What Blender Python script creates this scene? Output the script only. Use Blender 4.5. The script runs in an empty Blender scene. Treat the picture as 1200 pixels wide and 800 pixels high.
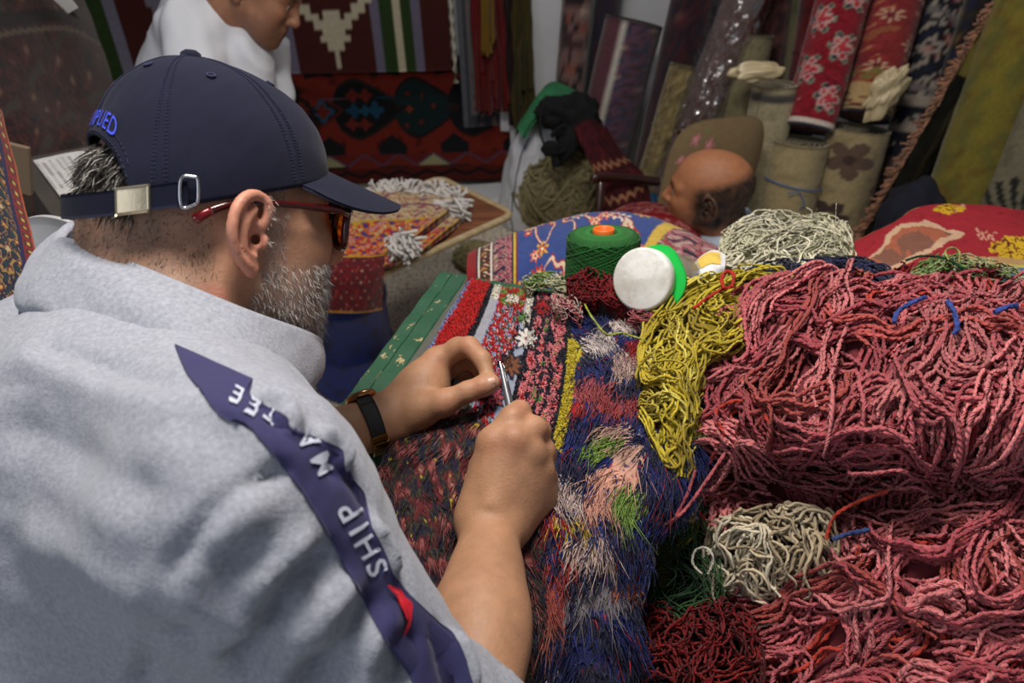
import bpy, math, random
import numpy as np
from mathutils import Vector, Matrix
from mathutils.bvhtree import BVHTree

# ------------------------------------------------------------------ camera, world, lights, exposure
TH = math.radians(36.7); PH = math.radians(1.83); FPX = 933.33
cF = np.array([0, math.cos(TH), -math.sin(TH)]); _U0 = np.array([0, math.sin(TH), math.cos(TH)]); _X = np.array([1., 0, 0])
cR = math.cos(PH) * _X - math.sin(PH) * _U0; cU = math.cos(PH) * _U0 + math.sin(PH) * _X
CAM = np.array([0, 0, 1.55])
sc = bpy.context.scene
COL = sc.collection
camd = bpy.data.cameras.new('camera'); cam = bpy.data.objects.new('camera', camd); COL.objects.link(cam)
cam.matrix_world = Matrix([[cR[0], cU[0], -cF[0], 0], [cR[1], cU[1], -cF[1], 0], [cR[2], cU[2], -cF[2], 1.55], [0, 0, 0, 1]])
camd.sensor_width = 36; camd.lens = 28; camd.clip_start = 0.02
camd.dof.use_dof = True; camd.dof.focus_distance = 0.84; camd.dof.aperture_fstop = 6.3
sc.camera = cam
w = bpy.data.worlds.new('world'); sc.world = w; w.use_nodes = True
w.node_tree.nodes['Background'].inputs[0].default_value = (0.80, 0.88, 1.0, 1)
w.node_tree.nodes['Background'].inputs[1].default_value = 0.22
def area(name, loc, tgt, size, power, col=(1, .95, .88), sy=None):
    l = bpy.data.lights.new(name, 'AREA'); l.energy = power; l.color = col; l.shape = 'RECTANGLE'; l.size = size; l.size_y = sy or size
    o = bpy.data.objects.new(name, l); COL.objects.link(o); o.location = loc
    o.rotation_euler = (Vector(tgt) - Vector(loc)).to_track_quat('-Z', 'Y').to_euler()
    return o
area('ceiling_lamp_light', (-0.05, 0.78, 2.35), (0.08, 0.80, 0.8), 0.45, 26, (1, .94, .86), 0.35)
area('back_lamp_light', (0.2, 1.85, 2.65), (0.25, 2.1, 0), 0.5, 9, (1, .95, .9))
area('rear_fill_light', (-1.6, -1.2, 2.2), (-0.2, 0.6, 0.9), 1.2, 12, (.85, .92, 1.0), 1.6)  # cool fill light added behind the camera; no doorway is built there
sc.view_settings.view_transform = 'Standard'; sc.view_settings.look = 'None'
sc.view_settings.exposure = 0.0; sc.view_settings.gamma = 1.0; sc.view_settings.use_curve_mapping = False

# ------------------------------------------------------------------ helpers
rng = np.random.default_rng(7); random.seed(7)
def ray(px, py):
    return cF + cR * ((px - 600) / FPX) + cU * ((400 - py) / FPX)
def W(px, py, d): return CAM + ray(px, py) * d              # point at a depth along the view axis
def WZ(px, py, z): r = ray(px, py); return CAM + r * ((z - 1.55) / r[2])
def WY(px, py, y): r = ray(px, py); return CAM + r * (y / r[1])
def A(*p): return np.array(p, float)
def nrm(v): v = np.asarray(v, float); return v / (np.linalg.norm(v, axis=-1, keepdims=True) + 1e-12)
def lin(c):
    c = np.asarray(c, float) / 255.
    return np.where(c <= .04045, c / 12.92, ((c + .055) / 1.055) ** 2.4)
def tag(o, label=None, cat=None, group=None, kind=None):
    if label: o['label'] = label
    if cat: o['category'] = cat
    if group: o['group'] = group
    if kind: o['kind'] = kind
    return o
def empty(name, loc, label=None, cat=None, group=None):
    o = bpy.data.objects.new(name, None); COL.objects.link(o); o.location = loc; o.empty_display_size = .05
    bpy.context.view_layer.update()
    return tag(o, label, cat, group)
def mk(name, V, F, mat=None, parent=None, col=None, smooth=True, uv=None, mats=None, fmat=None):
    """mesh object from world-space vertices (n,3) and faces (array or list)"""
    V = np.asarray(V, float).reshape(-1, 3)
    if parent is not None:
        V = V - np.array(parent_loc(parent))
    me = bpy.data.meshes.new(name)
    if isinstance(F, np.ndarray):
        k = F.shape[1]; n = len(F)
        me.vertices.add(len(V)); me.vertices.foreach_set('co', V.astype(np.float32).ravel())
        me.loops.add(n * k); me.loops.foreach_set('vertex_index', F.astype(np.int32).ravel())
        me.polygons.add(n); me.polygons.foreach_set('loop_start', np.arange(0, n * k, k, dtype=np.int32))
        me.update(calc_edges=True)
    else:
        me.from_pydata(V.tolist(), [], F); me.update()
    if len(me.polygons):
        me.polygons.foreach_set('use_smooth', [bool(smooth)] * len(me.polygons))
    if col is not None:
        col = np.asarray(col, float).reshape(-1, 3)
        a = me.color_attributes.new('Col', 'FLOAT_COLOR', 'POINT')
        a.data.foreach_set('color', np.concatenate([col, np.ones((len(col), 1))], 1).astype(np.float32).ravel())
    if uv is not None:
        u = me.uv_layers.new(name='UVMap'); uv = np.asarray(uv, float).reshape(-1, 2)
        idx = np.empty(len(me.loops), np.int32); me.loops.foreach_get('vertex_index', idx)
        u.data.foreach_set('uv', uv[idx].astype(np.float32).ravel())
    for m in (mats or [mat]):
        if m is not None: me.materials.append(M[m] if isinstance(m, str) else m)
    if fmat is not None: me.polygons.foreach_set('material_index', np.asarray(fmat, np.int32))
    me.update()
    o = bpy.data.objects.new(name, me); COL.objects.link(o)
    if parent is not None: o.parent = parent
    return o
def parent_loc(p):
    l = Vector((0, 0, 0))
    while p is not None: l = l + p.location; p = p.parent
    return l
def gfaces(n, m, cu=False, cv=False, off=0):
    """quad faces for an n x m grid, optionally closed in u (rows) or v (columns)"""
    i = np.arange(n if cu else n - 1); j = np.arange(m if cv else m - 1)
    I, J = np.meshgrid(i, j, indexing='ij'); I2 = (I + 1) % n; J2 = (J + 1) % m
    return np.stack([I * m + J, I2 * m + J, I2 * m + J2, I * m + J2], -1).reshape(-1, 4) + off
def gnormal(P):
    du = np.gradient(P, axis=0); dv = np.gradient(P, axis=1)
    return nrm(np.cross(du, dv))
def sheet(name, P, mat, parent=None, col=None, t=.004, flip=False, uv=None, auto=True, back=False):
    """grid surface (n,m,3) with thickness t below it"""
    n, m = P.shape[:2]; N0 = gnormal(P)
    if auto: flip = bool((N0 * (CAM - P)).sum(-1).mean() < 0)      # thickness always goes away from the viewer's side
    N = N0 * (-1 if flip else 1)
    V = np.concatenate([P.reshape(-1, 3), (P - N * t).reshape(-1, 3)])
    top = gfaces(n, m); bot = top[:, ::-1] + n * m; k_ = n * m
    ring = np.concatenate([np.arange(m), np.arange(1, n) * m + m - 1, (n - 1) * m + np.arange(m - 2, -1, -1), np.arange(n - 2, 0, -1) * m])
    r2 = np.roll(ring, -1)
    side = np.stack([ring, ring + n * m, r2 + n * m, r2], -1)
    if back: F = np.concatenate([top, bot, side])
    else:                                     # the hidden underside is a coarse fan of strips between opposite edges
        s_ = max(1, n // 12); rows = np.unique(np.concatenate([np.arange(0, n, s_), [n - 1]])); c_ = max(1, m // 12); cols_ = np.unique(np.concatenate([np.arange(0, m, c_), [m - 1]]))
        gi = (rows[:, None] * m + cols_[None]); bq = np.stack([gi[:-1, :-1], gi[:-1, 1:], gi[1:, 1:], gi[1:, :-1]], -1).reshape(-1, 4) + n * m
        F = np.concatenate([top, bq, side])
        used = np.zeros(2 * n * m, bool); used[F.ravel()] = True; remap = np.cumsum(used) - 1; V = V[used]; F = remap[F]
    if flip: F = F[:, ::-1]
    c = None if col is None else np.concatenate([col.reshape(-1, 3)] * 2)
    if c is not None and not back: c = c[used]
    if uv is None:
        gu, gv = np.meshgrid(np.linspace(0, 1, n), np.linspace(0, 1, m), indexing='ij'); uv = np.stack([gu, gv], -1)
    u2 = np.concatenate([uv.reshape(-1, 2)] * 2)
    if not back: u2 = u2[used]
    return mk(name, V, F, mat, parent, c, uv=u2)
def tubes(S, R, sides=5, flat=1.0, twist=0.0, col=None, cap=True, closed=False, ph=None):
    """S (s,n,3) strand paths, R scalar / (s,) / (s,n) radii -> V, F, C, UV ; flat<1 makes an elliptical, twisting section"""
    S = np.asarray(S, float)
    if S.ndim == 2: S = S[None]
    s, n = S.shape[:2]
    R = np.broadcast_to(np.asarray(R, float).reshape((-1, 1) if np.ndim(R) == 1 else np.shape(R)), (s, n))
    T = np.empty_like(S)
    if closed: T = np.roll(S, -1, 1) - np.roll(S, 1, 1)
    else:
        T[:, 1:-1] = S[:, 2:] - S[:, :-2]; T[:, 0] = S[:, 1] - S[:, 0]; T[:, -1] = S[:, -1] - S[:, -2]
    T = nrm(T)
    # parallel transport
    N = np.empty_like(S)
    ref = np.where(np.abs(T[:, 0, 2:3]) < .8, A(0, 0, 1), A(1, 0, 0))
    N[:, 0] = nrm(ref - T[:, 0] * (ref * T[:, 0]).sum(-1, keepdims=True))
    for i in range(1, n):
        v = N[:, i - 1]; N[:, i] = nrm(v - T[:, i] * (v * T[:, i]).sum(-1, keepdims=True))
    B = np.cross(T, N)
    seg = np.linalg.norm(np.diff(S, axis=1), axis=-1); L = np.concatenate([np.zeros((s, 1)), np.cumsum(seg, 1)], 1)
    ph = np.zeros(s) if ph is None else ph
    tw = L * twist + ph[:, None]
    a = np.arange(sides) * 2 * math.pi / sides
    ca = np.cos(a)[None, None]; sa = np.sin(a)[None, None] * flat
    ct, st = np.cos(tw)[..., None], np.sin(tw)[..., None]
    x = (ca * ct - sa * st) * R[..., None]; y = (ca * st + sa * ct) * R[..., None]
    V = S[:, :, None] + x[..., None] * N[:, :, None] + y[..., None] * B[:, :, None]
    f = gfaces(n, sides, cu=closed, cv=True)
    F = (f[None] + (np.arange(s) * n * sides)[:, None, None]).reshape(-1, 4)
    if cap and not closed:
        e0 = np.arange(sides)[::-1]; e1 = np.arange(sides) + (n - 1) * sides
        if sides == 4: caps = np.stack([e0, e1])
        elif sides == 3: caps = np.array([[e0[0], e0[1], e0[2], e0[2]], [e1[0], e1[1], e1[2], e1[2]]]); caps = None
        elif sides == 6: caps = np.array([[e0[0], e0[1], e0[2], e0[3]], [e0[0], e0[3], e0[4], e0[5]], [e1[0], e1[1], e1[2], e1[3]], [e1[0], e1[3], e1[4], e1[5]]])
        elif sides == 8: caps = np.array([[e[0], e[1], e[2], e[3]] for e in (e0, e1)] + [[e[0], e[3], e[4], e[7]] for e in (e0, e1)] + [[e[4], e[5], e[6], e[7]] for e in (e0, e1)])
        else: caps = None
        if caps is not None: F = np.concatenate([F, (caps[None] + (np.arange(s) * n * sides)[:, None, None]).reshape(-1, 4)])
    C = None
    if col is not None:
        col = np.asarray(col, float)
        if col.ndim == 1: col = np.broadcast_to(col, (s, 3))
        if col.ndim == 2: col = np.broadcast_to(col[:, None], (s, n, 3))
        C = np.broadcast_to(col[:, :, None], (s, n, sides, 3)).reshape(-1, 3)
    UV = np.stack([np.broadcast_to(L[..., None], (s, n, sides)), np.broadcast_to(a[None, None] / (2 * math.pi), (s, n, sides))], -1).reshape(-1, 2)
    return V.reshape(-1, 3), F, C, UV
def merge(parts):
    """parts: list of (V,F,C,UV) all quads"""
    V, F, C, UV = [], [], [], []; o = 0
    for p in parts:
        V.append(p[0]); F.append(p[1] + o); o += len(p[0])
        C.append(p[2] if p[2] is not None else np.ones((len(p[0]), 3)))
        UV.append(p[3] if len(p) > 3 and p[3] is not None else np.zeros((len(p[0]), 2)))
    return np.concatenate(V), np.concatenate(F), np.concatenate(C), np.concatenate(UV)
def catmull(pts, n, closed=False):
    P = np.asarray(pts, float); k = len(P)
    segs = k if closed else k - 1
    t = np.linspace(0, segs, n, endpoint=not closed); i = np.minimum(t.astype(int), segs - 1); f = (t - i)[:, None]
    g = (lambda j: P[j % k]) if closed else (lambda j: P[np.clip(j, 0, k - 1)])
    p0, p1, p2, p3 = g(i - 1), g(i), g(i + 1), g(i + 2)
    return .5 * ((2 * p1) + (-p0 + p2) * f + (2 * p0 - 5 * p1 + 4 * p2 - p3) * f ** 2 + (-p0 + 3 * p1 - 3 * p2 + p3) * f ** 3)
def patch(ctrl, n, m):
    """Catmull-Rom surface through a control net (a,b,k)"""
    C = np.asarray(ctrl, float)
    R1 = np.stack([catmull(C[i], m) for i in range(C.shape[0])])
    return np.stack([catmull(R1[:, j], n) for j in range(m)], 1)
_wr = np.random.default_rng(99)
def snoise(P, freq, seed=0, octv=3):
    """smooth pseudo noise of points (...,k), about -1..1"""
    r = np.random.default_rng(seed); out = 0; amp = 1; tot = 0
    P = np.asarray(P, float)
    for o in range(octv):
        acc = 0
        for _ in range(5):
            d = r.normal(size=P.shape[-1]); d /= np.linalg.norm(d)
            acc = acc + np.sin((P @ d) * freq * 6.283 * r.uniform(.6, 1.4) + r.uniform(0, 6.283))
        out = out + amp * acc / 2.6; tot += amp; amp *= .55; freq *= 2.05
    return out / tot
def box(name, lo, hi, mat, parent=None, bev=.004, M3=None, org=None, col=None):
    """bevelled box lo..hi, optionally placed by a 3x3 frame M3 and origin"""
    lo, hi = A(*lo), A(*hi); b = min(bev, .45 * (hi - lo).min())
    x = [(lo, hi)]
    import bmesh
    bm = bmesh.new(); bmesh.ops.create_cube(bm, size=1)
    for v in bm.verts: v.co = Vector((lo + hi) / 2 + np.array(v.co) * (hi - lo))
    if b > 0: bmesh.ops.bevel(bm, geom=bm.edges[:], offset=b, segments=2, affect='EDGES', profile=.7)
    V = np.array([v.co[:] for v in bm.verts]); F = [[v.index for v in f.verts] for f in bm.faces]; bm.free()
    if M3 is not None: V = V @ np.asarray(M3).T
    if org is not None: V = V + np.asarray(org)
    return mk(name, V, F, mat, parent, smooth=False, col=None if col is None else np.broadcast_to(col, (len(V), 3)))
def lathe(prof, sides=40, M3=np.eye(3), org=(0, 0, 0)):
    """prof (n,2) radius, height -> V,F"""
    prof = np.asarray(prof, float); a = np.arange(sides) * 2 * math.pi / sides
    V = np.stack([prof[:, :1] * np.cos(a), prof[:, :1] * np.sin(a), np.broadcast_to(prof[:, 1:], (len(prof), sides))], -1)
    return V.reshape(-1, 3) @ np.asarray(M3).T + np.asarray(org), gfaces(len(prof), sides, cv=True)

# ------------------------------------------------------------------ implicit surfaces (smooth unions of tapered limbs and ellipsoids)
class Field:
    def __init__(s, lo, hi, h):
        s.lo = A(*lo); s.h = h; s.n = np.ceil((A(*hi) - s.lo) / h).astype(int) + 1
        s.v = np.full(s.n, 1.0, np.float32)
    def sub(s, lo, hi):
        a = np.clip(((lo - s.lo) / s.h).astype(int), 0, s.n - 1); b = np.clip(np.ceil((hi - s.lo) / s.h).astype(int) + 1, 1, s.n)
        b = np.maximum(b, a + 1)
        sl = tuple(slice(a[i], b[i]) for i in range(3))
        g = [(s.lo[i] + s.h * np.arange(a[i], b[i])).astype(np.float32) for i in range(3)]
        return sl, np.stack(np.meshgrid(*g, indexing='ij'), -1)
    def comb(s, sl, d, k, minus=False):
        o = s.v[sl]
        if minus:
            d = -d; hh = np.maximum(k - np.abs(o - d), 0) / k; s.v[sl] = np.maximum(o, d) + hh * hh * k * .25
        else:
            hh = np.maximum(k - np.abs(o - d), 0) / k; s.v[sl] = np.minimum(o, d) - hh * hh * k * .25
    def cap(s, a, b, ra, rb=None, k=.01, minus=False):
        rb = ra if rb is None else rb; a = np.asarray(a, float); b = np.asarray(b, float); r = max(ra, rb) + k + 2 * s.h
        sl, P = s.sub(np.minimum(a, b) - r, np.maximum(a, b) + r)
        ab = b - a; t = np.clip(((P - a) @ ab) / (ab @ ab + 1e-12), 0, 1)
        d = np.linalg.norm(P - a - t[..., None] * ab, axis=-1) - (ra + (rb - ra) * t)
        s.comb(sl, d, k, minus)
    def chain(s, pts, rad, k=.008):
        rad = [rad] * len(pts) if np.isscalar(rad) else rad
        for i in range(len(pts) - 1): s.cap(pts[i], pts[i + 1], rad[i], rad[i + 1], k)
    def ell(s, c, r, k=.01, rot=None, minus=False):
        c = np.asarray(c, float); r = np.asarray(r, float); m = r.max() + k + 2 * s.h
        sl, P = s.sub(c - m, c + m); q = P - c
        if rot is not None: q = q @ np.asarray(rot)          # columns of rot are the local axes
        k0 = np.linalg.norm(q / r, axis=-1); k1 = np.linalg.norm(q / (r * r), axis=-1) + 1e-9
        s.comb(sl, k0 * (k0 - 1) / k1, k, minus)
    def mesh(s):
        v = s.v; sg = v < 0; n = s.n
        c8 = [(i, j, k) for i in (0, 1) for j in (0, 1) for k in (0, 1)]
        cnt = sum(sg[i:n[0] - 1 + i, j:n[1] - 1 + j, k:n[2] - 1 + k].astype(np.int8) for i, j, k in c8)
        act = (cnt > 0) & (cnt < 8); I = np.argwhere(act)
        idm = np.full(act.shape, -1, np.int64); idm[act] = np.arange(len(I))
        acc = np.zeros((len(I), 3)); num = np.zeros(len(I))
        vals = {c: v[I[:, 0] + c[0], I[:, 1] + c[1], I[:, 2] + c[2]] for c in c8}
        for c in c8:
            for ax in range(3):
                if c[ax] == 0:
                    d = list(c); d[ax] = 1; d = tuple(d); a, b = vals[c], vals[d]; m = (a < 0) != (b < 0)
                    t = np.where(m, a / (a - b + 1e-20), 0); p = np.tile(np.array(c, float), (len(I), 1)); p[:, ax] += t
                    acc[m] += p[m]; num[m] += 1
        V = s.lo + s.h * (I + acc / num[:, None])
        F = []
        for ax in range(3):
            a = [slice(1, -1)] * 3; a[ax] = slice(0, -1); b = list(a); b[ax] = slice(1, None)
            x = sg[tuple(a)]; y = sg[tuple(b)]; E = np.argwhere(x != y) + np.array([0 if i == ax else 1 for i in range(3)])
            o1, o2 = [(1, 2), (2, 0), (0, 1)][ax]
            e = np.eye(3, dtype=int)
            q = np.stack([idm[tuple((E - d).T)] for d in (e[o1] * 0, e[o1], e[o1] + e[o2], e[o2])], -1)
            ins = sg[tuple(E.T)]
            q[~ins] = q[~ins][:, ::-1]
            F.append(q)
        F = np.concatenate(F); F = F[(F >= 0).all(1)]
        return V, F
def laplace(V, F, it=2, lam=.5):
    for _ in range(it):
        acc = np.zeros_like(V); n = np.zeros(len(V))
        for i in range(4):
            np.add.at(acc, F[:, i], V[F[:, (i + 1) % 4]] + V[F[:, (i - 1) % 4]]); np.add.at(n, F[:, i], 2)
        V = V + lam * (acc / np.maximum(n, 1)[:, None] - V)
    return V
def vnormals(V, F):
    fn = np.cross(V[F[:, 2]] - V[F[:, 0]], V[F[:, 3]] - V[F[:, 1]]); N = np.zeros_like(V)
    for i in range(4): np.add.at(N, F[:, i], fn)
    return nrm(N)
def hairs(root, nor, length, r, n=4, bend=None, jit=.25, col=(1, 1, 1), seed=1, sides=3):
    """tapering hairs grown from root points"""
    g = np.random.default_rng(seed); k = len(root)
    d = nrm(nor + g.normal(size=(k, 3)) * jit); length = np.broadcast_to(length, (k,)) * g.uniform(.6, 1.2, k)
    b = np.zeros((k, 3)) if bend is None else np.broadcast_to(bend, (k, 3))
    t = np.linspace(0, 1, n)[None, :, None]
    S = root[:, None] + length[:, None, None] * (d[:, None] * t * (1 - .35 * t) + (b + g.normal(size=(k, 3)) * .18)[:, None] * t ** 2)
    rr = r * np.array([1] * (n - 1) + [.25])
    return tubes(S, np.broadcast_to(rr, (k, n)), sides, col=col, cap=False)

# ------------------------------------------------------------------ materials
M = {}
def mat(name, color=None, rough=.6, metal=0., bump=0., bscale=200., var=0., vscale=20., vcol=False, sss=0., spec=.5, sheen=0., trans=0., ior=1.45, alpha=1., coat=0., weave=False, var2=None, emit=None, twist=None):
    m = bpy.data.materials.new(name); m.use_nodes = True; nt = m.node_tree; N = nt.nodes; L = nt.links; b = N['Principled BSDF']
    b.inputs['Roughness'].default_value = rough; b.inputs['Metallic'].default_value = metal; b.inputs['Specular IOR Level'].default_value = spec
    b.inputs['Transmission Weight'].default_value = trans; b.inputs['IOR'].default_value = ior; b.inputs['Alpha'].default_value = alpha; b.inputs['Coat Weight'].default_value = coat
    b.inputs['Sheen Weight'].default_value = sheen; b.inputs['Sheen Roughness'].default_value = .5
    tc = N.new('ShaderNodeTexCoord')
    if vcol:
        src = N.new('ShaderNodeAttribute'); src.attribute_name = 'Col'; out = src.outputs['Color']
    else:
        src = N.new('ShaderNodeRGB'); src.outputs[0].default_value = (*lin(color), 1); out = src.outputs[0]
    if var > 0:
        nz = N.new('ShaderNodeTexNoise'); nz.inputs['Scale'].default_value = vscale; nz.inputs['Detail'].default_value = 5; nz.inputs['Roughness'].default_value = .65
        L.new(tc.outputs['Object'], nz.inputs['Vector'])
        if var2 is not None:
            rp = N.new('ShaderNodeValToRGB'); rp.color_ramp.elements[0].position = .45; rp.color_ramp.elements[1].position = .62; L.new(nz.outputs['Fac'], rp.inputs[0])
            ml = N.new('ShaderNodeMath'); ml.operation = 'MULTIPLY'; ml.inputs[1].default_value = var; L.new(rp.outputs[0], ml.inputs[0])
            mx = N.new('ShaderNodeMixRGB'); mx.inputs[2].default_value = (*lin(var2), 1); L.new(ml.outputs[0], mx.inputs[0]); L.new(out, mx.inputs[1]); out = mx.outputs[0]
        else:
            mr = N.new('ShaderNodeMapRange'); mr.inputs[1].default_value = .25; mr.inputs[2].default_value = .75; mr.inputs[3].default_value = 1 - var; mr.inputs[4].default_value = 1 + var * .6
            L.new(nz.outputs['Fac'], mr.inputs[0])
            mx = N.new('ShaderNodeMixRGB'); mx.blend_type = 'MULTIPLY'; mx.inputs[0].default_value = 1; L.new(out, mx.inputs[1]); L.new(mr.outputs[0], mx.inputs[2]); out = mx.outputs[0]
    L.new(out, b.inputs['Base Color'])
    if sss > 0:
        b.inputs['Subsurface Weight'].default_value = sss; b.inputs['Subsurface Radius'].default_value = (.012, .005, .003); b.inputs['Subsurface Scale'].default_value = .4
    if bump > 0:
        bp = N.new('ShaderNodeBump'); bp.inputs['Strength'].default_value = bump; bp.inputs['Distance'].default_value = .002
        if twist:                                   # plied yarn: diagonal ridges along the strand
            uvn = N.new('ShaderNodeUVMap'); sp = N.new('ShaderNodeSeparateXYZ'); L.new(uvn.outputs[0], sp.inputs[0])
            m1 = N.new('ShaderNodeMath'); m1.operation = 'MULTIPLY_ADD'; m1.inputs[1].default_value = twist; L.new(sp.outputs[0], m1.inputs[0])
            m2 = N.new('ShaderNodeMath'); m2.operation = 'MULTIPLY'; m2.inputs[1].default_value = 12.566; L.new(sp.outputs[1], m2.inputs[0]); L.new(m2.outputs[0], m1.inputs[2])
            m3 = N.new('ShaderNodeMath'); m3.operation = 'SINE'; L.new(m1.outputs[0], m3.inputs[0]); L.new(m3.outputs[0], bp.inputs['Height'])
        else:
            n2 = N.new('ShaderNodeTexNoise'); n2.inputs['Scale'].default_value = bscale; n2.inputs['Detail'].default_value = 3
            if weave:
                mp = N.new('ShaderNodeMapping'); mp.inputs['Scale'].default_value = weave; L.new(tc.outputs['Object'], mp.inputs[0]); L.new(mp.outputs[0], n2.inputs['Vector'])
            else: L.new(tc.outputs['Object'], n2.inputs['Vector'])
            L.new(n2.outputs['Fac'], bp.inputs['Height'])
        L.new(bp.outputs[0], b.inputs['Normal'])
    M[name] = m
    return m
mat('skin', vcol=True, rough=.55, sss=.12, bump=.22, bscale=380, var=.16, vscale=70)
mat('hair', vcol=True, rough=.5)
mat('fabric_grey', (158, 161, 173), rough=.95, bump=.35, bscale=600, var=.30, vscale=260, sheen=.15, spec=.2)
mat('navy_print', (52, 50, 92), rough=.8, bump=.15, bscale=1200, var=.08, vscale=300, sheen=.1, spec=.3)
mat('white_print', (196, 202, 220), rough=.6)
mat('red_print', (205, 32, 48), rough=.6)
mat('cap_cloth', (20, 22, 43), rough=.9, bump=.2, bscale=1500, var=.14, vscale=40, sheen=.05, spec=.25)
mat('cap_stitch', (38, 40, 70), rough=.9)
mat('blue_thread', (70, 85, 225), rough=.6)
mat('steel', (200, 200, 205), rough=.22, metal=1)
mat('brass', (190, 175, 150), rough=.35, metal=1, bump=.1, bscale=300)
mat('rose_gold', (196, 140, 100), rough=.25, metal=1)
mat('gold', (150, 112, 50), rough=.3, metal=1)
mat('tortoise', (70, 10, 10), rough=.18, coat=.5, var=.8, vscale=60, var2=(24, 6, 6))
mat('red_acetate', (112, 12, 14), rough=.2, coat=.5)
mat('lens', (255, 140, 60), rough=.06, metal=.85, var=.7, vscale=30, var2=(200, 50, 20))
mat('black_strap', (26, 27, 34), rough=.7, bump=.2, bscale=500)
mat('pile', vcol=True, rough=.92, bump=.6, bscale=420, var=.22, vscale=90, sheen=.2, spec=.15)
mat('weave', vcol=True, rough=.95, bump=.4, bscale=300, var=.15, vscale=60, spec=.15)
mat('yarn', vcol=True, rough=.88, bump=.5, twist=1100., sheen=.08, spec=.2, var=.12, vscale=40)
mat('thread', vcol=True, rough=.85, sheen=.12, spec=.2, var=.15, vscale=60)
mat('plaster', (205, 206, 210), rough=.9, bump=.4, bscale=25, var=.12, vscale=6)
mat('old_plaster', (178, 174, 168), rough=.95, bump=.8, bscale=30, var=.5, vscale=9, var2=(120, 112, 104))
mat('dark_wood', (48, 22, 16), rough=.3, coat=.3, var=.3, vscale=30)
mat('white_plastic', (222, 222, 226), rough=.4, var=.06, vscale=12)
mat('black_cloth', (14, 14, 17), rough=.95, bump=.3, bscale=150)
mat('green_cloth', (48, 120, 78), rough=.9, bump=.4, bscale=120, var=.2, vscale=25)
mat('sack', (214, 216, 224), rough=.6, bump=.5, bscale=350, var=.08, vscale=12)
mat('clear_plastic', (235, 238, 245), rough=.12, trans=.0, alpha=.22, spec=1.0, bump=1.0, bscale=45, coat=1)
mat('tshirt', (206, 208, 216), rough=.9, bump=.1, bscale=700)
mat('pale_shirt', (186, 198, 216), rough=.9, bump=.1, bscale=700)
mat('trouser', (40, 42, 52), rough=.9)
mat('paper', (206, 204, 200), rough=.9)

def mixglass(name, tint, gloss, fac, rough, bump=0., bscale=40.):
    m = bpy.data.materials.new(name); m.use_nodes = True; N = m.node_tree.nodes; L = m.node_tree.links; N.remove(N['Principled BSDF']); out = N['Material Output']
    t = N.new('ShaderNodeBsdfTransparent'); t.inputs[0].default_value = (*lin(tint), 1); g_ = N.new('ShaderNodeBsdfGlossy'); g_.inputs['Color'].default_value = (*lin(gloss), 1); g_.inputs['Roughness'].default_value = rough
    lw = N.new('ShaderNodeLayerWeight'); lw.inputs[0].default_value = .35; mr = N.new('ShaderNodeMapRange'); mr.inputs[3].default_value = fac; mr.inputs[4].default_value = min(1., fac + .5); mx = N.new('ShaderNodeMixShader')
    L.new(lw.outputs['Facing'], mr.inputs[0]); L.new(mr.outputs[0], mx.inputs[0]); L.new(t.outputs[0], mx.inputs[1]); L.new(g_.outputs[0], mx.inputs[2]); L.new(mx.outputs[0], out.inputs[0])
    if bump:
        tc = N.new('ShaderNodeTexCoord'); nz = N.new('ShaderNodeTexNoise'); nz.inputs['Scale'].default_value = bscale; bp = N.new('ShaderNodeBump'); bp.inputs['Strength'].default_value = bump; bp.inputs['Distance'].default_value = .01
        L.new(tc.outputs['Object'], nz.inputs['Vector']); L.new(nz.outputs['Fac'], bp.inputs['Height'])
        for n_ in (g_, lw): L.new(bp.outputs[0], n_.inputs['Normal'])
    M[name] = m
mixglass('clear_plastic', (236, 238, 244), (255, 255, 255), .10, .12, .8, 38)
mixglass('lens', (255, 158, 60), (255, 190, 120), .06, .05)
# ------------------------------------------------------------------ special materials
def chip_mat(name, base, chip, scale, lo=.58, hi=.6, rough=.6, second=None):
    m = mat(name, base, rough=rough, bump=.25, bscale=120); nt = m.node_tree; N = nt.nodes; L = nt.links; b = N['Principled BSDF']
    tc = N.new('ShaderNodeTexCoord'); mp = N.new('ShaderNodeMapping'); mp.inputs['Scale'].default_value = scale; L.new(tc.outputs['UV'], mp.inputs[0])
    nz = N.new('ShaderNodeTexNoise'); nz.inputs['Scale'].default_value = 1; nz.inputs['Detail'].default_value = 6; nz.inputs['Roughness'].default_value = .7; L.new(mp.outputs[0], nz.inputs['Vector'])
    r = N.new('ShaderNodeValToRGB'); r.color_ramp.elements[0].position = lo; r.color_ramp.elements[1].position = hi; L.new(nz.outputs['Fac'], r.inputs[0])
    n2 = N.new('ShaderNodeTexNoise'); n2.inputs['Scale'].default_value = 35; n2.inputs['Detail'].default_value = 4; L.new(tc.outputs['Object'], n2.inputs['Vector'])
    mr = N.new('ShaderNodeMapRange'); mr.inputs[3].default_value = .75; mr.inputs[4].default_value = 1.2; L.new(n2.outputs['Fac'], mr.inputs[0])
    src = b.inputs['Base Color'].links[0].from_socket
    mm = N.new('ShaderNodeMixRGB'); mm.blend_type = 'MULTIPLY'; mm.inputs[0].default_value = 1; L.new(src, mm.inputs[1]); L.new(mr.outputs[0], mm.inputs[2])
    mx = N.new('ShaderNodeMixRGB'); mx.inputs[2].default_value = (*lin(chip), 1); L.new(r.outputs[0], mx.inputs[0]); L.new(mm.outputs[0], mx.inputs[1]); L.new(mx.outputs[0], b.inputs['Base Color'])
    return m
chip_mat('green_paint', (36, 80, 57), (170, 150, 108), (32, 9, 7), .60, .62)
chip_mat('grey_wood', (104, 106, 98), (150, 146, 134), (5, 60, 5), .5, .75, .8)
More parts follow.
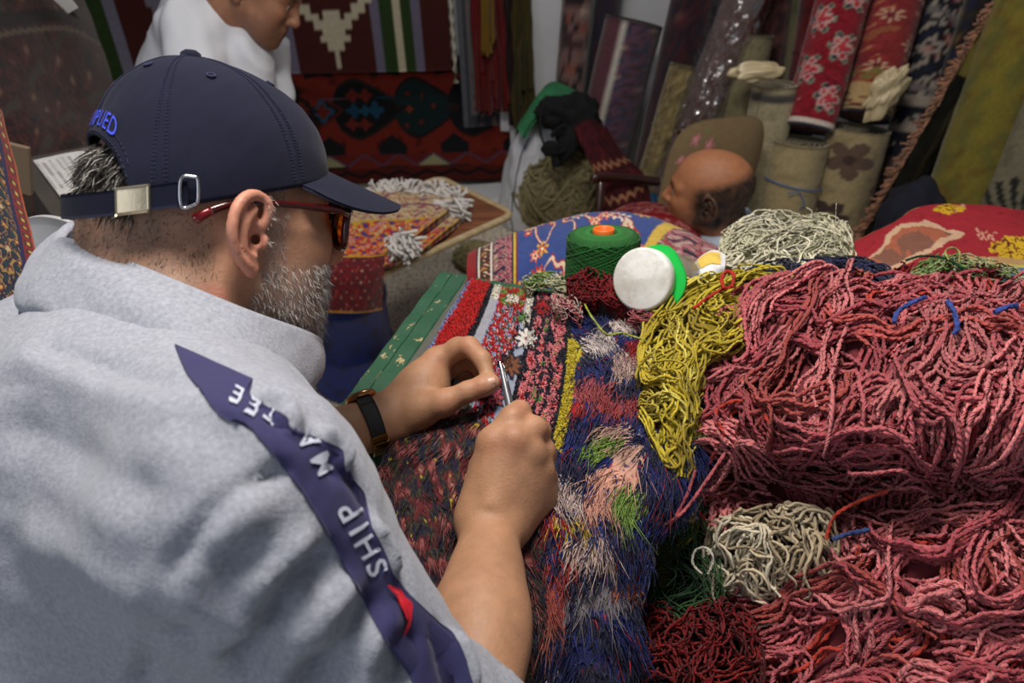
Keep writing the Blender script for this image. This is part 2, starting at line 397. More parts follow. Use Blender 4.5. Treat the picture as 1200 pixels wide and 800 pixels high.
mat('barrel_blue', (22, 48, 138), rough=.45, var=.7, vscale=14, var2=(10, 14, 34), bump=.2, bscale=40)
def terrazzo():
    m = mat('terrazzo', (214, 205, 188), rough=.45); nt = m.node_tree; N = nt.nodes; L = nt.links; b = N['Principled BSDF']
    tc = N.new('ShaderNodeTexCoord'); out = b.inputs['Base Color'].links[0].from_socket
    for sc_, thr, colr in ((85, .30, (96, 84, 72)), (60, .26, (214, 190, 150)), (120, .28, (60, 58, 58)), (45, .22, (160, 110, 84))):
        v = N.new('ShaderNodeTexVoronoi'); v.inputs['Scale'].default_value = sc_; v.inputs['Randomness'].default_value = 1; L.new(tc.outputs['Object'], v.inputs['Vector'])
        c = N.new('ShaderNodeMath'); c.operation = 'LESS_THAN'; c.inputs[1].default_value = thr; L.new(v.outputs['Distance'], c.inputs[0])
        s = N.new('ShaderNodeSeparateColor'); L.new(v.outputs['Color'], s.inputs[0])
        g = N.new('ShaderNodeMath'); g.operation = 'GREATER_THAN'; g.inputs[1].default_value = .35; L.new(s.outputs[0], g.inputs[0])
        ml = N.new('ShaderNodeMath'); ml.operation = 'MULTIPLY'; L.new(c.outputs[0], ml.inputs[0]); L.new(g.outputs[0], ml.inputs[1])
        mx = N.new('ShaderNodeMixRGB'); mx.inputs[2].default_value = (*lin(colr), 1); L.new(ml.outputs[0], mx.inputs[0]); L.new(out, mx.inputs[1]); out = mx.outputs[0]
    L.new(out, b.inputs['Base Color'])
terrazzo()
# wood grain for the tray
def grain(name, c1, c2, scale=(3, 40, 3), rough=.5):
    m = mat(name, c1, rough=rough); nt = m.node_tree; N = nt.nodes; L = nt.links; b = N['Principled BSDF']
    tc = N.new('ShaderNodeTexCoord'); mp = N.new('ShaderNodeMapping'); mp.inputs['Scale'].default_value = scale; L.new(tc.outputs['Object'], mp.inputs[0])
    nz = N.new('ShaderNodeTexNoise'); nz.inputs['Scale'].default_value = 2; nz.inputs['Detail'].default_value = 7; L.new(mp.outputs[0], nz.inputs['Vector'])
    r = N.new('ShaderNodeValToRGB'); r.color_ramp.elements[0].position = .35; r.color_ramp.elements[1].position = .68
    r.color_ramp.elements[0].color = (*lin(c1), 1); r.color_ramp.elements[1].color = (*lin(c2), 1); L.new(nz.outputs['Fac'], r.inputs[0]); L.new(r.outputs[0], b.inputs['Base Color'])
grain('tray_wood', (92, 52, 34), (138, 88, 60)); grain('pale_wood', (168, 146, 108), (190, 170, 134)); grain('table_wood', (112, 84, 56), (140, 108, 74))

# ------------------------------------------------------------------ the room
def struct(o): o['kind'] = 'structure'; return o
struct(box('floor', (-2.6, -1.0, -.06), (3.0, 3.42, 0), 'terrazzo', bev=0))
struct(box('wall_back', (-2.6, 3.42, 0), (3.0, 3.55, 2.8), 'plaster', bev=0))
struct(box('wall_left', (-2.7, -1.0, 0), (-2.6, 3.55, 2.8), 'plaster', bev=0))
struct(box('wall_right', (3.0, -1.0, 0), (3.1, 3.55, 2.8), 'plaster', bev=0))
struct(box('ceiling', (-2.6, -1.0, 2.8), (3.0, 3.42, 2.9), 'plaster', bev=0))
def lump_box(name, lo, hi, mat_, amp, seed, n=40):
    lo, hi = A(*lo), A(*hi)                                  # a worn masonry ledge: front face and top, rounded edge
    x = np.linspace(lo[0], hi[0], n * 2); prof = [(lo[1], lo[2]), (lo[1], lo[2] * .4 + hi[2] * .6), (lo[1] + .004, hi[2] - .02), (lo[1] + .02, hi[2]), (lo[1] * .5 + hi[1] * .5, hi[2] + .004), (hi[1], hi[2] + .004), (hi[1], lo[2])]
    pr = np.array(prof); pr = np.concatenate([np.linspace(pr[i], pr[i + 1], 6, endpoint=False) for i in range(len(pr) - 1)] + [pr[-1:]])
    P = np.stack([np.broadcast_to(x[:, None], (len(x), len(pr))), np.broadcast_to(pr[:, 0], (len(x), len(pr))), np.broadcast_to(pr[:, 1], (len(x), len(pr)))], -1).copy()
    dn = snoise(P, 6, seed) * amp; P[:, 1:-1, 1] += dn[:, 1:-1]; P[:, 1:-1, 2] += dn[:, 1:-1] * (pr[1:-1, 1] > hi[2] - .03) * .5
    P[..., 1] = np.minimum(P[..., 1], 3.418); P[..., 2] = np.maximum(P[..., 2], 0)
    return mk(name, P.reshape(-1, 3), gfaces(*P.shape[:2])[:, ::-1], mat_)
struct(lump_box('trim_1', (-2.6, 3.16, 0), (.12, 3.418, .10), 'old_plaster', .014, 3))
o = struct(lump_box('trim_2', (-.35, 2.96, 0), (.06, 3.14, .055), 'plaster', .006, 5))
struct(box('trim_3', (.02, 3.2, 0), (.26, 3.42, 2.8), 'plaster', bev=.01))      # the white pier beside the hangings
struct(box('trim_4', (-.02, 3.28, 0), (.02, 3.42, 2.8), 'plaster', bev=.004))

# ------------------------------------------------------------------ pattern painting for textiles (u across, v along, both 0..1)
def pal(*cs): return np.array([lin(c) for c in cs])
def over(img, mask, c): return np.where(mask[..., None], c if np.ndim(c) > 1 else lin(c) if np.max(c) > 1.5 else np.asarray(c), img)
def floral(u, v, P, su=6., sv=6., seed=0):
    """busy carpet figures: rosettes, stems and lozenges of palette P on its first colour"""
    r = np.random.default_rng(seed); img = np.broadcast_to(P[0], u.shape + (3,)).copy()
    w1 = u * su + .25 * np.sin(v * sv * 6.28 + seed); w2 = v * sv + .25 * np.sin(u * su * 6.28 + 1.3 * seed)
    a = np.sin(w1 * 6.28) * np.sin(w2 * 6.28); b = np.sin(w1 * 3.14 + 1) * np.sin(w2 * 3.14 + .5)
    n = snoise(np.stack([u * su, v * sv], -1), 1.1, seed)
    img = over(img, np.abs(a + .5 * n) < .13, P[1 % len(P)])
    img = over(img, (a > .45) & (n > -.4), P[2 % len(P)]); img = over(img, (a > .72) & (n > -.4), P[3 % len(P)])
    img = over(img, (a < -.55) & (n < .3), P[4 % len(P)]); img = over(img, (b > .78), P[5 % len(P)]); img = over(img, (b < -.8) & (n > 0), P[1 % len(P)])
    return img
def bands(img, x, spec):
    for lo, hi, c in spec: img = over(img, (x >= lo) & (x < hi), c)
    return img
def uvgrid(n, m): return np.meshgrid(np.linspace(0, 1, n), np.linspace(0, 1, m), indexing='ij')
def inpoly(u, v, pts):
    ins = np.zeros(u.shape, bool); k = len(pts)
    for i in range(k):
        x1, y1 = pts[i]; x2, y2 = pts[(i + 1) % k]
        c = ((y1 > v) != (y2 > v)) & (u < (x2 - x1) * (v - y1) / (y2 - y1 + 1e-12) + x1); ins ^= c
    return ins

# ------------------------------------------------------------------ hangings on the back wall
def hang(name, x0, x1, z0, z1, y, fn, n, m, label, cat='rug', wav=.012, seed=0, t=.006, fringe=None):
    U, V = uvgrid(n, m)
    P = np.stack([x0 + (x1 - x0) * U, np.full(U.shape, y), z0 + (z1 - z0) * V], -1)
    P[..., 1] += wav * snoise(P[..., [0, 2]] * A(1, .3), 1.5, seed) - wav * 1.2
    o = sheet(name, P, 'weave', col=fn(U, V), t=t, flip=False)
    return tag(o, label, cat), P
KX0, KZ0 = WY(70, 95, 3.36)[0], WY(330, 88, 3.36)[2]
KX1 = WY(530, 76, 3.36)[0]
def kilim(u, v):
    X = u * (KX1 - KX0); img = np.broadcast_to(lin((74, 36, 32)), u.shape + (3,)).copy()
    def px(x): return (WY(x, 60, 3.36)[0] - KX0) / (KX1 - KX0)
    for a, b, c in ((70, 100, (46, 64, 34)), (100, 110, (196, 188, 168)), (110, 137, (48, 68, 36)), (137, 151, (128, 122, 142)),
                    (327, 333, (48, 68, 36)), (333, 346, (118, 112, 134)), (440, 450, (118, 112, 134)), (450, 466, (50, 70, 38)), (466, 474, (204, 194, 168)), (474, 486, (50, 70, 38)), (486, 496, (118, 112, 134))):
        img = over(img, (u >= px(a)) & (u < px(b)), c)
    # stepped cream arrow figures
    zz = v * (2.05 - KZ0) + KZ0
    def stepped(cx, zb, s, c):
        nonlocal img
        xx = np.abs(X + KX0 - cx) / s; h = (zz - zb) / s
        img = over(img, (h > 0) & (h < .24) & (xx < .03), c)
        hw = np.where(h < .30, .09, np.where(h < .36, .17, np.where(h < .52, .13, .09))); img = over(img, (h > .2) & (h < .64) & (xx < hw), c)
        st = np.floor((h - .42) / .10)
        img = over(img, (st >= 0) & (st < 6) & (np.abs(xx - (.14 + .085 * st)) < .075), c)
        img = over(img, (st >= 6) & (st < 12) & (np.abs(xx - (.565 - .085 * (st - 6))) < .075), c)
    stepped(WY(395, 60, 3.36)[0], WY(395, 80, 3.36)[2], .36, (204, 194, 170))
    stepped(WY(190, 40, 3.36)[0], WY(190, 30, 3.36)[2], .36, (128, 122, 142))
    return img * .8
ko, KP = hang('kilim', KX0, KX1, KZ0, 2.05, 3.375, kilim, 270, 130, 'dark brown kilim with green stripes and cream stepped arrow hanging on back wall', seed=2)
# fringe strand at its right edge
e = KP[-1, :, :]; pts = catmull(np.stack([e[int(k)] + A(.012 + .01 * math.sin(k), -.012, 0) for k in np.linspace(0, 75, 9)]), 60); pts[0, 2] -= .05
V_, F_, C_, U_ = tubes(pts[None], .012, 6, flat=.5, twist=60, col=lin((190, 184, 170)))
mk('fringe', V_, F_, 'thread', ko, C_)
DX0, DX1 = WY(225, 120, 3.36)[0], WY(600, 120, 3.36)[0]; DZ0, DZ1 = WY(400, 211, 3.36)[2], KZ0 + .05
def dark_rug(u, v):
    X = DX0 + u * (DX1 - DX0); Z = DZ0 + v * (DZ1 - DZ0); img = np.broadcast_to(lin((128, 44, 34)), u.shape + (3,)).copy()
    g = lambda x, y: (WY(x, y, 3.36)[0], WY(x, y, 3.36)[2]); 
    zc = g(470, 127)[1]; hz = g(470, 93)[1] - zc
    img = over(img, snoise(np.stack([X, Z], -1), 9, 4) > .55, (92, 34, 30))
    def leaf(x0, x1, c, rim):
        nonlocal img
        a, b = g(x0, 127)[0], g(x1, 127)[0]; t = np.clip((X - a) / (b - a), 0, 1); inside = (X > a) & (X < b)
        prof = np.where(t < .35, np.sqrt(np.clip(1 - ((.35 - t) / .35) ** 2, 0, 1)), 1 - ((t - .35) / .65) ** 1.25)
        notch = .22 * np.exp(-((Z - zc) / (.12 * hz)) ** 2); prof = prof * (t > notch)
        d = prof - np.abs(Z - zc) / hz
        img = over(img, inside & (d > -.1), rim); img = over(img, inside & (d > .02), c)
    leaf(390, 475, (26, 28, 32), (46, 40, 36)); leaf(462, 540, (30, 46, 48), (40, 30, 30)); leaf(525, 610, (28, 30, 36), (52, 34, 32)); leaf(300, 400, (38, 30, 32), (84, 36, 30))
    for x, y, r, c in ((413, 112, 7, (118, 44, 34)), (428, 112, 7, (118, 44, 34)), (413, 146, 7, (118, 44, 34)), (428, 146, 7, (118, 44, 34)), (415, 130, 8, (30, 70, 96)), (428, 130, 6, (36, 84, 110)), (440, 129, 9, (32, 76, 104)),
                       (480, 128, 4, (140, 62, 40)), (477, 110, 3, (120, 44, 34)), (494, 112, 3, (120, 44, 34)), (508, 124, 3, (120, 44, 34)), (477, 147, 3, (120, 44, 34)), (494, 143, 3, (120, 44, 34)), (366, 112, 12, (120, 42, 34)), (378, 131, 12, (36, 84, 110)), (378, 131, 8, (110, 40, 32)), (354, 131, 10, (110, 40, 32)), (366, 131, 5, (30, 28, 34))):
        cx, cz = g(x, y); rr = r / 933. * 3.75; ang = np.arctan2(Z - cz, X - cx)
        img = over(img, np.hypot(X - cx, Z - cz) < rr * (.85 + .22 * np.cos(4 * ang)), c)
    # upper and lower dark spandrels
    per = (g(545, 127)[0] - g(470, 127)[0]); s = np.abs(((X - g(455, 127)[0]) / per) % 1 - .5) * 2
    img = over(img, (Z > zc + hz * (1.02 + .28 * (1 - s) * -1 + .2)) & (s > .55), (34, 34, 38)); img = over(img, (Z < zc - hz * (1.32 - .4 * (s - .55) / .45)) & (s > .55), (34, 34, 38))
    # triangle border and zigzag guard
    zb = [g(470, y)[1] for y in (180, 194, 196, 212)]
    t = (Z - zb[1]) / (zb[0] - zb[1]); s2 = ((X - DX0) / .155) % 1; tri = np.abs(s2 - .5) * 2; k = np.floor((X - DX0) / .155) % 3
    inb = (t > 0) & (t < 1); img = over(img, inb, (96, 70, 92)); up = t < 1.02 - tri - .12; dn = (1 - t) < tri - .12
    img = over(img, inb & up & (k == 0), (170, 166, 126)); img = over(img, inb & up & (k != 0), (122, 46, 34)); img = over(img, inb & dn, (112, 40, 36))
    low = Z < zb[2]; img = over(img, low, (92, 36, 30)); img = over(img, low & (np.abs((Z - zb[3]) / (zb[2] - zb[3]) - .55 - .2 * (np.abs(((X / .12) % 1) - .5) * 4 - 1)) < .13), (34, 26, 28))
    return img * .55
U, V = uvgrid(270, 120); zz_ = .085 + (DZ1 - .085) * V; yy_ = 3.125 + .255 * np.clip(V * 1.6, 0, 1) ** .8 + .006 * snoise(np.stack([U * 3, V], -1), 1.2, 9)
P = np.stack([DX0 + (DX1 - DX0) * U, yy_, zz_], -1); r_ = P - CAM; k_ = 3.36 / r_[..., 1]; X_, Z_ = CAM[0] + r_[..., 0] * k_, CAM[2] + r_[..., 2] * k_
tag(sheet('wall_rug', P, 'weave', col=dark_rug((X_ - DX0) / (DX1 - DX0), (Z_ - DZ0) / (DZ1 - DZ0)), t=.006), 'dark red wall rug with heart shaped dark leaves and triangle border below the kilim', 'rug')
# grey runner with cream fringe at the foot
g0, g1 = WY(546, 185, 3.3), WY(600, 178, 3.3)
def runner(u, v):
    img = np.broadcast_to(lin((88, 90, 98)), u.shape + (3,)).copy(); img = over(img, (u > .12) & (u < .88) & (v > .07), (64, 66, 74)); img = over(img, (u > .2) & (u < .8) & (v > .1), (104, 102, 104))
    n = snoise(np.stack([u * 3, v * 14], -1), 1.2, 3); img = over(img, (u > .25) & (u < .75) & (v > .09) & (v < .22) & (n > .05), (36, 42, 66)); img = over(img, (n > .5) & (u > .2) & (u < .8), (120, 100, 96)); return img
ro, RP = hang('runner_rug', g0[0], g1[0] - .02, g0[2] + .02, 1.9, 3.30, runner, 40, 240, 'narrow grey runner rug with cream fringe hanging right of the kilim', seed=5, wav=.006)
fr = []
for k in range(70):
    p = RP[0, 0] + (RP[-1, 0] - RP[0, 0]) * (k + .5) / 70; fr.append(np.stack([p + A(0, .001, 0), p + A(rng.normal() * .003, -.004, -.03), p + A(rng.normal() * .006, -.002, -.065)]))
V_, F_, C_, U_ = tubes(np.array(fr), .0042, 4, col=lin((172, 164, 150)))
mk('fringe', V_, F_, 'thread', ro, C_)

def skein_hang(name, px0, px1, ytop, ybot, Y, colr, label, n=60, seed=0, rad=.006, zt=1.75):
    g = np.random.default_rng(seed); S = []
    a, b = WY(px0, ybot, Y), WY(px1, ybot, Y)
    for k in range(n):
        t = g.uniform(0, 1); x = a[0] + (b[0] - a[0]) * t; y = Y + g.normal() * .02; zb = a[2] + g.uniform(0, .25) * (1 if k % 3 else .1)
        top = A(a[0] * .6 + b[0] * .4 + (x - (a[0] + b[0]) / 2) * .55, Y + .0, zt); bot = A(x, y - .01, zb)
        P = [top + (bot - top) * s + A(g.normal() * .006, g.normal() * .006, 0) for s in np.linspace(0, 1, 8)]
        S.append(catmull(P, 26))
    c = np.asarray(lin(colr))[None] * g.uniform(.6, 1.25, (n, 1))
    V_, F_, C_, U_ = tubes(np.array(S), rad, 5, col=c)
    return tag(mk(name, V_, F_, 'thread', col=C_, uv=U_), label, 'yarn')
skein_hang('hanging_yarn', 560, 598, 0, 130, 3.22, (92, 16, 18), 'dark red hanks of yarn hanging in front of the grey runner', 90, 1, .008)
skein_hang('hanging_yarn', 567, 578, 0, 62, 3.17, (112, 84, 22), 'mustard yellow hank of yarn hanging over the dark red hanks', 26, 2, .007)
skein_hang('hanging_yarn', 606, 624, 30, 165, 3.15, (58, 50, 16), 'dark olive hank of yarn hanging beside the white pier', 60, 3, .009, zt=1.1)
skein_hang('hanging_yarn', 598, 612, 30, 150, 3.19, (30, 14, 14), 'blackish brown hank of yarn hanging beside the olive hank', 40, 4, .009, zt=1.1)

# ------------------------------------------------------------------ rolled carpets
CYL = {}
def roll(name, pb, pt, r, fn, label, n=36, m=50, ext=0, sq=.0, seed=0, material='pile', spiral=True, cat='carpet roll', group='rolled carpets leaning against the back wall'):
    """a carpet rolled up from base point pb to top point pt: outer skin with overlapping flap, spiral ends"""
    pb, pt = np.asarray(pb, float), np.asarray(pt, float); ax = nrm(pt - pb); L = np.linalg.norm(pt - pb)
    e1 = nrm(np.cross(ax, A(0, 1, 0))); e2 = np.cross(ax, e1)          # e2 roughly towards / away from the camera
    a = np.linspace(0, 2 * math.pi * 1.06, n); t = np.linspace(0, 1, m)
    rr = r * (1 + .05 * (a / a[-1]) + sq * np.cos(2 * a + seed) + .02 * np.sin(5 * a + seed))
    Av, T = np.meshgrid(a, t, indexing='ij')
    Rr = rr[:, None] * (1 + .035 * snoise(np.stack([np.cos(Av), np.sin(Av), T * 6], -1), .5, seed))
    P = pb + T[..., None] * (pt - pb) + Rr[..., None] * (np.cos(Av + 4.52)[..., None] * e1 + np.sin(Av + 4.52)[..., None] * e2)
    U, V = uvgrid(n, m); C = fn(U, V)
    root = empty(name, pb, label, cat, group)
    sheet('carpet_body', P, material, root, C, t=.008, flip=False, auto=False)
    # spiral of the rolled layers, set in a little at both ends
    k = 120; q = np.linspace(0, 1, k); th = q * 2 * math.pi * 4.5; rs = r * (.96 - .8 * q) 
    for nm, base, s in (('roll_core', pb + ax * .006, 1), ('roll_core', pt - ax * .006, -1)):
        inner = base + rs[:, None] * (np.cos(th + 4.52)[:, None] * e1 + np.sin(th + 4.52)[:, None] * e2)
        inner2 = inner + ax * s * min(L * .4, .2); Pq = np.stack([inner, inner2], 1)
        cc = np.broadcast_to(C.reshape(-1, 3).mean(0) * .8, Pq.shape)
        sheet(nm, Pq, material, root, cc, t=.009, auto=False)
    return root
def RB(px, py, Y): return WY(px, py, Y)
def along(px0, py0, px1, py1, Y0, Y1, zt=None, ext=1.0):
    """base and top of a roll whose axis passes through two image points at two wall distances"""
    a, b = WY(px0, py0, Y0), WY(px1, py1, Y1); b2 = a + (b - a) * ext
    if a[2] < .0: a = a + (b - a) * (-a[2] / (b[2] - a[2]))
    return a, b2
def solid(c, c2, f=8, thr=.35, seed=0, c3=None):
    def fn(u, v):
        img = np.broadcast_to(lin(c), u.shape + (3,)).copy(); n = snoise(np.stack([u * 2, v * 4], -1), f * .25, seed); img = over(img, n > thr, c2)
        if c3 is not None: img = over(img, snoise(np.stack([u * 2, v * 4], -1), f * .4, seed + 5) > .5, c3)
        return img * (1 + .12 * snoise(np.stack([u, v], -1), 12, seed + 1))[..., None]
    return fn
def persian(P, su, sv, seed=0, bands_v=(), bands_u=()):
    P = pal(*P)
    def fn(u, v):
        img = floral(u, v, P, su, sv, seed); img = bands(img, v, [(a, b, c) for a, b, c in bands_v]); return bands(img, u, [(a, b, c) for a, b, c in bands_u])
    return fn
def down(px, py, Y, px2, py2, Y2, ext):            # extend the axis down to the floor as well
    a, b = WY(px, py, Y), WY(px2, py2, Y2); d = (b - a); t0 = (0.012 - a[2]) / d[2]
    return a + d * max(t0, -2.5), a + d * ext
DARKP = ((84, 56, 58), (46, 40, 54), (112, 72, 66), (134, 104, 94), (38, 34, 44), (120, 84, 76))
# (tall rolls at the back)
roll('carpet_roll', *down(664, 150, 2.98, 676, 0, 3.1, 2.3), .055, persian(((110, 84, 80), (40, 32, 36), (30, 26, 30), (120, 70, 60), (150, 128, 118), (60, 40, 44)), 1, 9, 3), 'slim rolled carpet with black and pink flowers nearest the white pier', seed=1)
roll('carpet_roll', *down(694, 150, 3.2, 712, 0, 3.28, 2.3), .048, solid((48, 44, 58), (66, 40, 46), 10), 'dark navy rolled carpet beside the slim flowered roll', seed=2)
a, b = along(706, 172, 744, 22, 2.72, 2.84)
def r3(u, v):
    img = persian(((92, 66, 82), (60, 62, 84), (120, 88, 92), (146, 118, 112), (70, 52, 60), (54, 60, 84)), 3, 14, 8)(u, v); img = over(img, (u < .40), (94, 56, 66)); return over(img, (u > .40) & (u < .455), (196, 190, 180))
t = roll('carpet_roll', *down(706, 172, 3.0, 742, 24, 3.08, 1.0), .106, r3, 'purple flowered rolled carpet with a white selvedge stripe down its side', seed=3)
roll('carpet_roll', *down(772, 190, 2.62, 806, 78, 2.68, 1.0), .06, solid((112, 98, 66), (140, 122, 84), 26, .25, 4, (86, 76, 52)), 'short tan speckled rolled carpet right of the purple flowered roll', seed=4)
roll('carpet_roll', *down(798, 200, 2.66, 826, 78, 2.72, .98), .045, solid((104, 90, 62), (128, 112, 80), 26, .25, 6, (80, 70, 48)), 'thin tan rolled carpet touching the plastic wrapped roll', seed=5)
a, b = WY(792, 74, 2.88), WY(812, 0, 2.98)
roll('carpet_roll', *down(784, 120, 2.9, 812, 0, 3.0, 2.2), .075, persian(((62, 34, 40), (36, 34, 46), (84, 42, 44), (108, 76, 70), (40, 28, 36), (90, 60, 58)), 3, 12, 11), 'dark maroon rolled carpet standing behind the tan speckled roll', seed=6)
roll('carpet_roll', *down(838, 120, 2.95, 858, 0, 3.05, 2.2), .06, persian(((60, 34, 42), (34, 30, 40), (92, 48, 48), (96, 70, 66), (40, 26, 34), (84, 54, 54)), 3, 12, 12), 'dark maroon rolled carpet behind the plastic wrapped roll', seed=7)
wr = down(812, 150, 2.60, 872, 0, 2.66, 1.7)
roll('carpet_roll', *wr, .062, solid((106, 82, 74), (124, 98, 88), 10), 'brown rolled carpet wrapped in shiny clear plastic', seed=8)
# crinkled clear plastic wrap
pb, pt = wr; ax = nrm(pt - pb); e1 = nrm(np.cross(ax, A(0, 1, 0))); e2 = np.cross(ax, e1)
Av, T = np.meshgrid(np.linspace(0, 2 * math.pi, 90), np.linspace(0, 1, 160), indexing='ij')
nz = snoise(np.stack([np.cos(Av) * .7, np.sin(Av) * .7, T * 5], -1), 1.2, 4, 4); nz2 = snoise(np.stack([np.cos(Av - T * 6), np.sin(Av - T * 6), T * 9], -1), 1.3, 14, 3)
Rr = .078 + .010 * nz + .008 * np.abs(nz2); Rr[-1] = Rr[0]
P = pb + T[..., None] * (pt - pb) + Rr[..., None] * (np.cos(Av)[..., None] * e1 + np.sin(Av)[..., None] * e2)
tag(mk('plastic_wrap', P.reshape(-1, 3), gfaces(90, 160), 'clear_plastic'), 'crinkled clear plastic wrapped around the brown carpet roll', 'plastic wrap')
roll('carpet_roll', *down(858, 160, 2.58, 884, 40, 2.64, 1.0), .062, solid((116, 108, 82), (96, 90, 68), 10), 'short olive grey rolled carpet between the wrapped roll and the cream roll', seed=9)
roll('carpet_roll', *down(893, 140, 2.72, 908, 8, 2.8, 2.0), .05, persian(((84, 50, 48), (60, 40, 42), (104, 68, 60), (70, 50, 48), (54, 36, 38), (100, 64, 58)), 2, 12, 13), 'small faded maroon rolled carpet above the cream plastic scrap', seed=10)
roll('carpet_roll', *down(925, 120, 2.74, 946, 0, 2.8, 2.0), .052, solid((108, 102, 76), (90, 86, 66), 10), 'olive rolled carpet with thin edge between maroon and bright red rolls', seed=11)
roll('carpet_roll', *down(888, 215, 2.46, 908, 98, 2.5, 1.0), .068, lambda u, v: bands(solid((176, 164, 132), (160, 148, 118), 8)(u, v), v, [(.93, .945, (70, 66, 70)), (.955, .965, (90, 84, 80))]), 'cream rolled carpet with thin dark bands near its top', seed=12)
roll('carpet_roll', *down(935, 140, 2.62, 954, 30, 2.7, 1.4), .055, solid((84, 18, 22), (64, 14, 18), 8), 'plain dark red rolled cloth half hidden left of the bright red roll', seed=13)
# the two rows at the right
def bright(u, v):
    img = persian(((136, 26, 40), (110, 20, 34), (142, 34, 46), (138, 30, 44), (124, 24, 38), (132, 28, 42)), 3, 9, 21)(u, v)
    r = np.random.default_rng(4)
    for cu, cv in [(.50, .12 + .2 * k) for k in range(5)] + [(.34, .22 + .2 * k) for k in range(4)] + [(.67, .22 + .2 * k) for k in range(4)]:
        X = (u - cu) * 4.6; Y = (v - cv) * 6.2; d = np.hypot(X, Y); an = np.arctan2(Y, X)
        img = over(img, d < .42 * (.8 + .2 * np.cos(6 * an)), (120, 128, 110)); img = over(img, d < .36 * (.8 + .2 * np.cos(6 * an)), (40, 44, 64))
        for q in range(5):
            fx, fy = .2 * math.cos(q * 1.257), .2 * math.sin(q * 1.257); dd = np.hypot(X - fx, Y - fy); img = over(img, dd < .115, (196, 150, 144)); img = over(img, dd < .06, (176, 50, 62))
        img = over(img, d < .11, (190, 56, 66))
    n = snoise(np.stack([u * 5, v * 16], -1), 1.0, 3); img = over(img, (n > .82), (190, 150, 136))
    return bands(img, v, [(0, .012, (44, 40, 60)), (.012, .028, (206, 190, 178)), (.034, .045, (120, 22, 34))])
roll('carpet_roll', *along(946, 152, 988, 0, 2.44, 2.62, ext=1.9), .080, bright, 'bright crimson rolled carpet with pale flowers standing on the cream rolls', n=70, m=150, seed=14)
def faded(u, v):
    img = persian(((140, 48, 50), (120, 40, 44), (150, 60, 52), (178, 116, 84), (130, 44, 46), (146, 84, 58)), 3, 10, 31)(u, v)
    for cu, cv in [(.42 + .18 * (k % 2), .2 + .11 * k) for k in range(9)]:
        X = (u - cu) * 2.4; Y = (v - cv) * 6; d = np.hypot(X, Y); an = np.arctan2(Y, X); img = over(img, d < .2 * (.7 + .3 * np.cos(8 * an)), (190, 150, 124)); img = over(img, d < .07, (110, 40, 50))
    img = over(img, v < .13, (176, 148, 104)); img = over(img, (v < .115) & (v > .03) & (snoise(np.stack([u * 4, v * 30], -1), .9, 8) > .3), (110, 44, 44)); img = over(img, (v < .2) & (v > .13) & (snoise(np.stack([u * 8, v * 30], -1), .9, 9) > 0), (120, 110, 60))
    return bands(img, v, [(0, .012, (40, 40, 56)), (.018, .028, (90, 66, 50))])
roll('carpet_roll', *along(1012, 138, 1050, 0, 2.46, 2.64, ext=1.9), .082, faded, 'faded red rolled carpet with beige border end standing on the brown flowered roll', n=70, m=130, seed=15)
def pale_string(u, v): return bands(solid((166, 150, 112), (152, 136, 100), 7, .4, 2)(u, v), v, [(.9, .915, (190, 176, 140))])
p = down(917, 262, 2.38, 938, 165, 2.42, 1.0)
roll('carpet_roll', *p, .088, pale_string, 'pale straw coloured carpet roll tied with blue string', seed=16)
def brownfl(u, v):
    img = solid((158, 142, 106), (146, 130, 96), 7, .4, 3)(u, v)
    for cu, cv, s, c in ((.43, .84, 1., (98, 78, 66)), (.40, .50, .8, (70, 54, 50)), (.16, .62, .8, (110, 88, 70)), (.7, .7, .9, (110, 88, 70))):
        X = (u - cu) * .085 * 6.6 / .105; Y = (v - cv) * .62 / .105; d = np.hypot(X, Y) / s; an = np.arctan2(Y, X)
        img = over(img, d < .36 + .34 * np.abs(np.cos(2.5 * an + .4)), c); img = over(img, d < .16, (70, 54, 50) if s > .9 else (150, 130, 96))
    return img
roll('carpet_roll', *down(973, 275, 2.38, 1006, 150, 2.44, 1.0), .095, brownfl, 'sand coloured carpet roll with large brown flowers', n=80, m=110, seed=17)
# blue string round the straw roll
c0 = p[0] + (p[1] - p[0]) * .74; ax = nrm(p[1] - p[0]); e1 = nrm(np.cross(ax, A(0, 1, 0))); e2 = np.cross(ax, e1); th = np.linspace(0, 2 * math.pi, 60, endpoint=False)
S = c0 + .0955 * (np.cos(th)[:, None] * e1 + np.sin(th)[:, None] * e2) + ax * (.012 * np.cos(th))[:, None]
p1 = tubes(S[None], .0022, 5, col=lin((70, 110, 170)), closed=True); kn = c0 - A(0, .098, 0) 
p2_ = tubes(np.stack([catmull([kn, kn + A(-.02, -.008, .012), kn + A(-.045, -.004, .004)], 12), catmull([kn, kn + A(.012, -.01, -.03), kn + A(.004, -.004, -.055)], 12)]), .002, 5, col=lin((70, 110, 170)))
V_, F_, C_, U_ = merge([p1, p2_]); tag(mk('string', V_, F_, 'thread', col=C_), 'blue string knotted round the straw coloured carpet roll', 'string')
BLK = ((28, 28, 36), (150, 140, 130), (96, 40, 48), (156, 120, 112), (34, 36, 52), (110, 104, 104))
roll('carpet_roll', *down(1062, 200, 2.5, 1106, 0, 2.66, 1.9), .085, persian(BLK, 3, 12, 41, [(.36, .375, (150, 140, 128)), (.42, .44, (150, 140, 128)), (.15, .22, (60, 62, 96)), (.22, .3, (110, 92, 90))]), 'black rolled carpet with pale and red flowers behind the fringed mat', n=60, m=120, seed=18)
roll('carpet_roll', *down(1090, 215, 2.42, 1150, 40, 2.52, 1.7), .075, persian(((30, 28, 32), (50, 44, 34), (112, 84, 42), (70, 56, 36), (30, 34, 62), (90, 70, 44)), 2, 8, 43), 'dark rolled carpet with golden leaves under the fringed mat', seed=19)
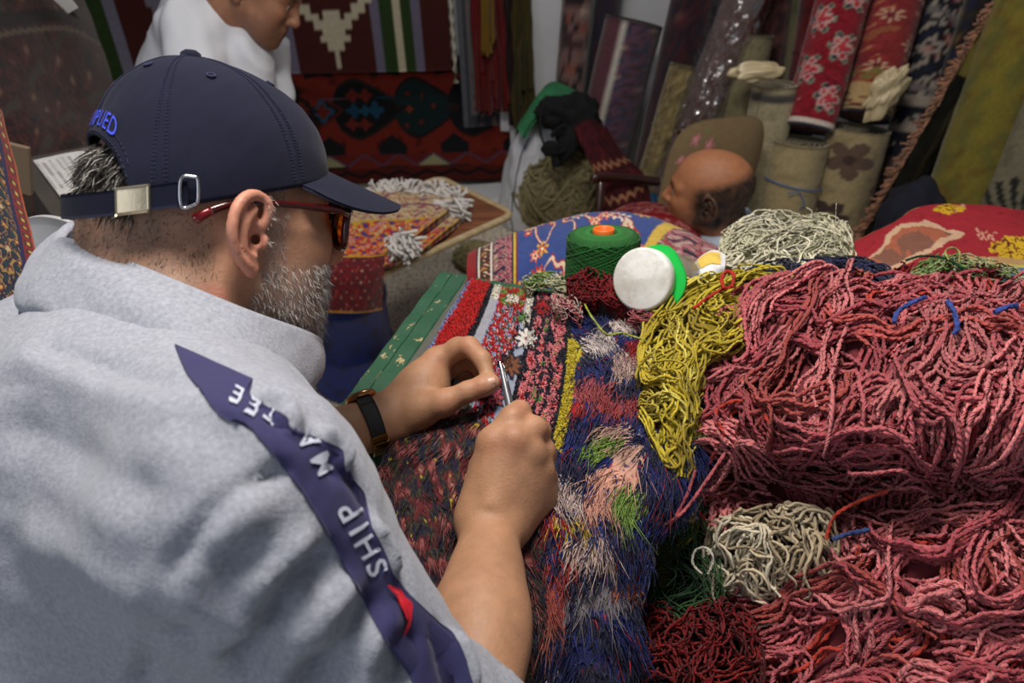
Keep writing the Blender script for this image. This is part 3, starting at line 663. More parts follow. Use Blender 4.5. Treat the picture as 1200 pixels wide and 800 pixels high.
roll('carpet_roll', *down(1128, 225, 2.28, 1196, 40, 2.36, 1.6), .098, solid((124, 112, 46), (106, 102, 48), 12, .2, 44, (112, 92, 40)), 'moss yellow rolled carpet with faint floral texture', seed=20)
def linesf(u, v):
    img = solid((118, 112, 92), (108, 102, 84), 8)(u, v); X = (u - .5) * 3.; Y = (v - .45) * 4.; d = np.hypot(X, Y - .0); 
    s = np.sin(14 * np.arctan2(Y + .6, X) ); return over(img, (np.abs(s) > .72) & (Y < .15 + .2 * np.cos(3 * X)) & (Y > -.65), (40, 40, 38))
roll('carpet_roll', *down(1182, 232, 2.2, 1226, 120, 2.26, 1.8), .092, linesf, 'grey beige rolled carpet with black line drawn petals at the right edge', n=80, m=130, seed=21)

# mat with a salmon fringe leaning diagonally in front of the dark rolls
a0, a1 = WY(1003, 285, 2.26), WY(1182, -25, 2.42)
U, V = uvgrid(30, 120); side = nrm(np.cross(nrm(a1 - a0), A(0, -1, 0)))
if side[0] < 0: side = -side
P = a0 + V[..., None] * (a1 - a0) + U[..., None] * (side * .16 + A(0, .07, 0)); P = P - (.025 * np.sin(U * 3.1))[..., None] * A(0, 1, 0) + (.012 * snoise(np.stack([U, V * 4], -1), .7, 2))[..., None] * A(0, 1, .3)
def matc(u, v):
    img = np.broadcast_to(lin((30, 30, 26)), u.shape + (3,)).copy(); img = over(img, v > .68, (122, 110, 58)); img = over(img, (u > .35) & (u < .5) & (v < .68), (56, 50, 36)); n = snoise(np.stack([u * 2, v * 10], -1), 1, 5); return over(img, (n > .45) & (v < .68) & (u > .5), (70, 58, 38))
mo = tag(sheet('fringed_mat', P, 'weave', col=matc(U, V), t=.01), 'dark mat with a salmon pink fringed edge leaning across the rolled carpets', 'mat')
fr = []; g = np.random.default_rng(3)
for k in range(240):
    p = a0 + (a1 - a0) * (k + .5) / 240; L_ = g.uniform(.018, .04); d = nrm(-side + g.normal(size=3) * .35 + A(0, -.2, -.3)); fr.append(np.stack([p + side * .004, p + d * L_ * .5 + A(0, -.004, 0), p + d * L_ + A(0, 0, -.006)]))
V_, F_, C_, U_ = tubes(np.array(fr), .0042, 4, col=lin((176, 128, 100))[None] * g.uniform(.7, 1.15, (240, 1))); mk('fringe', V_, F_, 'thread', mo, C_)

# ------------------------------------------------------------------ crumpled scraps, dark cushion
def blob(name, c, r, mat_, label, cat, amp=.25, f=6, seed=0, n=40, col=None, rot=None, parent=None, floor=None, octv=3):
    th, ph = np.meshgrid(np.linspace(0, 2 * math.pi, n, endpoint=False), np.linspace(.02, math.pi - .02, n // 2 + 4), indexing='ij')
    D = np.stack([np.cos(th) * np.sin(ph), np.sin(th) * np.sin(ph), np.cos(ph)], -1)
    R_ = 1 + amp * snoise(D, f * .16, seed, octv); P = D * R_[..., None] * np.asarray(r)
    if rot is not None: P = P @ np.asarray(rot).T
    P = P + np.asarray(c)
    if floor is not None: P[..., 2] = np.maximum(P[..., 2], floor + .004 * (1 + D[..., 2]))
    F = gfaces(n, P.shape[1], cu=True)[:, ::-1]
    cc = None if col is None else (col(D, P) if callable(col) else np.broadcast_to(col, P.shape))
    o = mk(name, P.reshape(-1, 3), F, mat_, parent, cc)
    return tag(o, label, cat) if label else o
blob('crumpled_plastic', WY(888, 84, 2.40), (.075, .035, .028), 'crumpled_cream' if 'crumpled_cream' in M else mat('crumpled_cream', (196, 178, 140), rough=.35, spec=.8, bump=.8, bscale=40), 'crumpled cream plastic scrap lying on top of the cream roll', 'plastic', .28, 7, 3, 60, octv=2)
blob('crumpled_plastic', WY(1038, 108, 2.36), (.045, .03, .085), 'crumpled_cream', 'crumpled cream plastic bag hanging between the faded red and black rolls', 'plastic', .3, 7, 7, 60, octv=2, rot=np.array([[.9, 0, .43], [0, 1, 0], [-.43, 0, .9]]))
blob('dark_cushion', WY(1066, 262, 2.12), (.10, .08, .14), mat('navy_cloth', (24, 27, 40), rough=.9), 'dark navy cloth bundle standing before the fringed mat', 'cushion', .16, 8, 2)

# ------------------------------------------------------------------ armchair with flowered back behind the bald man
ch = empty('armchair', (WY(830, 200, 2.25)[0], 2.25, 0), 'old armchair with tan flowered back and dark wooden arm', 'armchair')
cc = WY(832, 205, 2.22); U, V = uvgrid(60, 60)
X = (U - .5) * 2; Z = (V - .5) * 2
fx = X * np.sqrt(1 - .30 * Z ** 4); fz = Z * np.sqrt(1 - .30 * X ** 4)
P = cc + fx[..., None] * A(.150, .03, 0) + fz[..., None] * A(.035, .05, .160) + ((1 - X ** 4) * (1 - Z ** 4) * .035)[..., None] * A(0, -1, .1)
def chairc(u, v):
    img = np.broadcast_to(lin((116, 98, 72)), u.shape + (3,)).copy(); r = np.random.default_rng(2)
    for cx, cy, s, c in ((.22, .86, .05, (176, 104, 112)), (.12, .70, .045, (180, 112, 116)), (.32, .92, .03, (104, 112, 70)), (.37, .80, .055, (176, 104, 112)), (.20, .72, .03, (150, 96, 100)), (.17, .55, .05, (180, 112, 116)), (.13, .44, .035, (176, 104, 112)), (.28, .68, .035, (130, 104, 100)), (.46, .70, .05, (104, 112, 70)), (.28, .58, .04, (100, 106, 66)), (.22, .63, .03, (104, 112, 70)), (.33, .73, .025, (100, 110, 66))):
        d = np.hypot(u - cx, v - cy); an = np.arctan2(v - cy, u - cx); img = over(img, d < s * (.75 + .25 * np.cos(5 * an)), c); 
        if c[0] > 140: img = over(img, d < s * .35, (180, 140, 136))
    return img
sheet('backrest', P, 'weave', ch, chairc(U, V), t=.06, flip=False)
seatc = A(cc[0] - .03, 2.02, .08); box('seat', (-.2, -.16, -.035), (.2, .17, .035), mat('tan_cloth', (112, 94, 70), rough=.9, bump=.3, bscale=200), ch, .03, org=seatc)
a = WY(701, 208, 2.12); b = WY(772, 213, 2.2)
pts = catmull([a + A(-.012, 0, -.012), a, a * .5 + b * .5 + A(0, 0, .004), b], 30); V_, F_, C_, U_ = tubes(pts[None], .014, 8, flat=.7); mk('armrest', V_, F_, 'dark_wood', ch)
p0 = a + A(.008, 0, -.01); prof = [(.001, 0), (.014, 0), (.014, .04), (.009, .06), (.013, .12), (.015, .2), (.01, .26), (.013, .3), (.013, p0[2] - .002), (.001, p0[2])]
V_, F_ = lathe([(r_, min(z_, p0[2])) for r_, z_ in prof], 16, org=(p0[0], p0[1], 0)); mk('arm_post', V_, F_, 'dark_wood', ch)
for sx, sy in ((-.17, -.13), (.17, -.13), (-.17, .15), (.17, .15)): box('leg', (-.018, -.018, 0), (.018, .018, .05), 'dark_wood', ch, .003, org=(seatc[0] + sx, seatc[1] + sy, 0))

# dark red cloth draped between sack and armchair, red folded rug, small bits
def net(rows, n, m): return patch(np.array([[W(*p) for p in r] for r in rows]), n, m)
P = net([[(672, 150, 2.52), (690, 140, 2.55), (712, 150, 2.6)], [(690, 188, 2.45), (708, 182, 2.44), (730, 180, 2.5)], [(704, 225, 2.4), (730, 222, 2.36), (756, 206, 2.42)], [(708, 268, 2.36), (736, 258, 2.34), (764, 244, 2.38)]], 50, 40)
def drc(u, v):
    img = floral(v, u, pal((62, 20, 24), (48, 16, 20), (74, 28, 30), (60, 18, 22), (40, 14, 18), (70, 24, 26)), 3, 4, 3); return over(img, (np.abs(u - .42 - .02 * np.sin(v * 40)) < .02) | (np.abs(u - .74 - .02 * np.sin(v * 40)) < .02), (132, 90, 66))
U, V = uvgrid(50, 40); tag(sheet('draped_cloth', P, 'weave', col=drc(U, V), t=.012, flip=True), 'dark maroon cloth with tan dotted lines draped beside the dark wooden armrest', 'cloth')
blob('wool_ball', W(728, 236, 2.42), (.035, .03, .02), mat('mustard', (138, 118, 26), rough=.95), 'small mustard wool scrap under the dark wooden armrest', 'wool', .3, 9, 4)
blob('wool_ball', W(752, 238, 2.46), (.06, .04, .03), mat('teal', (24, 70, 104), rough=.95), 'teal blue wool bundle under the dark wooden armrest', 'wool', .3, 9, 6)
P = net([[(700, 256, 2.28), (745, 237, 2.3), (792, 243, 2.3), (815, 262, 2.3)], [(694, 285, 2.18), (745, 256, 2.12), (795, 258, 2.1), (822, 280, 2.1)], [(690, 335, 2.2), (745, 300, 2.12), (800, 300, 2.1), (830, 330, 2.1)]], 40, 60)
def frc(u, v): return over(floral(v, u, pal((118, 36, 42), (150, 96, 92), (132, 60, 60), (160, 116, 108), (96, 28, 36), (150, 84, 80)), 5, 3, 6), (u > .42) & (u < .5), (120, 18, 26))
U, V = uvgrid(40, 60); tag(sheet('folded_rug', P, 'weave', col=frc(U, V), t=.10, flip=True), 'folded faded red rug lying beneath the armrest behind the blue bundle', 'rug')

# ------------------------------------------------------------------ white sack with black bag and green cloth, fleece piles
sp = W(622, 205, 3.12); base = A(sp[0], sp[1], 0); H = W(640, 128, 3.05)[2]
th, t = np.meshgrid(np.linspace(0, 2 * math.pi, 80, endpoint=False), np.linspace(0, 1, 60), indexing='ij')
rad = np.interp(t, [0, .04, .2, .5, .75, .92, 1], [.01, .12, .135, .13, .115, .07, .005]); zz = np.interp(t, [0, .04, 1], [.0, .0, H])
P = np.stack([base[0] + .055 * t ** 1.3 + rad * np.cos(th) * 1.0, base[1] + .02 * t + rad * np.sin(th) * .8, zz], -1)
P[..., 0] += .012 * snoise(np.stack([np.cos(th), np.sin(th), t * 3], -1), .6, 3); P[..., 1] += .01 * snoise(np.stack([np.cos(th) * 2, np.sin(th), t * 5], -1), .6, 5); P[..., 2] = np.maximum(P[..., 2], 0)
so = tag(mk('sack', P.reshape(-1, 3), gfaces(80, 60, cu=True), 'sack'), 'full white woven plastic sack standing under the black bag', 'sack')
ln = P[52, 4:52]; V_, F_, C_, U_ = tubes(catmull(ln + A(-.004, -.004, 0), 60)[None], .0022, 5); mk('seam', V_, F_, 'black_cloth', so)
P = net([[(612, 142, 3.0), (640, 98, 3.02), (662, 96, 3.04), (682, 104, 3.06)], [(606, 150, 2.92), (634, 114, 2.92), (658, 106, 2.93), (684, 112, 2.98)], [(612, 158, 2.86), (634, 128, 2.86), (654, 120, 2.86), (680, 122, 2.92)]], 40, 50)
P[..., 2] += .012 * snoise(P, 7, 3); tag(sheet('green_cloth', P, 'green_cloth', t=.012, flip=True), 'green cloth lying on top of the black bag and white sack', 'cloth')
bg = tag(blob('shoulder_bag', W(676, 142, 2.86), (.085, .06, .10), 'black_cloth', None, None, .22, 8, 5, 60), 'black cloth shoulder bag slung over the white sack', 'bag')
blob('bag_flap', W(652, 132, 2.84), (.075, .05, .06), 'black_cloth', None, None, .25, 9, 8, 50, parent=bg); blob('bag_tail', W(664, 172, 2.80), (.035, .03, .085), 'black_cloth', None, None, .2, 9, 9, 40, rot=np.array([[.85, 0, .5], [0, 1, 0], [-.5, 0, .85]]), parent=bg)
for pts in ([(638, 122, 2.8), (633, 145, 2.77), (636, 165, 2.76), (648, 180, 2.76), (662, 176, 2.77)], [(646, 160, 2.77), (656, 150, 2.77), (664, 148, 2.78)], [(648, 178, 2.76), (652, 190, 2.77), (652, 196, 2.78)]):
    V_, F_, C_, U_ = tubes(catmull([W(*p) for p in pts], 30)[None], .011, 6, flat=.4); mk('bag_strap', V_, F_, 'black_cloth', bg)
blob('bag_buckle', W(645, 174, 2.75), (.03, .018, .028), 'black_cloth', None, None, .2, 9, 3, 30, parent=bg)
def wool_pile(name, c, r, colr, label, n, seed, rad=.004, floor=0., cat='wool', core=.86, lenf=1.2, kind='stuff'):
    g = np.random.default_rng(seed); D = nrm(g.normal(size=(n, 3)) * A(1, 1, .9)); D[:, 2] = np.abs(D[:, 2]) - .1; D = nrm(D); S = []
    T1 = nrm(np.cross(D, g.normal(size=(n, 3)))); k = 15; t = np.linspace(-1, 1, k)
    ang = t[None] * lenf * g.uniform(.4, 1, (n, 1)); wob = g.uniform(2, 6, (n, 1)); pz = g.uniform(0, 6.28, (n, 1)); B = np.cross(D, T1)
    Q = D[:, None] * np.cos(ang)[..., None] + T1[:, None] * np.sin(ang)[..., None] + B[:, None] * (.28 * np.sin(wob * t[None] + pz))[..., None]
    Q = nrm(Q) * (1 + .06 * np.sin(wob * 1.7 * t + pz * 2) + g.normal(size=(n, 1)) * .05)[..., None]
    S = Q * np.asarray(r) + np.asarray(c); S[..., 2] = np.maximum(S[..., 2], floor + rad)
    cl = lin(colr)[None] * g.uniform(.65, 1.2, (n, 1))
    a_ = tubes(S, rad, 4, col=cl, cap=False)
    th, ph = np.meshgrid(np.linspace(0, 2 * math.pi, 30, endpoint=False), np.linspace(.02, math.pi - .02, 18), indexing='ij')
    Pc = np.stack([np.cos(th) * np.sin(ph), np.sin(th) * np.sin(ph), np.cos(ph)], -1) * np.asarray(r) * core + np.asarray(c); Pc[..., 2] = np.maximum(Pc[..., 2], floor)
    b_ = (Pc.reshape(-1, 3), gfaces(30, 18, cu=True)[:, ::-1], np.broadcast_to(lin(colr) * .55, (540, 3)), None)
    V_, F_, C_, U_ = merge([a_, b_]); return tag(mk(name, V_, F_, 'thread', col=C_, uv=U_), label, cat, kind=kind)
c = WZ(658, 228, .13); wool_pile('wool_pile', c, (.17, .14, .19), (142, 132, 96), 'heap of pale undyed wool on the floor before the white sack', 700, 3, .0055)
c = WZ(632, 247, .05); wool_pile('wool_pile', c, (.10, .08, .065), (138, 116, 66), 'small tan wool heap at the foot of the pale wool', 300, 4, .005)
# flattened grey-brown sacking by the sack, and a bit of yarn on the floor by the tray
for k in range(3):
    a = WZ(578 + 10 * k, 262 - 9 * k, .02); P = np.stack([np.stack([a + A(.14 * q - .02, .02 * math.sin(q * 3) + .05 * s * 1., .012 + .012 * math.sin(math.pi * s)) for s in np.linspace(0, 1, 8)]) for q in np.linspace(0, 1, 16)])
    tag(sheet('floor_slat', P, mat('grey_board_%d' % k, (98, 88, 78), rough=.9), t=.012), ['front', 'middle', 'rear'][k] + ' grey brown slat lying on the floor by the sack', 'slat', 'slats by the sack')
c = WZ(556, 300, .02); wool_pile('wool_strands', c, (.07, .10, .03), (150, 140, 100), 'loose straw coloured wool on the floor right of the tray', 120, 6, .004)

# ------------------------------------------------------------------ left side: carpet heap, newspaper, plastic chair, standing rug
P = net([[(-120, -160, 2.3), (-10, -140, 2.35), (60, -80, 2.45), (96, -10, 2.5)], [(-120, -30, 2.0), (-20, -20, 2.05), (70, 10, 2.2), (122, 60, 2.35)], [(-120, 90, 1.75), (0, 90, 1.8), (70, 110, 1.95), (142, 130, 2.15)], [(-120, 190, 1.7), (10, 180, 1.7), (80, 170, 1.85), (160, 190, 2.05)], [(-120, 330, 1.8), (20, 300, 1.75), (90, 270, 1.85), (180, 290, 2.0)]], 120, 120)
P += (.03 * snoise(P, 2.2, 8))[..., None] * A(.3, -1, .3)
def heapc(u, v): return bands(floral(v, u, pal((66, 40, 38), (40, 34, 36), (82, 48, 42), (98, 82, 70), (46, 30, 32), (58, 52, 48)), 6, 7, 5), u + .25 * v, [(.42, .46, (36, 26, 28)), (.47, .48, (96, 82, 68))])
U, V = uvgrid(120, 120); tag(sheet('carpet_heap', P, 'pile', col=heapc(U, V), t=.06, flip=True), 'heap of dull maroon carpet piled up in the top left corner', 'carpet')
# tag on the heap
box('price_tag', (-.035, -.003, -.03), (.035, .003, .03), 'paper', bev=.001, org=W(71, 4, 2.2), M3=np.array([[.9, .1, -.4], [0, 1, 0], [.4, 0, .9]])); tag(bpy.data.objects['price_tag'], 'pale paper tag lying on the maroon carpet heap', 'tag')
# grey box edge carrying the newspaper
c0 = W(72, 205, 1.5); ax = nrm(W(96, 262, 1.42) - W(40, 186, 1.52)); ay = nrm(W(86, 168, 1.62) - W(30, 188, 1.55)); ay = nrm(ay - ax * (ax @ ay)); az = np.cross(ax, ay)
if az[2] < 0: az = -az
M3 = np.stack([ax, ay, az], 1); o0 = W(30, 188, 1.52)
bx = empty('crate', o0, 'dark grey wooden crate under the newspaper behind the cap', 'crate')
box('lid', (-.01, -.02, -.022), (.32, .24, 0), mat('dark_board', (70, 64, 60), rough=.8, var=.3, vscale=20), bx, .004, M3=M3, org=o0); box('body', (0, -.005, -.20), (.31, .22, -.022), 'dark_board', bx, .004, M3=M3, org=o0)
npz = []
PN = np.stack([np.stack([o0 + ax * (.01 + .22 * a) + ay * (.01 + .17 * b) + az * (.004 + .003 * math.sin(3 * a + 2 * b)) for b in np.linspace(0, 1, 60)]) for a in np.linspace(0, 1, 80)])
U, V = uvgrid(80, 60); img = np.broadcast_to(lin((200, 198, 196)), U.shape + (3,)).copy()
rows = (np.floor(V * 30) % 2 == 0) & (np.abs((V * 5) % 1 - .5) < .46) & (np.sin(U * 240 + np.floor(V * 30) * 7) > -.75) & (U > .06) & (U < .5)
img = over(img, rows, (150, 150, 152)); pic = (U > .42) & (U < .9) & (V > .25) & (V < .8); img = over(img, pic, (120, 130, 150)); img = over(img, pic & (snoise(np.stack([U, V], -1), 9, 3) > .1), (70, 76, 92)); img = over(img, pic & (snoise(np.stack([U, V], -1), 12, 5) > .6), (176, 150, 130))
tag(sheet('newspaper', PN, 'weave', col=img, t=.003, flip=bool(np.cross(ax, ay) @ az < 0)), 'folded newspaper lying on the dark crate behind the cap', 'newspaper')
# white plastic chair
pc = empty('plastic_chair', (W(60, 285, 1.15)[0], W(60, 285, 1.15)[1], 0), 'white plastic chair with rounded back behind the seated man', 'chair')
cb = W(62, 278, 1.15); U, V = uvgrid(40, 30)
s = (U - .5) * 2; top = cb[2] + .0
ax = nrm(W(96, 292, 1.12) - W(26, 262, 1.18)); ax[2] = 0; ax = nrm(ax); bk = A(-ax[1], ax[0], 0)
hgt = .42; shp = (1 - np.abs(s) ** 3 * .28)
P = cb + A(-.02, 0, 0) + (s * .20)[..., None] * ax + ((V - 1) * hgt * 1 + V * (shp - 1) * .35)[..., None] * A(0, 0, 1) + (.05 * (1 - s ** 2) - .05 * (1 - V))[..., None] * bk
sheet('backrest', P, 'white_plastic', pc, t=.008, back=True)
sz = cb[2] - hgt; so_ = cb - bk * .2
P = np.stack([np.stack([A(so_[0], so_[1], sz) + ax * .2 * a + bk * .2 * b + A(0, 0, .012 * (a * a)) for b in np.linspace(-1, 1, 14)]) for a in np.linspace(-1, 1, 14)]); sheet('seat', P, 'white_plastic', pc, t=.01, flip=False)
for a_, b_ in ((-1, -1), (1, -1), (-1, 1), (1, 1)):
    q = A(so_[0], so_[1], 0) + ax * .18 * a_ + bk * .17 * b_; V_, F_, C_, U_ = tubes(np.stack([q + A(0, 0, sz), q + ax * .03 * a_ + bk * .03 * b_])[None], .02, 8); mk('leg', V_, F_, 'white_plastic', pc)
# colourful rug hanging at the left edge
P = net([[(-70, 60, 1.2), (-30, 90, 1.2), (2, 130, 1.22)], [(-70, 180, 1.1), (-20, 200, 1.1), (28, 235, 1.12)], [(-70, 310, 1.02), (-5, 310, 1.02), (48, 315, 1.05)], [(-70, 440, .98), (0, 430, .98), (66, 410, 1.02)]], 200, 110)
P += (.006 * snoise(P, 4, 3))[..., None] * A(0, -1, 0)
def leftc(u, v):
    img = floral(v, u, pal((44, 40, 58), (150, 118, 70), (120, 44, 40), (176, 140, 74), (40, 56, 60), (170, 150, 116)), 5, 12, 14)
    img = over(img, v > .80, (120, 40, 44)); img = over(img, (v > .82) & (v < .94) & (np.abs((u * 26) % 1 - .5) < .28), (70, 50, 44)); img = over(img, (v > .86) & (v < .90) & (np.abs((u * 26) % 1 - .5) < .16), (178, 146, 76)); img = over(img, (v > .76) & (v < .8), (40, 42, 74)); img = over(img, v > .96, (156, 84, 54))
    return img
U, V = uvgrid(200, 110); tag(sheet('standing_rug', P, 'pile', col=leftc(U, V), t=.012, flip=True), 'colourful patterned rug hanging at the left edge beside the plastic chair', 'rug')
box('cardboard_flap', (-.03, -.004, -.045), (.03, .004, .045), mat('cardboard', (122, 104, 84), rough=.9), bev=.002, org=W(14, 196, 1.3), M3=np.array([[.92, .1, .3], [0, 1, 0], [-.3, 0, .92]])); tag(bpy.data.objects['cardboard_flap'], 'tan cardboard flap stuck behind the rug at the left edge', 'cardboard')

# ------------------------------------------------------------------ blue barrel, tray and folded rug
bz = .45; bc = WZ(412, 452, 0); bc = A(bc[0] + .01, bc[1] + .03, 0)
R_ = .125
prof = [(.001, .0), (R_ - .012, 0), (R_ - .004, .012), (R_, .03), (R_, .13), (R_ + .006, .14), (R_ + .006, .155), (R_, .165), (R_, .29), (R_ + .006, .30), (R_ + .006, .315), (R_, .325), (R_, .42), (R_ - .006, .44), (.001, .445)]
V_, F_ = lathe(prof, 48, org=bc); tag(mk('barrel', V_, F_, 'barrel_blue'), 'blue plastic barrel standing on the terrazzo floor under the tray', 'barrel')
# tray: rounded board, long axis from the barrel to the right rear
tz = .447
c4 = [WZ(x, y, tz) for x, y in ((372, 300), (452, 315), (574, 268), (500, 240))]
tc_ = sum(c4) / 4; ex = nrm((c4[2] - c4[1]) + (c4[3] - c4[0])); ex[2] = 0; ex = nrm(ex); ey = A(-ex[1], ex[0], 0)
hx, hy = .26, .17; tc_ = c4[1] * .5 + c4[2] * .5 - ey * 0 + A(0, 0, 0); tc_ = tc_ + ey * (hy - .01); 
def rrect(hx, hy, r, n=8):
    out = []
    for cx, cy, a0 in ((hx - r, hy - r, 0), (-hx + r, hy - r, 90), (-hx + r, -hy + r, 180), (hx - r, -hy + r, 270)):
        for k in range(n + 1): t_ = math.radians(a0 + 90 * k / n); out.append((cx + r * math.cos(t_), cy + r * math.sin(t_)))
    return np.array(out)
def slab(name, outl, z0, z1, mat_, parent, org, ex, ey):
    P2 = np.array([org + ex * x + ey * y for x, y in outl]); k = len(P2); V_ = np.concatenate([P2 * A(1, 1, 0) + A(0, 0, z0), P2 * A(1, 1, 0) + A(0, 0, z1)])
    F = [list(range(k, 2 * k)), list(range(k - 1, -1, -1))] + [[i, (i + 1) % k, k + (i + 1) % k, k + i] for i in range(k)]
    return mk(name, V_, F, mat_, parent, smooth=False)
tr = empty('tray', A(tc_[0], tc_[1], tz), 'brown wooden tray board with pale rounded rim on the blue barrel', 'tray')
slab('board', rrect(hx, hy, .03), tz, tz + .014, 'tray_wood', tr, tc_, ex, ey)
ol = rrect(hx + .004, hy + .004, .034, 6); S = np.array([A(*(tc_ + ex * x + ey * y)[:2], tz + .010) for x, y in ol]); V_, F_, C_, U_ = tubes(S[None], .011, 8, closed=True); mk('rim', V_, F_, 'pale_wood', tr)
# folded rug: two layers on the tray, one hanging down in front over the barrel
def redfl(seed, beige=False):
    P_ = pal((176, 34, 34), (196, 150, 40), (206, 186, 140), (150, 30, 34), (40, 50, 110), (186, 120, 120))
    def fn(u, v):
        img = floral(u, v, P_, 7, 6, seed)
        if beige: img = over(img, u < .42, floral(u, v, pal((190, 168, 128), (150, 60, 60), (80, 60, 110), (176, 140, 60), (196, 176, 140), (120, 60, 90)), 9, 9, seed + 2)); img = bands(img, u, [(.40, .43, (186, 148, 50)), (.20, .22, (120, 60, 80)), (.0, .03, (206, 190, 160))])
        return bands(img, v, [(.0, .02, (190, 150, 60)), (.97, 1, (196, 160, 50))])
    return fn
fr_ = empty('folded_rug', W(440, 275, 2.05), 'folded red and yellow flowered rug with white fringe on the tray', 'rug')
z1 = tz + .05
P = net([[(330, 232, 2.32), (400, 226, 2.34), (470, 222, 2.36), (536, 232, 2.34)], [(330, 260, 2.15), (400, 254, 2.18), (466, 250, 2.2), (520, 250, 2.22)], [(330, 296, 1.98), (390, 290, 2.0), (446, 282, 2.06), (492, 272, 2.12)], [(340, 308, 1.95), (380, 304, 1.96), (420, 302, 2.0), (452, 298, 2.04)]], 80, 100)
P[..., 2] += .006 * snoise(P, 6, 3); U, V = uvgrid(80, 100); sheet('top_layer', P, 'pile', fr_, redfl(3, True)(U, V), t=.018, flip=True)
P2 = P.copy(); P2 = P2 + A(.012, .0, -.028); P2[..., 0] += .02 * V; sheet('lower_layer', P2, 'pile', fr_, redfl(5, True)(U, V), t=.018, flip=True)
P = net([[(350, 298, 1.93), (390, 298, 1.93), (430, 300, 1.95), (452, 297, 1.99)], [(350, 330, 1.92), (390, 328, 1.90), (425, 328, 1.92), (450, 320, 1.97)], [(350, 365, 1.95), (390, 366, 1.93), (425, 367, 1.95), (448, 364, 2.0)]], 50, 70)
P[..., 1] -= .008 * snoise(P, 5, 9)
U, V = uvgrid(50, 70); hc = floral(V, U, pal((104, 20, 26), (70, 16, 22), (150, 120, 96), (120, 96, 84), (60, 34, 40), (124, 44, 40)), 9, 5, 8); hc = over(hc, U < .06, (186, 140, 40)); hc = over(hc, U > .95, (150, 104, 40)); sheet('hanging_end', P, 'pile', fr_, hc, t=.012, flip=True)
fr = []; g = np.random.default_rng(5)
for k in range(170):
    x = g.uniform(0, 1); a = W(440 + 100 * x, 226 + 8 * x * (x > .8), 2.35); L_ = .05; d = nrm(A(g.normal() * .8, .5 + g.normal() * .4, .25 + g.normal() * .5)); fr.append(catmull([a, a + d * L_ * .5 + g.normal(size=3) * .008, a + d * L_ + A(0, 0, -.01)], 8))
for k in range(70):
    a = W(505 + g.uniform(0, 26), 238 + g.uniform(-4, 10), 2.28); d = nrm(A(.7 + g.normal() * .3, -.1 + g.normal() * .3, -.3 + g.normal() * .2)); fr.append(catmull([a, a + d * .03 + g.normal(size=3) * .008, a + d * .06], 8))
fr2 = fr; fr = []
for k in range(110):
    a = W(466 + g.normal() * 5, 284 + g.normal() * 5, 2.04 + g.normal() * .01); d = nrm(A(.8 + g.normal() * .4, -.5 + g.normal() * .4, -.25 + g.normal() * .3)); fr.append(catmull([a, a + d * .022 + g.normal(size=3) * .008, a + d * .045], 8))
for nm_, q_ in (('fringe', fr2), ('corner_tassel', fr)):
    V_, F_, C_, U_ = tubes(np.array(q_), .0042, 5, col=lin((214, 210, 206))[None] * g.uniform(.85, 1.05, (len(q_), 1))); tag(mk(nm_, V_, F_, 'thread', fr_, C_, uv=U_), kind='stuff')
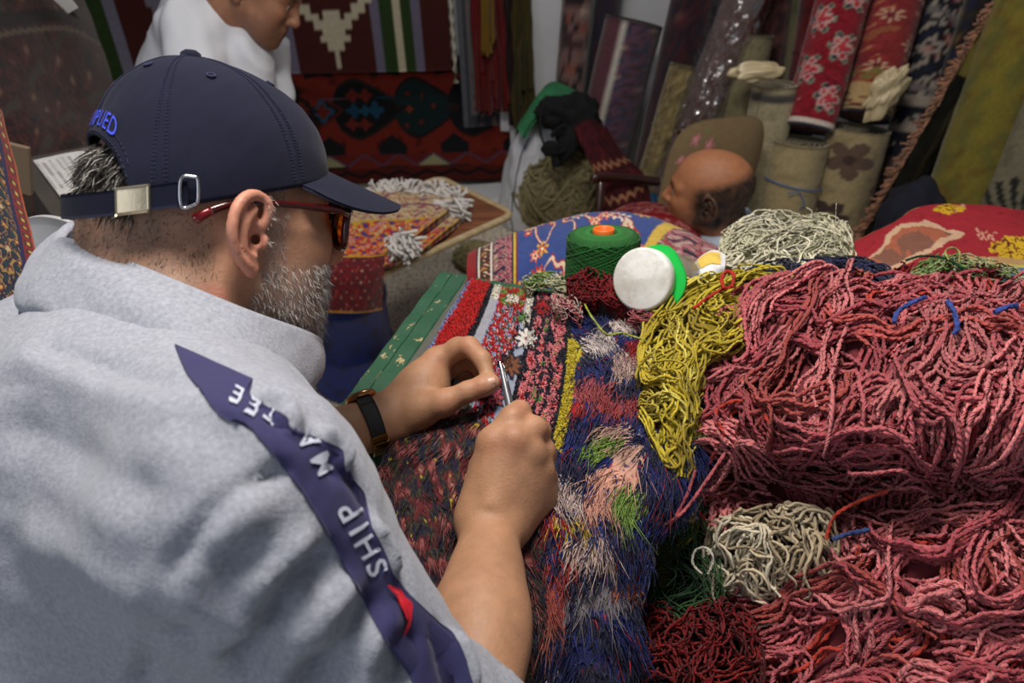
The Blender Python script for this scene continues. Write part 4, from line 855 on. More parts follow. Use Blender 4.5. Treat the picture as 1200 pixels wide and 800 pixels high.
# ================================================================== people
def head_field(h=.002, ear=True, jaw=1.0, nose=1.0, es=1.0, ex0=-.006, ez0=0., hat=False, lo=(-.15, -.125, -.2), hi=(.15, .125, .16)):
    """head in its own frame: x forward, y left, z up, origin between the ears"""
    f = Field(lo, hi, h)
    f.ell((-.012, 0, .036), (.097, .076, .083), .02) if not hat else f.ell((-.008, 0, .028), (.092, .074, .078), .02); f.ell((.03, 0, .030), (.066, .065, .072), .03) if not hat else f.ell((.03, 0, .012), (.066, .065, .072), .03)
    f.ell((.045, 0, -.02), (.052, .058, .075), .03)
    for s in (1, -1):
        f.cap((-.004, s * .057, -.045), (.07, s * .022, -.098), .019 * jaw, .016 * jaw, .03)
        f.ell((.066, s * .043, -.018), (.027, .021, .02), .025); f.ell((.055, s * .04, -.06), (.03, .022, .03), .03)
        f.cap((.092, s * .012, .026), (.075, s * .052, .026), .010, .008, .02)
    f.ell((.058, 0, -.085), (.036, .036, .028), .03); f.ell((.082, 0, -.1), (.017, .02, .017), .02)
    f.ell((.084, 0, -.06), (.02, .03, .024), .02)
    for s in (1, -1): f.ell((.103, s * .031, .004), (.012, .015, .0105), .014, minus=True)
    for s in (1, -1): f.ell((.083, s * .031, .004), (.0125, .0125, .0125), .002)
    for s in (1, -1): f.cap((.0935, s * .018, .0105), (.088, s * .043, .008), .0032, .003, .004); f.cap((.0935, s * .02, -.002), (.088, s * .042, -.001), .0028, .0025, .004)
    f.cap((.098, 0, .016), (.117 * nose, 0, -.026), .0075, .0115, .014); f.ell((.113 * nose, 0, -.03), (.0125, .012, .010), .008)
    for s in (1, -1): f.ell((.104, s * .0125, -.032), (.010, .0085, .0085), .007); f.ell((.108, s * .007, -.041), (.005, .004, .005), .003, minus=True)
    f.cap((.1, -.014, -.0565), (.1, .014, -.0565), .0058, k=.008); f.cap((.098, -.012, -.0685), (.098, .012, -.0685), .0065, k=.008)
    f.cap((.108, -.022, -.0625), (.108, .022, -.0625), .0028, k=.003, minus=True)
    if ear:
        for s in (1, -1):
            def E(x, z, o=0.): x, z = x * es * 1.22, z * es; return A(ex0 + x * .92, s * (.0755 + max(-x, -.004) * .55 + o + .006), z - .004 + ez0 + .10 * x)
            pl = np.stack([nrm(A(.9, -s * .5, 0)), nrm(A(s * .5, .9, 0) * s), A(0, 0, 1)], 1)
            f.ell(E(-.007, .003, -.002), (.016 * es, .0045, .030 * es), .006, rot=pl)
            f.cap(E(-.004, 0, -.012), E(-.006, 0, -.002), .012, .010, .01)
            hx = [(.004, .004), (.0095, .014), (.0105, .026), (.003, .0345), (-.009, .0345), (-.018, .026), (-.0225, .011), (-.0215, -.003), (-.0165, -.016), (-.0095, -.0245)]
            f.chain(list(catmull([E(x, z, .004) for x, z in hx], 34)), np.interp(np.linspace(0, 9, 34), np.arange(10), [.0030, .0036, .0040, .0042, .0044, .0044, .0042, .0040, .0040, .0044]) * (.4 + .6 * es), .003)
            f.ell(E(-.0035, -.0285, .002), (.0085 * es, .0050, .0085 * es), .006, rot=pl)
            f.chain(list(catmull([E(x, z, .003) for x, z in ((.0, .024), (-.007, .017), (-.0115, .006), (-.0115, -.006), (-.0075, -.0145), (-.001, -.0175))], 20)), .0027, .004)
            f.chain([E(x, z, .003) for x, z in ((-.012, .024), (-.0115, .014), (-.0115, .006))], .0022, .006)
            f.ell(E(.0075, -.006, .004), (.0045, .004, .0065), .005)
            f.ell(E(-.0015, -.002, .006), (.0085 * es, .0075, .0125 * es), .004, rot=pl, minus=True); f.ell(E(.002, -.004, -.006), (.005, .008, .006), .003, minus=True)
    return f
def bez(*p): return [A(*q) for q in p]

# ------------------------------------------------------------------ the seated mender in the foreground
HM = np.array([[.80045, -.59361, .08307], [.49475, .73256, .46752], [-.33838, -.33313, .88007]]); HT = A(-.2699, .6550, 1.2108)
def toW(p): return np.asarray(p, float) @ HM.T + HT
def toL(p): return (np.asarray(p, float) - HT) @ HM
S_ = A(-.184, .36, 1.155); E_ = A(-.040, .292, .952); Wr = W(577, 612, .80)
LS = A(-.40, .70, 1.07); LE = A(-.36, .615, .905); LW = W(452, 492, .955)
NB = W(196, 405, .69); PEL = A(-.50, .43, .64)
man = empty('person', (-.50, .43, 0), 'seated man in navy cap and grey sweatshirt mending a rug with both hands', 'person')
f = head_field(.0023, hat=True, es=.96, ex0=.010, ez0=-.006)
nb = toL(NB); f.chain([A(-.03, 0, -.03), A(-.045, 0, -.08), nb], [.062, .060, .068], .03); f.cap((-.07, 0, -.02), nb * .6 + A(-.05, 0, -.02) * .4, .04, .05, .03)
V1, F1 = f.mesh(); V1 = laplace(V1, F1, 2, .5)
Lc = V1.copy(); N1 = vnormals(V1, F1)
base = lin((184, 136, 108)); c1 = np.tile(base, (len(V1), 1))
def mixc(c, m, t): m = np.clip(m, 0, 1)[:, None]; return c * (1 - m) + lin(t) * m
sm = lambda x, a, b: np.clip((x - a) / (b - a), 0, 1)
nzv = snoise(Lc, 30, 3)
ear_m = (np.abs(Lc[:, 1]) > .079) & (np.abs(Lc[:, 0] - .0) < .036) & (np.abs(Lc[:, 2] + .012) < .055); c1 = mixc(c1, ear_m * .75, (196, 132, 112))
beard_m = sm(Lc[:, 0] - .5 * (Lc[:, 2] + .05), .012, .03) * sm(-Lc[:, 2], .028, .045) * (np.abs(Lc[:, 1]) < .08) * (1 - sm(Lc[:, 0], .098, .104) * sm(Lc[:, 2], -.05, -.045)); c1 = mixc(c1, beard_m * (.55 + .2 * nzv), (150, 138, 130))
side_m = sm(Lc[:, 0], .018, .026) * (1 - sm(Lc[:, 0], .036, .044)) * sm(Lc[:, 2], -.06, -.04) * (np.abs(Lc[:, 1]) > .05) * (Lc[:, 2] < .05); c1 = mixc(c1, side_m * .35, (150, 138, 130))
nape_m = sm(-Lc[:, 0], .015, .035) * sm(Lc[:, 2], -.075, -.05); c1 = mixc(c1, nape_m * (.55 + .2 * nzv), (120, 96, 82))
nose_m = np.exp(-(((Lc - A(.115, 0, -.03)) / .02) ** 2).sum(1)); c1 = mixc(c1, nose_m * .5, (176, 96, 84))
lip_m = np.exp(-(((Lc - A(.103, 0, -.0625)) / A(.01, .018, .009)) ** 2).sum(1)); c1 = mixc(c1, lip_m * .7, (140, 80, 74))
eye_m = (np.hypot(np.hypot(Lc[:, 0] - .083, np.abs(Lc[:, 1]) - .031), Lc[:, 2] - .004) < .0132) & (Lc[:, 0] > .09); c1 = mixc(c1, eye_m * 1., (225, 220, 214)); c1 = mixc(c1, (eye_m & (np.hypot(np.abs(Lc[:, 1]) - .031, Lc[:, 2] - .003) < .0055)) * 1., (40, 26, 18))
Vh = toW(V1)
def forearm(lo, hi, h, build):
    f = Field(lo, hi, h); build(f); V, F = f.mesh(); return laplace(V, F, 2, .5), F
# right forearm and hand, closed round the snips
def rj(x, y, d): return W(x, y, d)
rel = Wr + nrm(E_ - Wr) * .03
def right_arm(f):
    f.cap(E_, E_ * .5 + Wr * .5 + A(-.004, 0, 0), .040, .0365, .03); f.cap(E_ * .5 + Wr * .5 + A(-.004, 0, 0), Wr, .0365, .0280, .03); f.cap(E_ * .6 + Wr * .4 + A(.004, -.004, .006), E_ * .3 + Wr * .7, .028, .025, .03)
    # palm and back of the hand
    idx, mid, rin, lit = rj(577, 520, .805), rj(603, 517, .800), rj(622, 532, .806), rj(632, 553, .820)
    wl, wr_ = rj(560, 606, .80), rj(592, 612, .805)
    for a, b, r0, r1 in ((wl, idx, .0215, .0155), (rj(572, 606, .80), mid, .022, .0155), (rj(582, 608, .803), rin, .022, .0150), (wr_, lit, .0215, .0150)): f.cap(a, b, r0, r1, .022)
    f.ell(rj(594, 560, .83), (.032, .03, .026), .03)
    f.cap(rj(600, 606, .815), rj(632, 582, .835), .020, .019, .022)                       # heel of the hand, little finger side
    for q, rr in ((idx, .0112), (mid, .0118), (rin, .0112), (lit, .0105)): f.ell(q + A(0, -.001, .0045), (rr, rr, rr), .010)
    for q0, q1 in ((rj(573, 590, .778), idx), (rj(578, 590, .777), mid), (rj(584, 592, .779), rin)): f.cap(q0 + A(0, 0, .0), q1 + A(0, -.002, .006), .0042, .0042, .012)   # tendons
    # fingers, each curled: knuckle - middle joint - end joint - tip
    f.chain([idx, rj(601, 490, .812), rj(609, 482, .822)], [.0145, .0128, .0118], .007); f.chain([rj(609, 482, .822), rj(607, 490, .845), rj(600, 497, .850)], [.0115, .0105, .0095], .004)
    f.chain([mid, rj(626, 502, .812), rj(633, 505, .824)], [.0148, .0125, .0115], .006); f.chain([rj(633, 505, .824), rj(630, 516, .848), rj(617, 520, .858)], [.0112, .0102, .0092], .004)
    f.chain([rin, rj(637, 528, .826), rj(640, 534, .838)], [.0140, .0118, .0110], .006); f.chain([rj(640, 534, .838), rj(634, 543, .858), rj(620, 543, .862)], [.0108, .0098, .0090], .004)
    f.chain([lit, rj(641, 559, .840), rj(640, 566, .850)], [.0125, .0105, .0098], .006); f.chain([rj(640, 566, .850), rj(632, 570, .864), rj(620, 566, .866)], [.0096, .0088, .0080], .004)
    # thumb along the left side, pad pressed to the blade
    f.chain([rj(562, 590, .818), rj(566, 548, .842), rj(577, 515, .845), rj(590, 494, .838)], [.018, .0142, .0118, .0096], .008)
P0 = np.array([E_, Wr, rj(650, 480, .87), rj(540, 610, .77)])
V2, F2 = forearm(np.minimum(P0.min(0), E_) - .07, P0.max(0) + .07, .0025, right_arm)
# left forearm and hand, thumb and forefinger pinching a strand
def lj(x, y, d): return W(x, y, d + .035)
def left_arm(f):
    f.cap(LE, LE * .5 + LW * .5, .043, .039, .03); f.cap(LE * .5 + LW * .5, LW, .039, .0295, .03)
    idx, mid, rin, lit = lj(513, 423, .955), lj(520, 434, .985), lj(520, 450, 1.005), lj(514, 466, 1.015)
    for a, b, r0, r1 in ((lj(462, 478, .93), idx, .0225, .0165), (lj(462, 486, .945), mid, .022, .016), (lj(463, 492, .955), rin, .022, .015), (lj(463, 498, .955), lit, .021, .014)): f.cap(a, b, r0, r1, .02)
    f.cap(lj(466, 496, .925), lj(496, 482, .915), .021, .019, .022); f.ell(lj(498, 456, .945), (.030, .026, .030), .025)
    f.ell(idx + A(-.002, -.002, .006), (.0125, .0125, .0125), .010)
    f.chain([idx, lj(537, 408, .945), lj(550, 406, .932)], [.0155, .0132, .0122], .007); f.chain([lj(550, 406, .932), lj(565, 421, .918), lj(571, 439, .908)], [.0122, .0108, .0088], .005)
    f.chain([mid, lj(545, 422, .975), lj(556, 424, .96)], [.0152, .0128, .0118], .006); f.chain([lj(556, 424, .96), lj(566, 437, .945), lj(564, 449, .93)], [.0116, .0104, .0088], .004)
    f.chain([rin, lj(541, 440, .995), lj(548, 446, .985)], [.0142, .012, .011], .005); f.chain([lj(548, 446, .985), lj(550, 458, .965), lj(541, 463, .95)], [.0108, .0098, .009], .004)
    f.chain([lit, lj(532, 460, 1.0), lj(536, 468, .99)], [.0125, .0105, .0098], .005); f.chain([lj(536, 468, .99), lj(534, 474, .97), lj(527, 473, .96)], [.0096, .0088, .008], .004)
    f.chain([lj(488, 481, .912), lj(520, 472, .902), lj(548, 459, .898)], [.020, .0150, .0122], .010); f.chain([lj(548, 459, .898), lj(566, 452, .898), lj(577, 448, .900)], [.0122, .0118, .0098], .006)
P0 = np.array([LE, LW, rj(585, 400, 1.06), rj(585, 500, .9)])
V3, F3 = forearm(P0.min(0) - .06, P0.max(0) + .06, .0026, left_arm)
def armcol(V, seed):
    c = np.tile(lin((172, 128, 98)), (len(V), 1)); n = snoise(V, 14, seed); return c * (1 + .10 * n)[:, None]
def knuck(c, V, pts, r=.012, t=(178, 112, 88), a=.45):
    for p in pts: c = mixc(c, a * np.exp(-((V - p) ** 2).sum(1) / r ** 2), t)
    return c
c2 = knuck(armcol(V2, 5), V2, [rj(609, 482, .81), rj(633, 505, .81), rj(577, 520, .79), rj(603, 517, .785)]); c3 = knuck(armcol(V3, 6), V3, [lj(511, 421, .94), lj(550, 405, .92), lj(560, 452, .888), lj(525, 470, .89)])
nt_ = nrm(rj(600, 440, .8) - rj(566, 452, .898)); c3 = mixc(c3, np.exp(-(((V3 - lj(577, 446, .889)) / .006) ** 2).sum(1)) * .8, (206, 158, 140))
# torso under the clothes, coarse
f = Field((-.80, .12, .50), (.02, .95, 1.22), .012)
for a, b, r0, r1 in ((NB, A(-.36, .50, .98), .055, .09), (A(-.36, .50, .98), PEL, .10, .12), (NB, S_, .05, .05), (S_, E_, .045, .04), (NB, LS, .05, .05), (LS, LE, .045, .04)): f.cap(a, b, r0, r1, .04)
V4, F4 = f.mesh(); c4_ = np.tile(base, (len(V4), 1))
BV = np.concatenate([Vh, V2, V3, V4]); BF = np.concatenate([F1, F2 + len(Vh), F3 + len(Vh) + len(V2), F4 + len(Vh) + len(V2) + len(V3)])
mk('body', BV, BF, 'skin', man, np.concatenate([c1, c2, c3, c4_]))

# hair: nape, tuft in the cap opening, sideburn, beard
g = np.random.default_rng(11)
def pick(mask, n, seed): 
    r = np.random.default_rng(seed); idx = np.where(mask)[0]; i = r.choice(idx, n); return V1[i] + r.normal(size=(n, 3)) * .0008, N1[i]
def hcol(n, cs, seed, wts): r = np.random.default_rng(seed); return np.array([lin(c) for c in cs])[r.choice(len(cs), n, p=wts)] * r.uniform(.8, 1.15, (n, 1))
def skull(D):                                   # points on the back of the skull for hair roots
    return A(-.008, 0, .028) + D * A(.094, .075, .078)
parts = []
m = (Lc[:, 0] < -.018) & (Lc[:, 2] > -.062) & (Lc[:, 2] < .03); rt, nn = pick(m & (np.abs(Lc[:, 1]) < .078), 3600, 1)
parts.append(hairs(rt, nn * .35 + A(-.1, 0, -.9), .0046, .00020, 3, jit=.25, col=hcol(3600, ((88, 72, 62), (130, 112, 98), (176, 166, 156)), 2, (.4, .35, .25)), seed=3))
D = nrm(np.stack([-np.ones(2600), g.uniform(-.95, .95, 2600), g.uniform(-.5, .45, 2600)], 1)); rt = skull(D)
parts.append(hairs(rt, D * .45 + A(-.2, 0, -.8) + .25 * np.sin(D * 9), .019, .0004, 4, bend=A(0, 0, -.35), jit=.25, col=hcol(2600, ((26, 22, 20), (48, 42, 38), (120, 114, 108), (176, 172, 166)), 4, (.42, .33, .15, .10)), seed=5))
pp = [(toW(p[0]), p[1], p[2], p[3]) for p in parts]; V_, F_, C_, U_ = merge(pp); tag(mk('hair', V_, F_, 'hair', man, C_), 'short greying dark hair showing through the cap opening', kind='stuff')
parts = []
bm_ = beard_m > .35; rt, nn = pick(bm_, 5600, 7)
parts.append(hairs(rt, nn * .8 + A(.1, 0, -.75), .0085, .00027, 3, bend=A(.0, 0, -.25), jit=.3, col=hcol(5600, ((214, 210, 206), (170, 164, 158), (110, 96, 86)), 8, (.55, .3, .15)), seed=9))
rt, nn = pick((side_m > .3), 900, 12)
parts.append(hairs(rt, nn * .5 + A(.1, 0, -.8), .006, .00022, 3, jit=.3, col=hcol(900, ((210, 204, 198), (160, 140, 124)), 8, (.6, .4)), seed=13))
pp = [(toW(p[0]), p[1], p[2], p[3]) for p in parts]; V_, F_, C_, U_ = merge(pp); tag(mk('beard', V_, F_, 'hair', man, C_), 'short white and grey beard along the jaw', kind='stuff')

# ------------------------------------------------------------------ cap
cap = empty('cap', HT - A(*man.location), 'navy cotton baseball cap with rear strap'); cap.parent = man
CA, CB, CX = .1125, .0885, -.006
def crim(ph):                                     # height of the lower edge
    x = CX + CA * np.cos(ph); z = .022 + .22 * x
    d = np.abs(((ph - math.pi + math.pi) % (2 * math.pi)) - math.pi); d = np.abs(np.mod(ph - math.pi + 3 * math.pi, 2 * math.pi) - math.pi)
    op = np.sqrt(np.clip(1 - (d / .84) ** 2.4, 0, 1)); return z + (.070 * op)
def cbase(ph): x = CX + CA * np.cos(ph); return .022 + .22 * x
def cdome(ph, t, off=0.):
    z0 = crim(ph); b0 = cbase(ph); ztop = .1405
    zz = z0 + (ztop - z0) * np.sin(t * math.pi / 2) ** 1.0
    q = np.clip((zz - b0) / (ztop - b0), 0, 1); r = (1 - q ** (2.0 + .4 * np.cos(ph))) ** (1 / 2.0) * (1 - .05 * np.clip(-np.cos(ph), 0, 1) * np.sin(q * math.pi))
    front = np.clip(np.cos(ph), 0, 1); r = r * (1 + .035 * front * np.sin(q * math.pi))
    seam = np.abs(((ph - math.pi / 6 * 0) / (math.pi / 3) + .5) % 1 - .5) * (math.pi / 3)          # six panels
    r = r * (1 - .010 * np.exp(-(seam / .035) ** 2) * np.sin(q * math.pi) ** .3)
    x = CX - .012 * q + (CA * r + off) * np.cos(ph); y = (CB * r + off) * np.sin(ph)
    wr = .0013 * snoise(np.stack([x, y, zz], -1), 14, 5) + .0009 * np.sin(40 * (x + zz) + 3 * np.sin(30 * y))
    return np.stack([x + wr * np.cos(ph), y + wr * np.sin(ph), zz + off * .6 * q], -1)
PHI, TT = np.meshgrid(np.linspace(0, 2 * math.pi, 181)[:-1], np.linspace(0, .985, 44), indexing='ij')
P = cdome(PHI, TT); Pi = cdome(PHI, TT, -.0022)
n_, m_ = P.shape[:2]; V_ = np.concatenate([P.reshape(-1, 3), Pi.reshape(-1, 3)]); k = n_ * m_
F_ = np.concatenate([gfaces(n_, m_, cu=True), gfaces(n_, m_, cu=True)[:, ::-1] + k]); i_ = np.arange(n_); j_ = (i_ + 1) % n_
F_ = np.concatenate([F_, np.stack([i_ * m_, i_ * m_ + k, j_ * m_ + k, j_ * m_], -1)])
mk('crown', toW(V_), F_, 'cap_cloth', cap)
V_, F_ = lathe([(.001, .007), (.005, .0065), (.0085, .004), (.009, .001), (.009, -.004)], 20, HM, toW((CX - .012, 0, .1395))); mk('top_button', V_, F_, 'cap_cloth', cap)
# stitching: dashes both sides of every panel seam, along the edge of the opening and the visor
st = []
def dash(curve, per=3):
    for i in range(0, len(curve) - per, per + 1): st.append(np.stack([curve[i], curve[i + per // 2], curve[i + per]]))
for s in range(6):
    for d in (-.035, .035, -.055, .055): dash(cdome(np.full(220, s * math.pi / 3 + d), np.linspace(.04, .95, 220), .0006) , 3)
for o in (.03, .09): dash(cdome(np.linspace(math.pi - .8, math.pi + .8, 200), np.full(200, o), .0006))
V_, F_, C_, U_ = tubes(np.array(st), .0004, 4); tag(mk('stitching', toW(V_), F_, 'cap_stitch', cap), kind='stuff')
for s in range(6):
    c = cdome(np.array([s * math.pi / 3 + math.pi / 6 + .0]), np.array([.62]), .0006)[0]; nn = nrm(c - A(CX, 0, .03)); e1 = nrm(np.cross(nn, A(0, 0, 1))); e2 = np.cross(nn, e1); a = np.linspace(0, 6.283, 20, endpoint=False)
    V_, F_, C_, U_ = tubes((c + .0032 * (np.cos(a)[:, None] * e1 + np.sin(a)[:, None] * e2))[None], .0010, 6, closed=True); mk('eyelet', toW(V_), F_, 'cap_stitch', cap)
# visor
PS, VV = np.meshgrid(np.linspace(-1.02, 1.02, 70), np.linspace(0, 1, 30), indexing='ij')
x0 = CX + (CA - .002) * np.cos(PS); y0 = (CB - .002) * np.sin(PS); z0 = cbase(PS) + .004
ln_ = .079 * np.clip(1 - (np.abs(PS) / 1.03) ** 3.0, 0, 1) ** .6
P = np.stack([x0 + ln_ * VV * (.78 + .22 * np.cos(PS)), y0 + .012 * np.sin(PS) * VV, z0 - .17 * ln_ * VV - .012 * VV * ln_ / .07 - .020 * (np.abs(y0) / .08) ** 2 * (.25 + .75 * VV * ln_ / .07)], -1)
sheet('visor', toW(P), 'cap_cloth', cap, t=.0032, flip=True, back=True)
# strap, brass plate and ring
def strap_pt(ph, dz, off): return np.stack([CX + (CA + off) * np.cos(ph), (CB + off) * np.sin(ph), cbase(ph) + dz], -1)
ph = np.linspace(math.pi - .85, math.pi + 1.23, 90); PHI, DZ = np.meshgrid(ph, np.linspace(.0, .0195, 8), indexing='ij')
sheet('strap', toW(strap_pt(PHI, DZ, .0028)), 'cap_cloth', cap, t=.0026, auto=False, back=True)
pc_ = math.pi + .86; PHI, DZ = np.meshgrid(np.linspace(pc_ - .125, pc_ + .125, 12), np.linspace(-.0012, .0208, 8), indexing='ij'); sheet('buckle', toW(strap_pt(PHI, DZ, .0048)), 'brass', cap, t=.0018, auto=False)
pr_ = math.pi + 1.24; ring_ = [(-.05, 0), (.03, 0), (.055, .003), (.055, .0185), (.03, .0215), (-.05, .0215)]
V_, F_, C_, U_ = tubes(catmull(np.array([strap_pt(np.array(pr_ + a), np.array(b), .0052) for a, b in ring_]), 40, True)[None], .0014, 8, closed=True); mk('strap_ring', toW(V_), F_, 'steel', cap)
# embroidered word over the opening
def text_mesh(s, size=1., font_sp=1., bold=0.):
    cu = bpy.data.curves.new('tmp_text', 'FONT'); cu.body = s; cu.size = size; cu.align_x = 'CENTER'; cu.align_y = 'CENTER'; cu.space_character = font_sp; cu.resolution_u = 4; cu.extrude = 0; cu.offset = bold
    o = bpy.data.objects.new('tmp_text', cu); COL.objects.link(o); dg = bpy.context.evaluated_depsgraph_get(); me = bpy.data.meshes.new_from_object(o.evaluated_get(dg))
    import bmesh
    bm = bmesh.new(); bm.from_mesh(me); bmesh.ops.triangulate(bm, faces=bm.faces[:]); bmesh.ops.subdivide_edges(bm, edges=[e for e in bm.edges if e.calc_length() > .12 * size], cuts=2); bmesh.ops.triangulate(bm, faces=bm.faces[:])
    V_ = np.array([v.co[:] for v in bm.verts]); F_ = np.array([[v.index for v in f.verts] for f in bm.faces]); bm.free(); bpy.data.objects.remove(o); bpy.data.curves.remove(cu); bpy.data.meshes.remove(me)
    return V_, F_
tv, tf = text_mesh('SUPPLIED', .0135, 1.15)
ang = math.pi + .16 + (tv[:, 0] / .070); rad_t = .115 + tv[:, 1] / .088
pos = cdome(ang, np.clip(rad_t, .02, .9), .0011); 
mk('embroidery', toW(pos), tf, 'blue_thread', cap)

# ------------------------------------------------------------------ sunglasses
sg_ = empty('sunglasses', toW((.1, 0, 0)) - A(*man.location), 'dark red framed sunglasses with orange mirrored lenses'); sg_.parent = man
a = np.linspace(0, 2 * math.pi, 48, endpoint=False)
for s in (-1, 1):
    def lp(k, x=0.): c, sn = np.cos(a), np.sin(a); y = s * .034 + .0275 * k * np.sign(c) * np.abs(c) ** .8; z = .001 + .0225 * k * np.sign(sn) * np.abs(sn) ** .85; return np.stack([.1165 - .16 * np.clip(np.abs(y) - .012, 0, 1) - 6. * np.clip(np.abs(y) - .03, 0, 1) ** 2 + x + .10 * (z - .0), y, z], -1)
    V_, F_, C_, U_ = tubes(lp(1.)[None], .0037, 8, closed=True, flat=.8); mk('rim', toW(V_), F_, 'tortoise', sg_)
    P = np.stack([lp(k, .0012) for k in np.linspace(.02, .99, 8)], 1); o = mk('lens', toW(P.reshape(-1, 3)), gfaces(48, 8, cu=True), 'lens', sg_)
    hin = A(.102, s * .068, .012); pts = catmull([hin, A(.085, s * .0775, .015), A(.04, s * .083, .0175), A(.0, s * .0855, .017), A(-.022, s * .086, .011), A(-.040, s * .0835, .001)], 50)
    V_, F_, C_, U_ = tubes(pts[None], np.interp(np.linspace(0, 1, 50), [0, .6, .8, .97, 1], [.0040, .0026, .0032, .0040, .002])[None], 8, flat=.6); tp = mk('temple', toW(V_), F_, 'tortoise', sg_)
    V_, F_, C_, U_ = tubes(pts[41:][None], np.interp(np.linspace(0, 1, 9), [0, .8, 1], [.0033, .0047, .002])[None], 8, flat=.7); mk('temple_tip', toW(V_), F_, 'red_acetate', sg_)
    V_, F_ = lathe([(.0002, .0035), (.0014, .0032), (.0016, .0)], 12, HM @ np.stack([A(0, 1, 0), A(0, 0, 1) , A(1, 0, 0)], 1), toW(A(.1035, s * .0665, .0135))); mk('rivet', V_, F_, 'steel', sg_)
V_, F_, C_, U_ = tubes(catmull([A(.117, -.009, .006), A(.119, 0, .009), A(.117, .009, .006)], 12)[None], .0026, 8); mk('bridge', toW(V_), F_, 'tortoise', sg_)

# ------------------------------------------------------------------ sweatshirt
f = Field((-.85, .10, .50), (.10, 1.0, 1.32), .0055)
f.cap(W(195, 452, .66), S_, .060, .072, .05); f.cap(S_, E_ + A(-.012, 0, 0), .074, .056, .05); f.cap(E_ + A(-.014, -.004, 0), E_ + (Wr - E_) * .13, .055, .049, .03)
f.cap(W(195, 452, .68), LS, .060, .070, .05); f.cap(LS, W(-5, 462, .76), .07, .075, .05); f.cap(LS, LE, .075, .065, .05); f.cap(LE, LE + (LW - LE) * .36, .062, .050, .03)
f.cap(A(-.345, .50, 1.02), PEL, .135, .165, .08); f.cap(A(-.245, .43, 1.05), A(-.43, .37, .66), .120, .135, .09); f.cap(A(-.41, .62, .99), A(-.56, .55, .66), .105, .135, .09)
f.cap(W(90, 500, .66), A(-.46, .43, .93), .085, .12, .08)
# opening of the right sleeve
f.cap(E_ + (Wr - E_) * .16, Wr, .046, .036, .006, minus=True); f.cap(LE + (LW - LE) * .4, LW, .044, .036, .006, minus=True)
VS, FS = f.mesh(); VS = laplace(VS, FS, 3, .5); NS = vnormals(VS, FS)
bv = BVHTree.FromPolygons(VS.tolist(), FS.tolist())
def hit(px, py, off=0.):
    r = nrm(ray(px, py)); h_ = bv.ray_cast(Vector(CAM), Vector(r), 5.)
    if h_[0] is None:
        h_ = bv.find_nearest(Vector(CAM + r * .62))
    return np.array(h_[0]) + np.array(h_[1]) * off
def fold(pts, wid, amp):
    """raise (or sink) the cloth along a line traced on the garment"""
    global VS
    C_ = catmull([hit(*p) for p in pts], 40); d = np.sqrt(((VS[:, None] - C_[None]) ** 2).sum(-1)).min(1) if len(VS) * 40 < 6e6 else None
    if d is None:
        d = np.full(len(VS), 9.); lo, hi = C_.min(0) - 3 * wid, C_.max(0) + 3 * wid; m = ((VS > lo) & (VS < hi)).all(1)
        d[m] = np.sqrt(((VS[m][:, None] - C_[None]) ** 2).sum(-1)).min(1)
    tt = np.exp(-(d / wid) ** 2); VS = VS + NS * (amp * tt)[:, None]
for pts, wd, am in (([(350, 640), (300, 690), (250, 760)], .010, .006), ([(372, 655), (325, 710), (290, 790)], .009, -.006), ([(400, 690), (350, 745), (320, 800)], .011, .007), ([(425, 715), (385, 775), (370, 800)], .008, -.005),
                    ([(290, 600), (250, 640), (215, 700)], .012, .005), ([(324, 553), (255, 597), (202, 668), (165, 795)], .006, -.006), ([(310, 560), (240, 600), (190, 668), (150, 793)], .008, .003),
                    ([(450, 730), (430, 770), (425, 800)], .009, .006), ([(480, 750), (470, 790)], .007, -.005), ([(250, 650), (330, 660), (390, 680)], .009, -.004), ([(230, 700), (310, 730), (400, 740)], .010, .005), ([(215, 745), (300, 770), (420, 790)], .009, -.005),
                    ([(60, 410), (120, 430), (190, 450)], .008, -.004), ([(30, 420), (100, 455), (200, 480)], .013, .004), ([(20, 500), (90, 530), (160, 570)], .016, -.004), ([(40, 640), (100, 660), (160, 700)], .016, .004), ([(230, 470), (290, 500), (330, 540)], .010, .004),
                    ([(312, 470), (332, 480), (340, 500)], .007, .008), ([(300, 500), (330, 506), (352, 508)], .004, -.006), ([(380, 510), (400, 525), (402, 540)], .007, .007), ([(392, 550), (415, 560), (432, 590)], .006, -.005), ([(440, 620), (450, 640), (458, 665)], .006, .006), ([(512, 745), (520, 770), (528, 800)], .006, -.008), ([(535, 752), (545, 780), (550, 800)], .007, .007)):
    fold(pts, wd, am * 1.7)
VS = VS + NS * (.0022 * snoise(VS, 7, 4) + .0012 * snoise(VS * A(1, 1, 2), 17, 6))[:, None]; VS = laplace(VS, FS, 1, .4)
bv = BVHTree.FromPolygons(VS.tolist(), FS.tolist()); NS = vnormals(VS, FS)
shirt = mk('sweatshirt', VS, FS, 'fabric_grey', man)
shirt['label'] = 'heather grey sweatshirt with navy printed sleeve stripe'
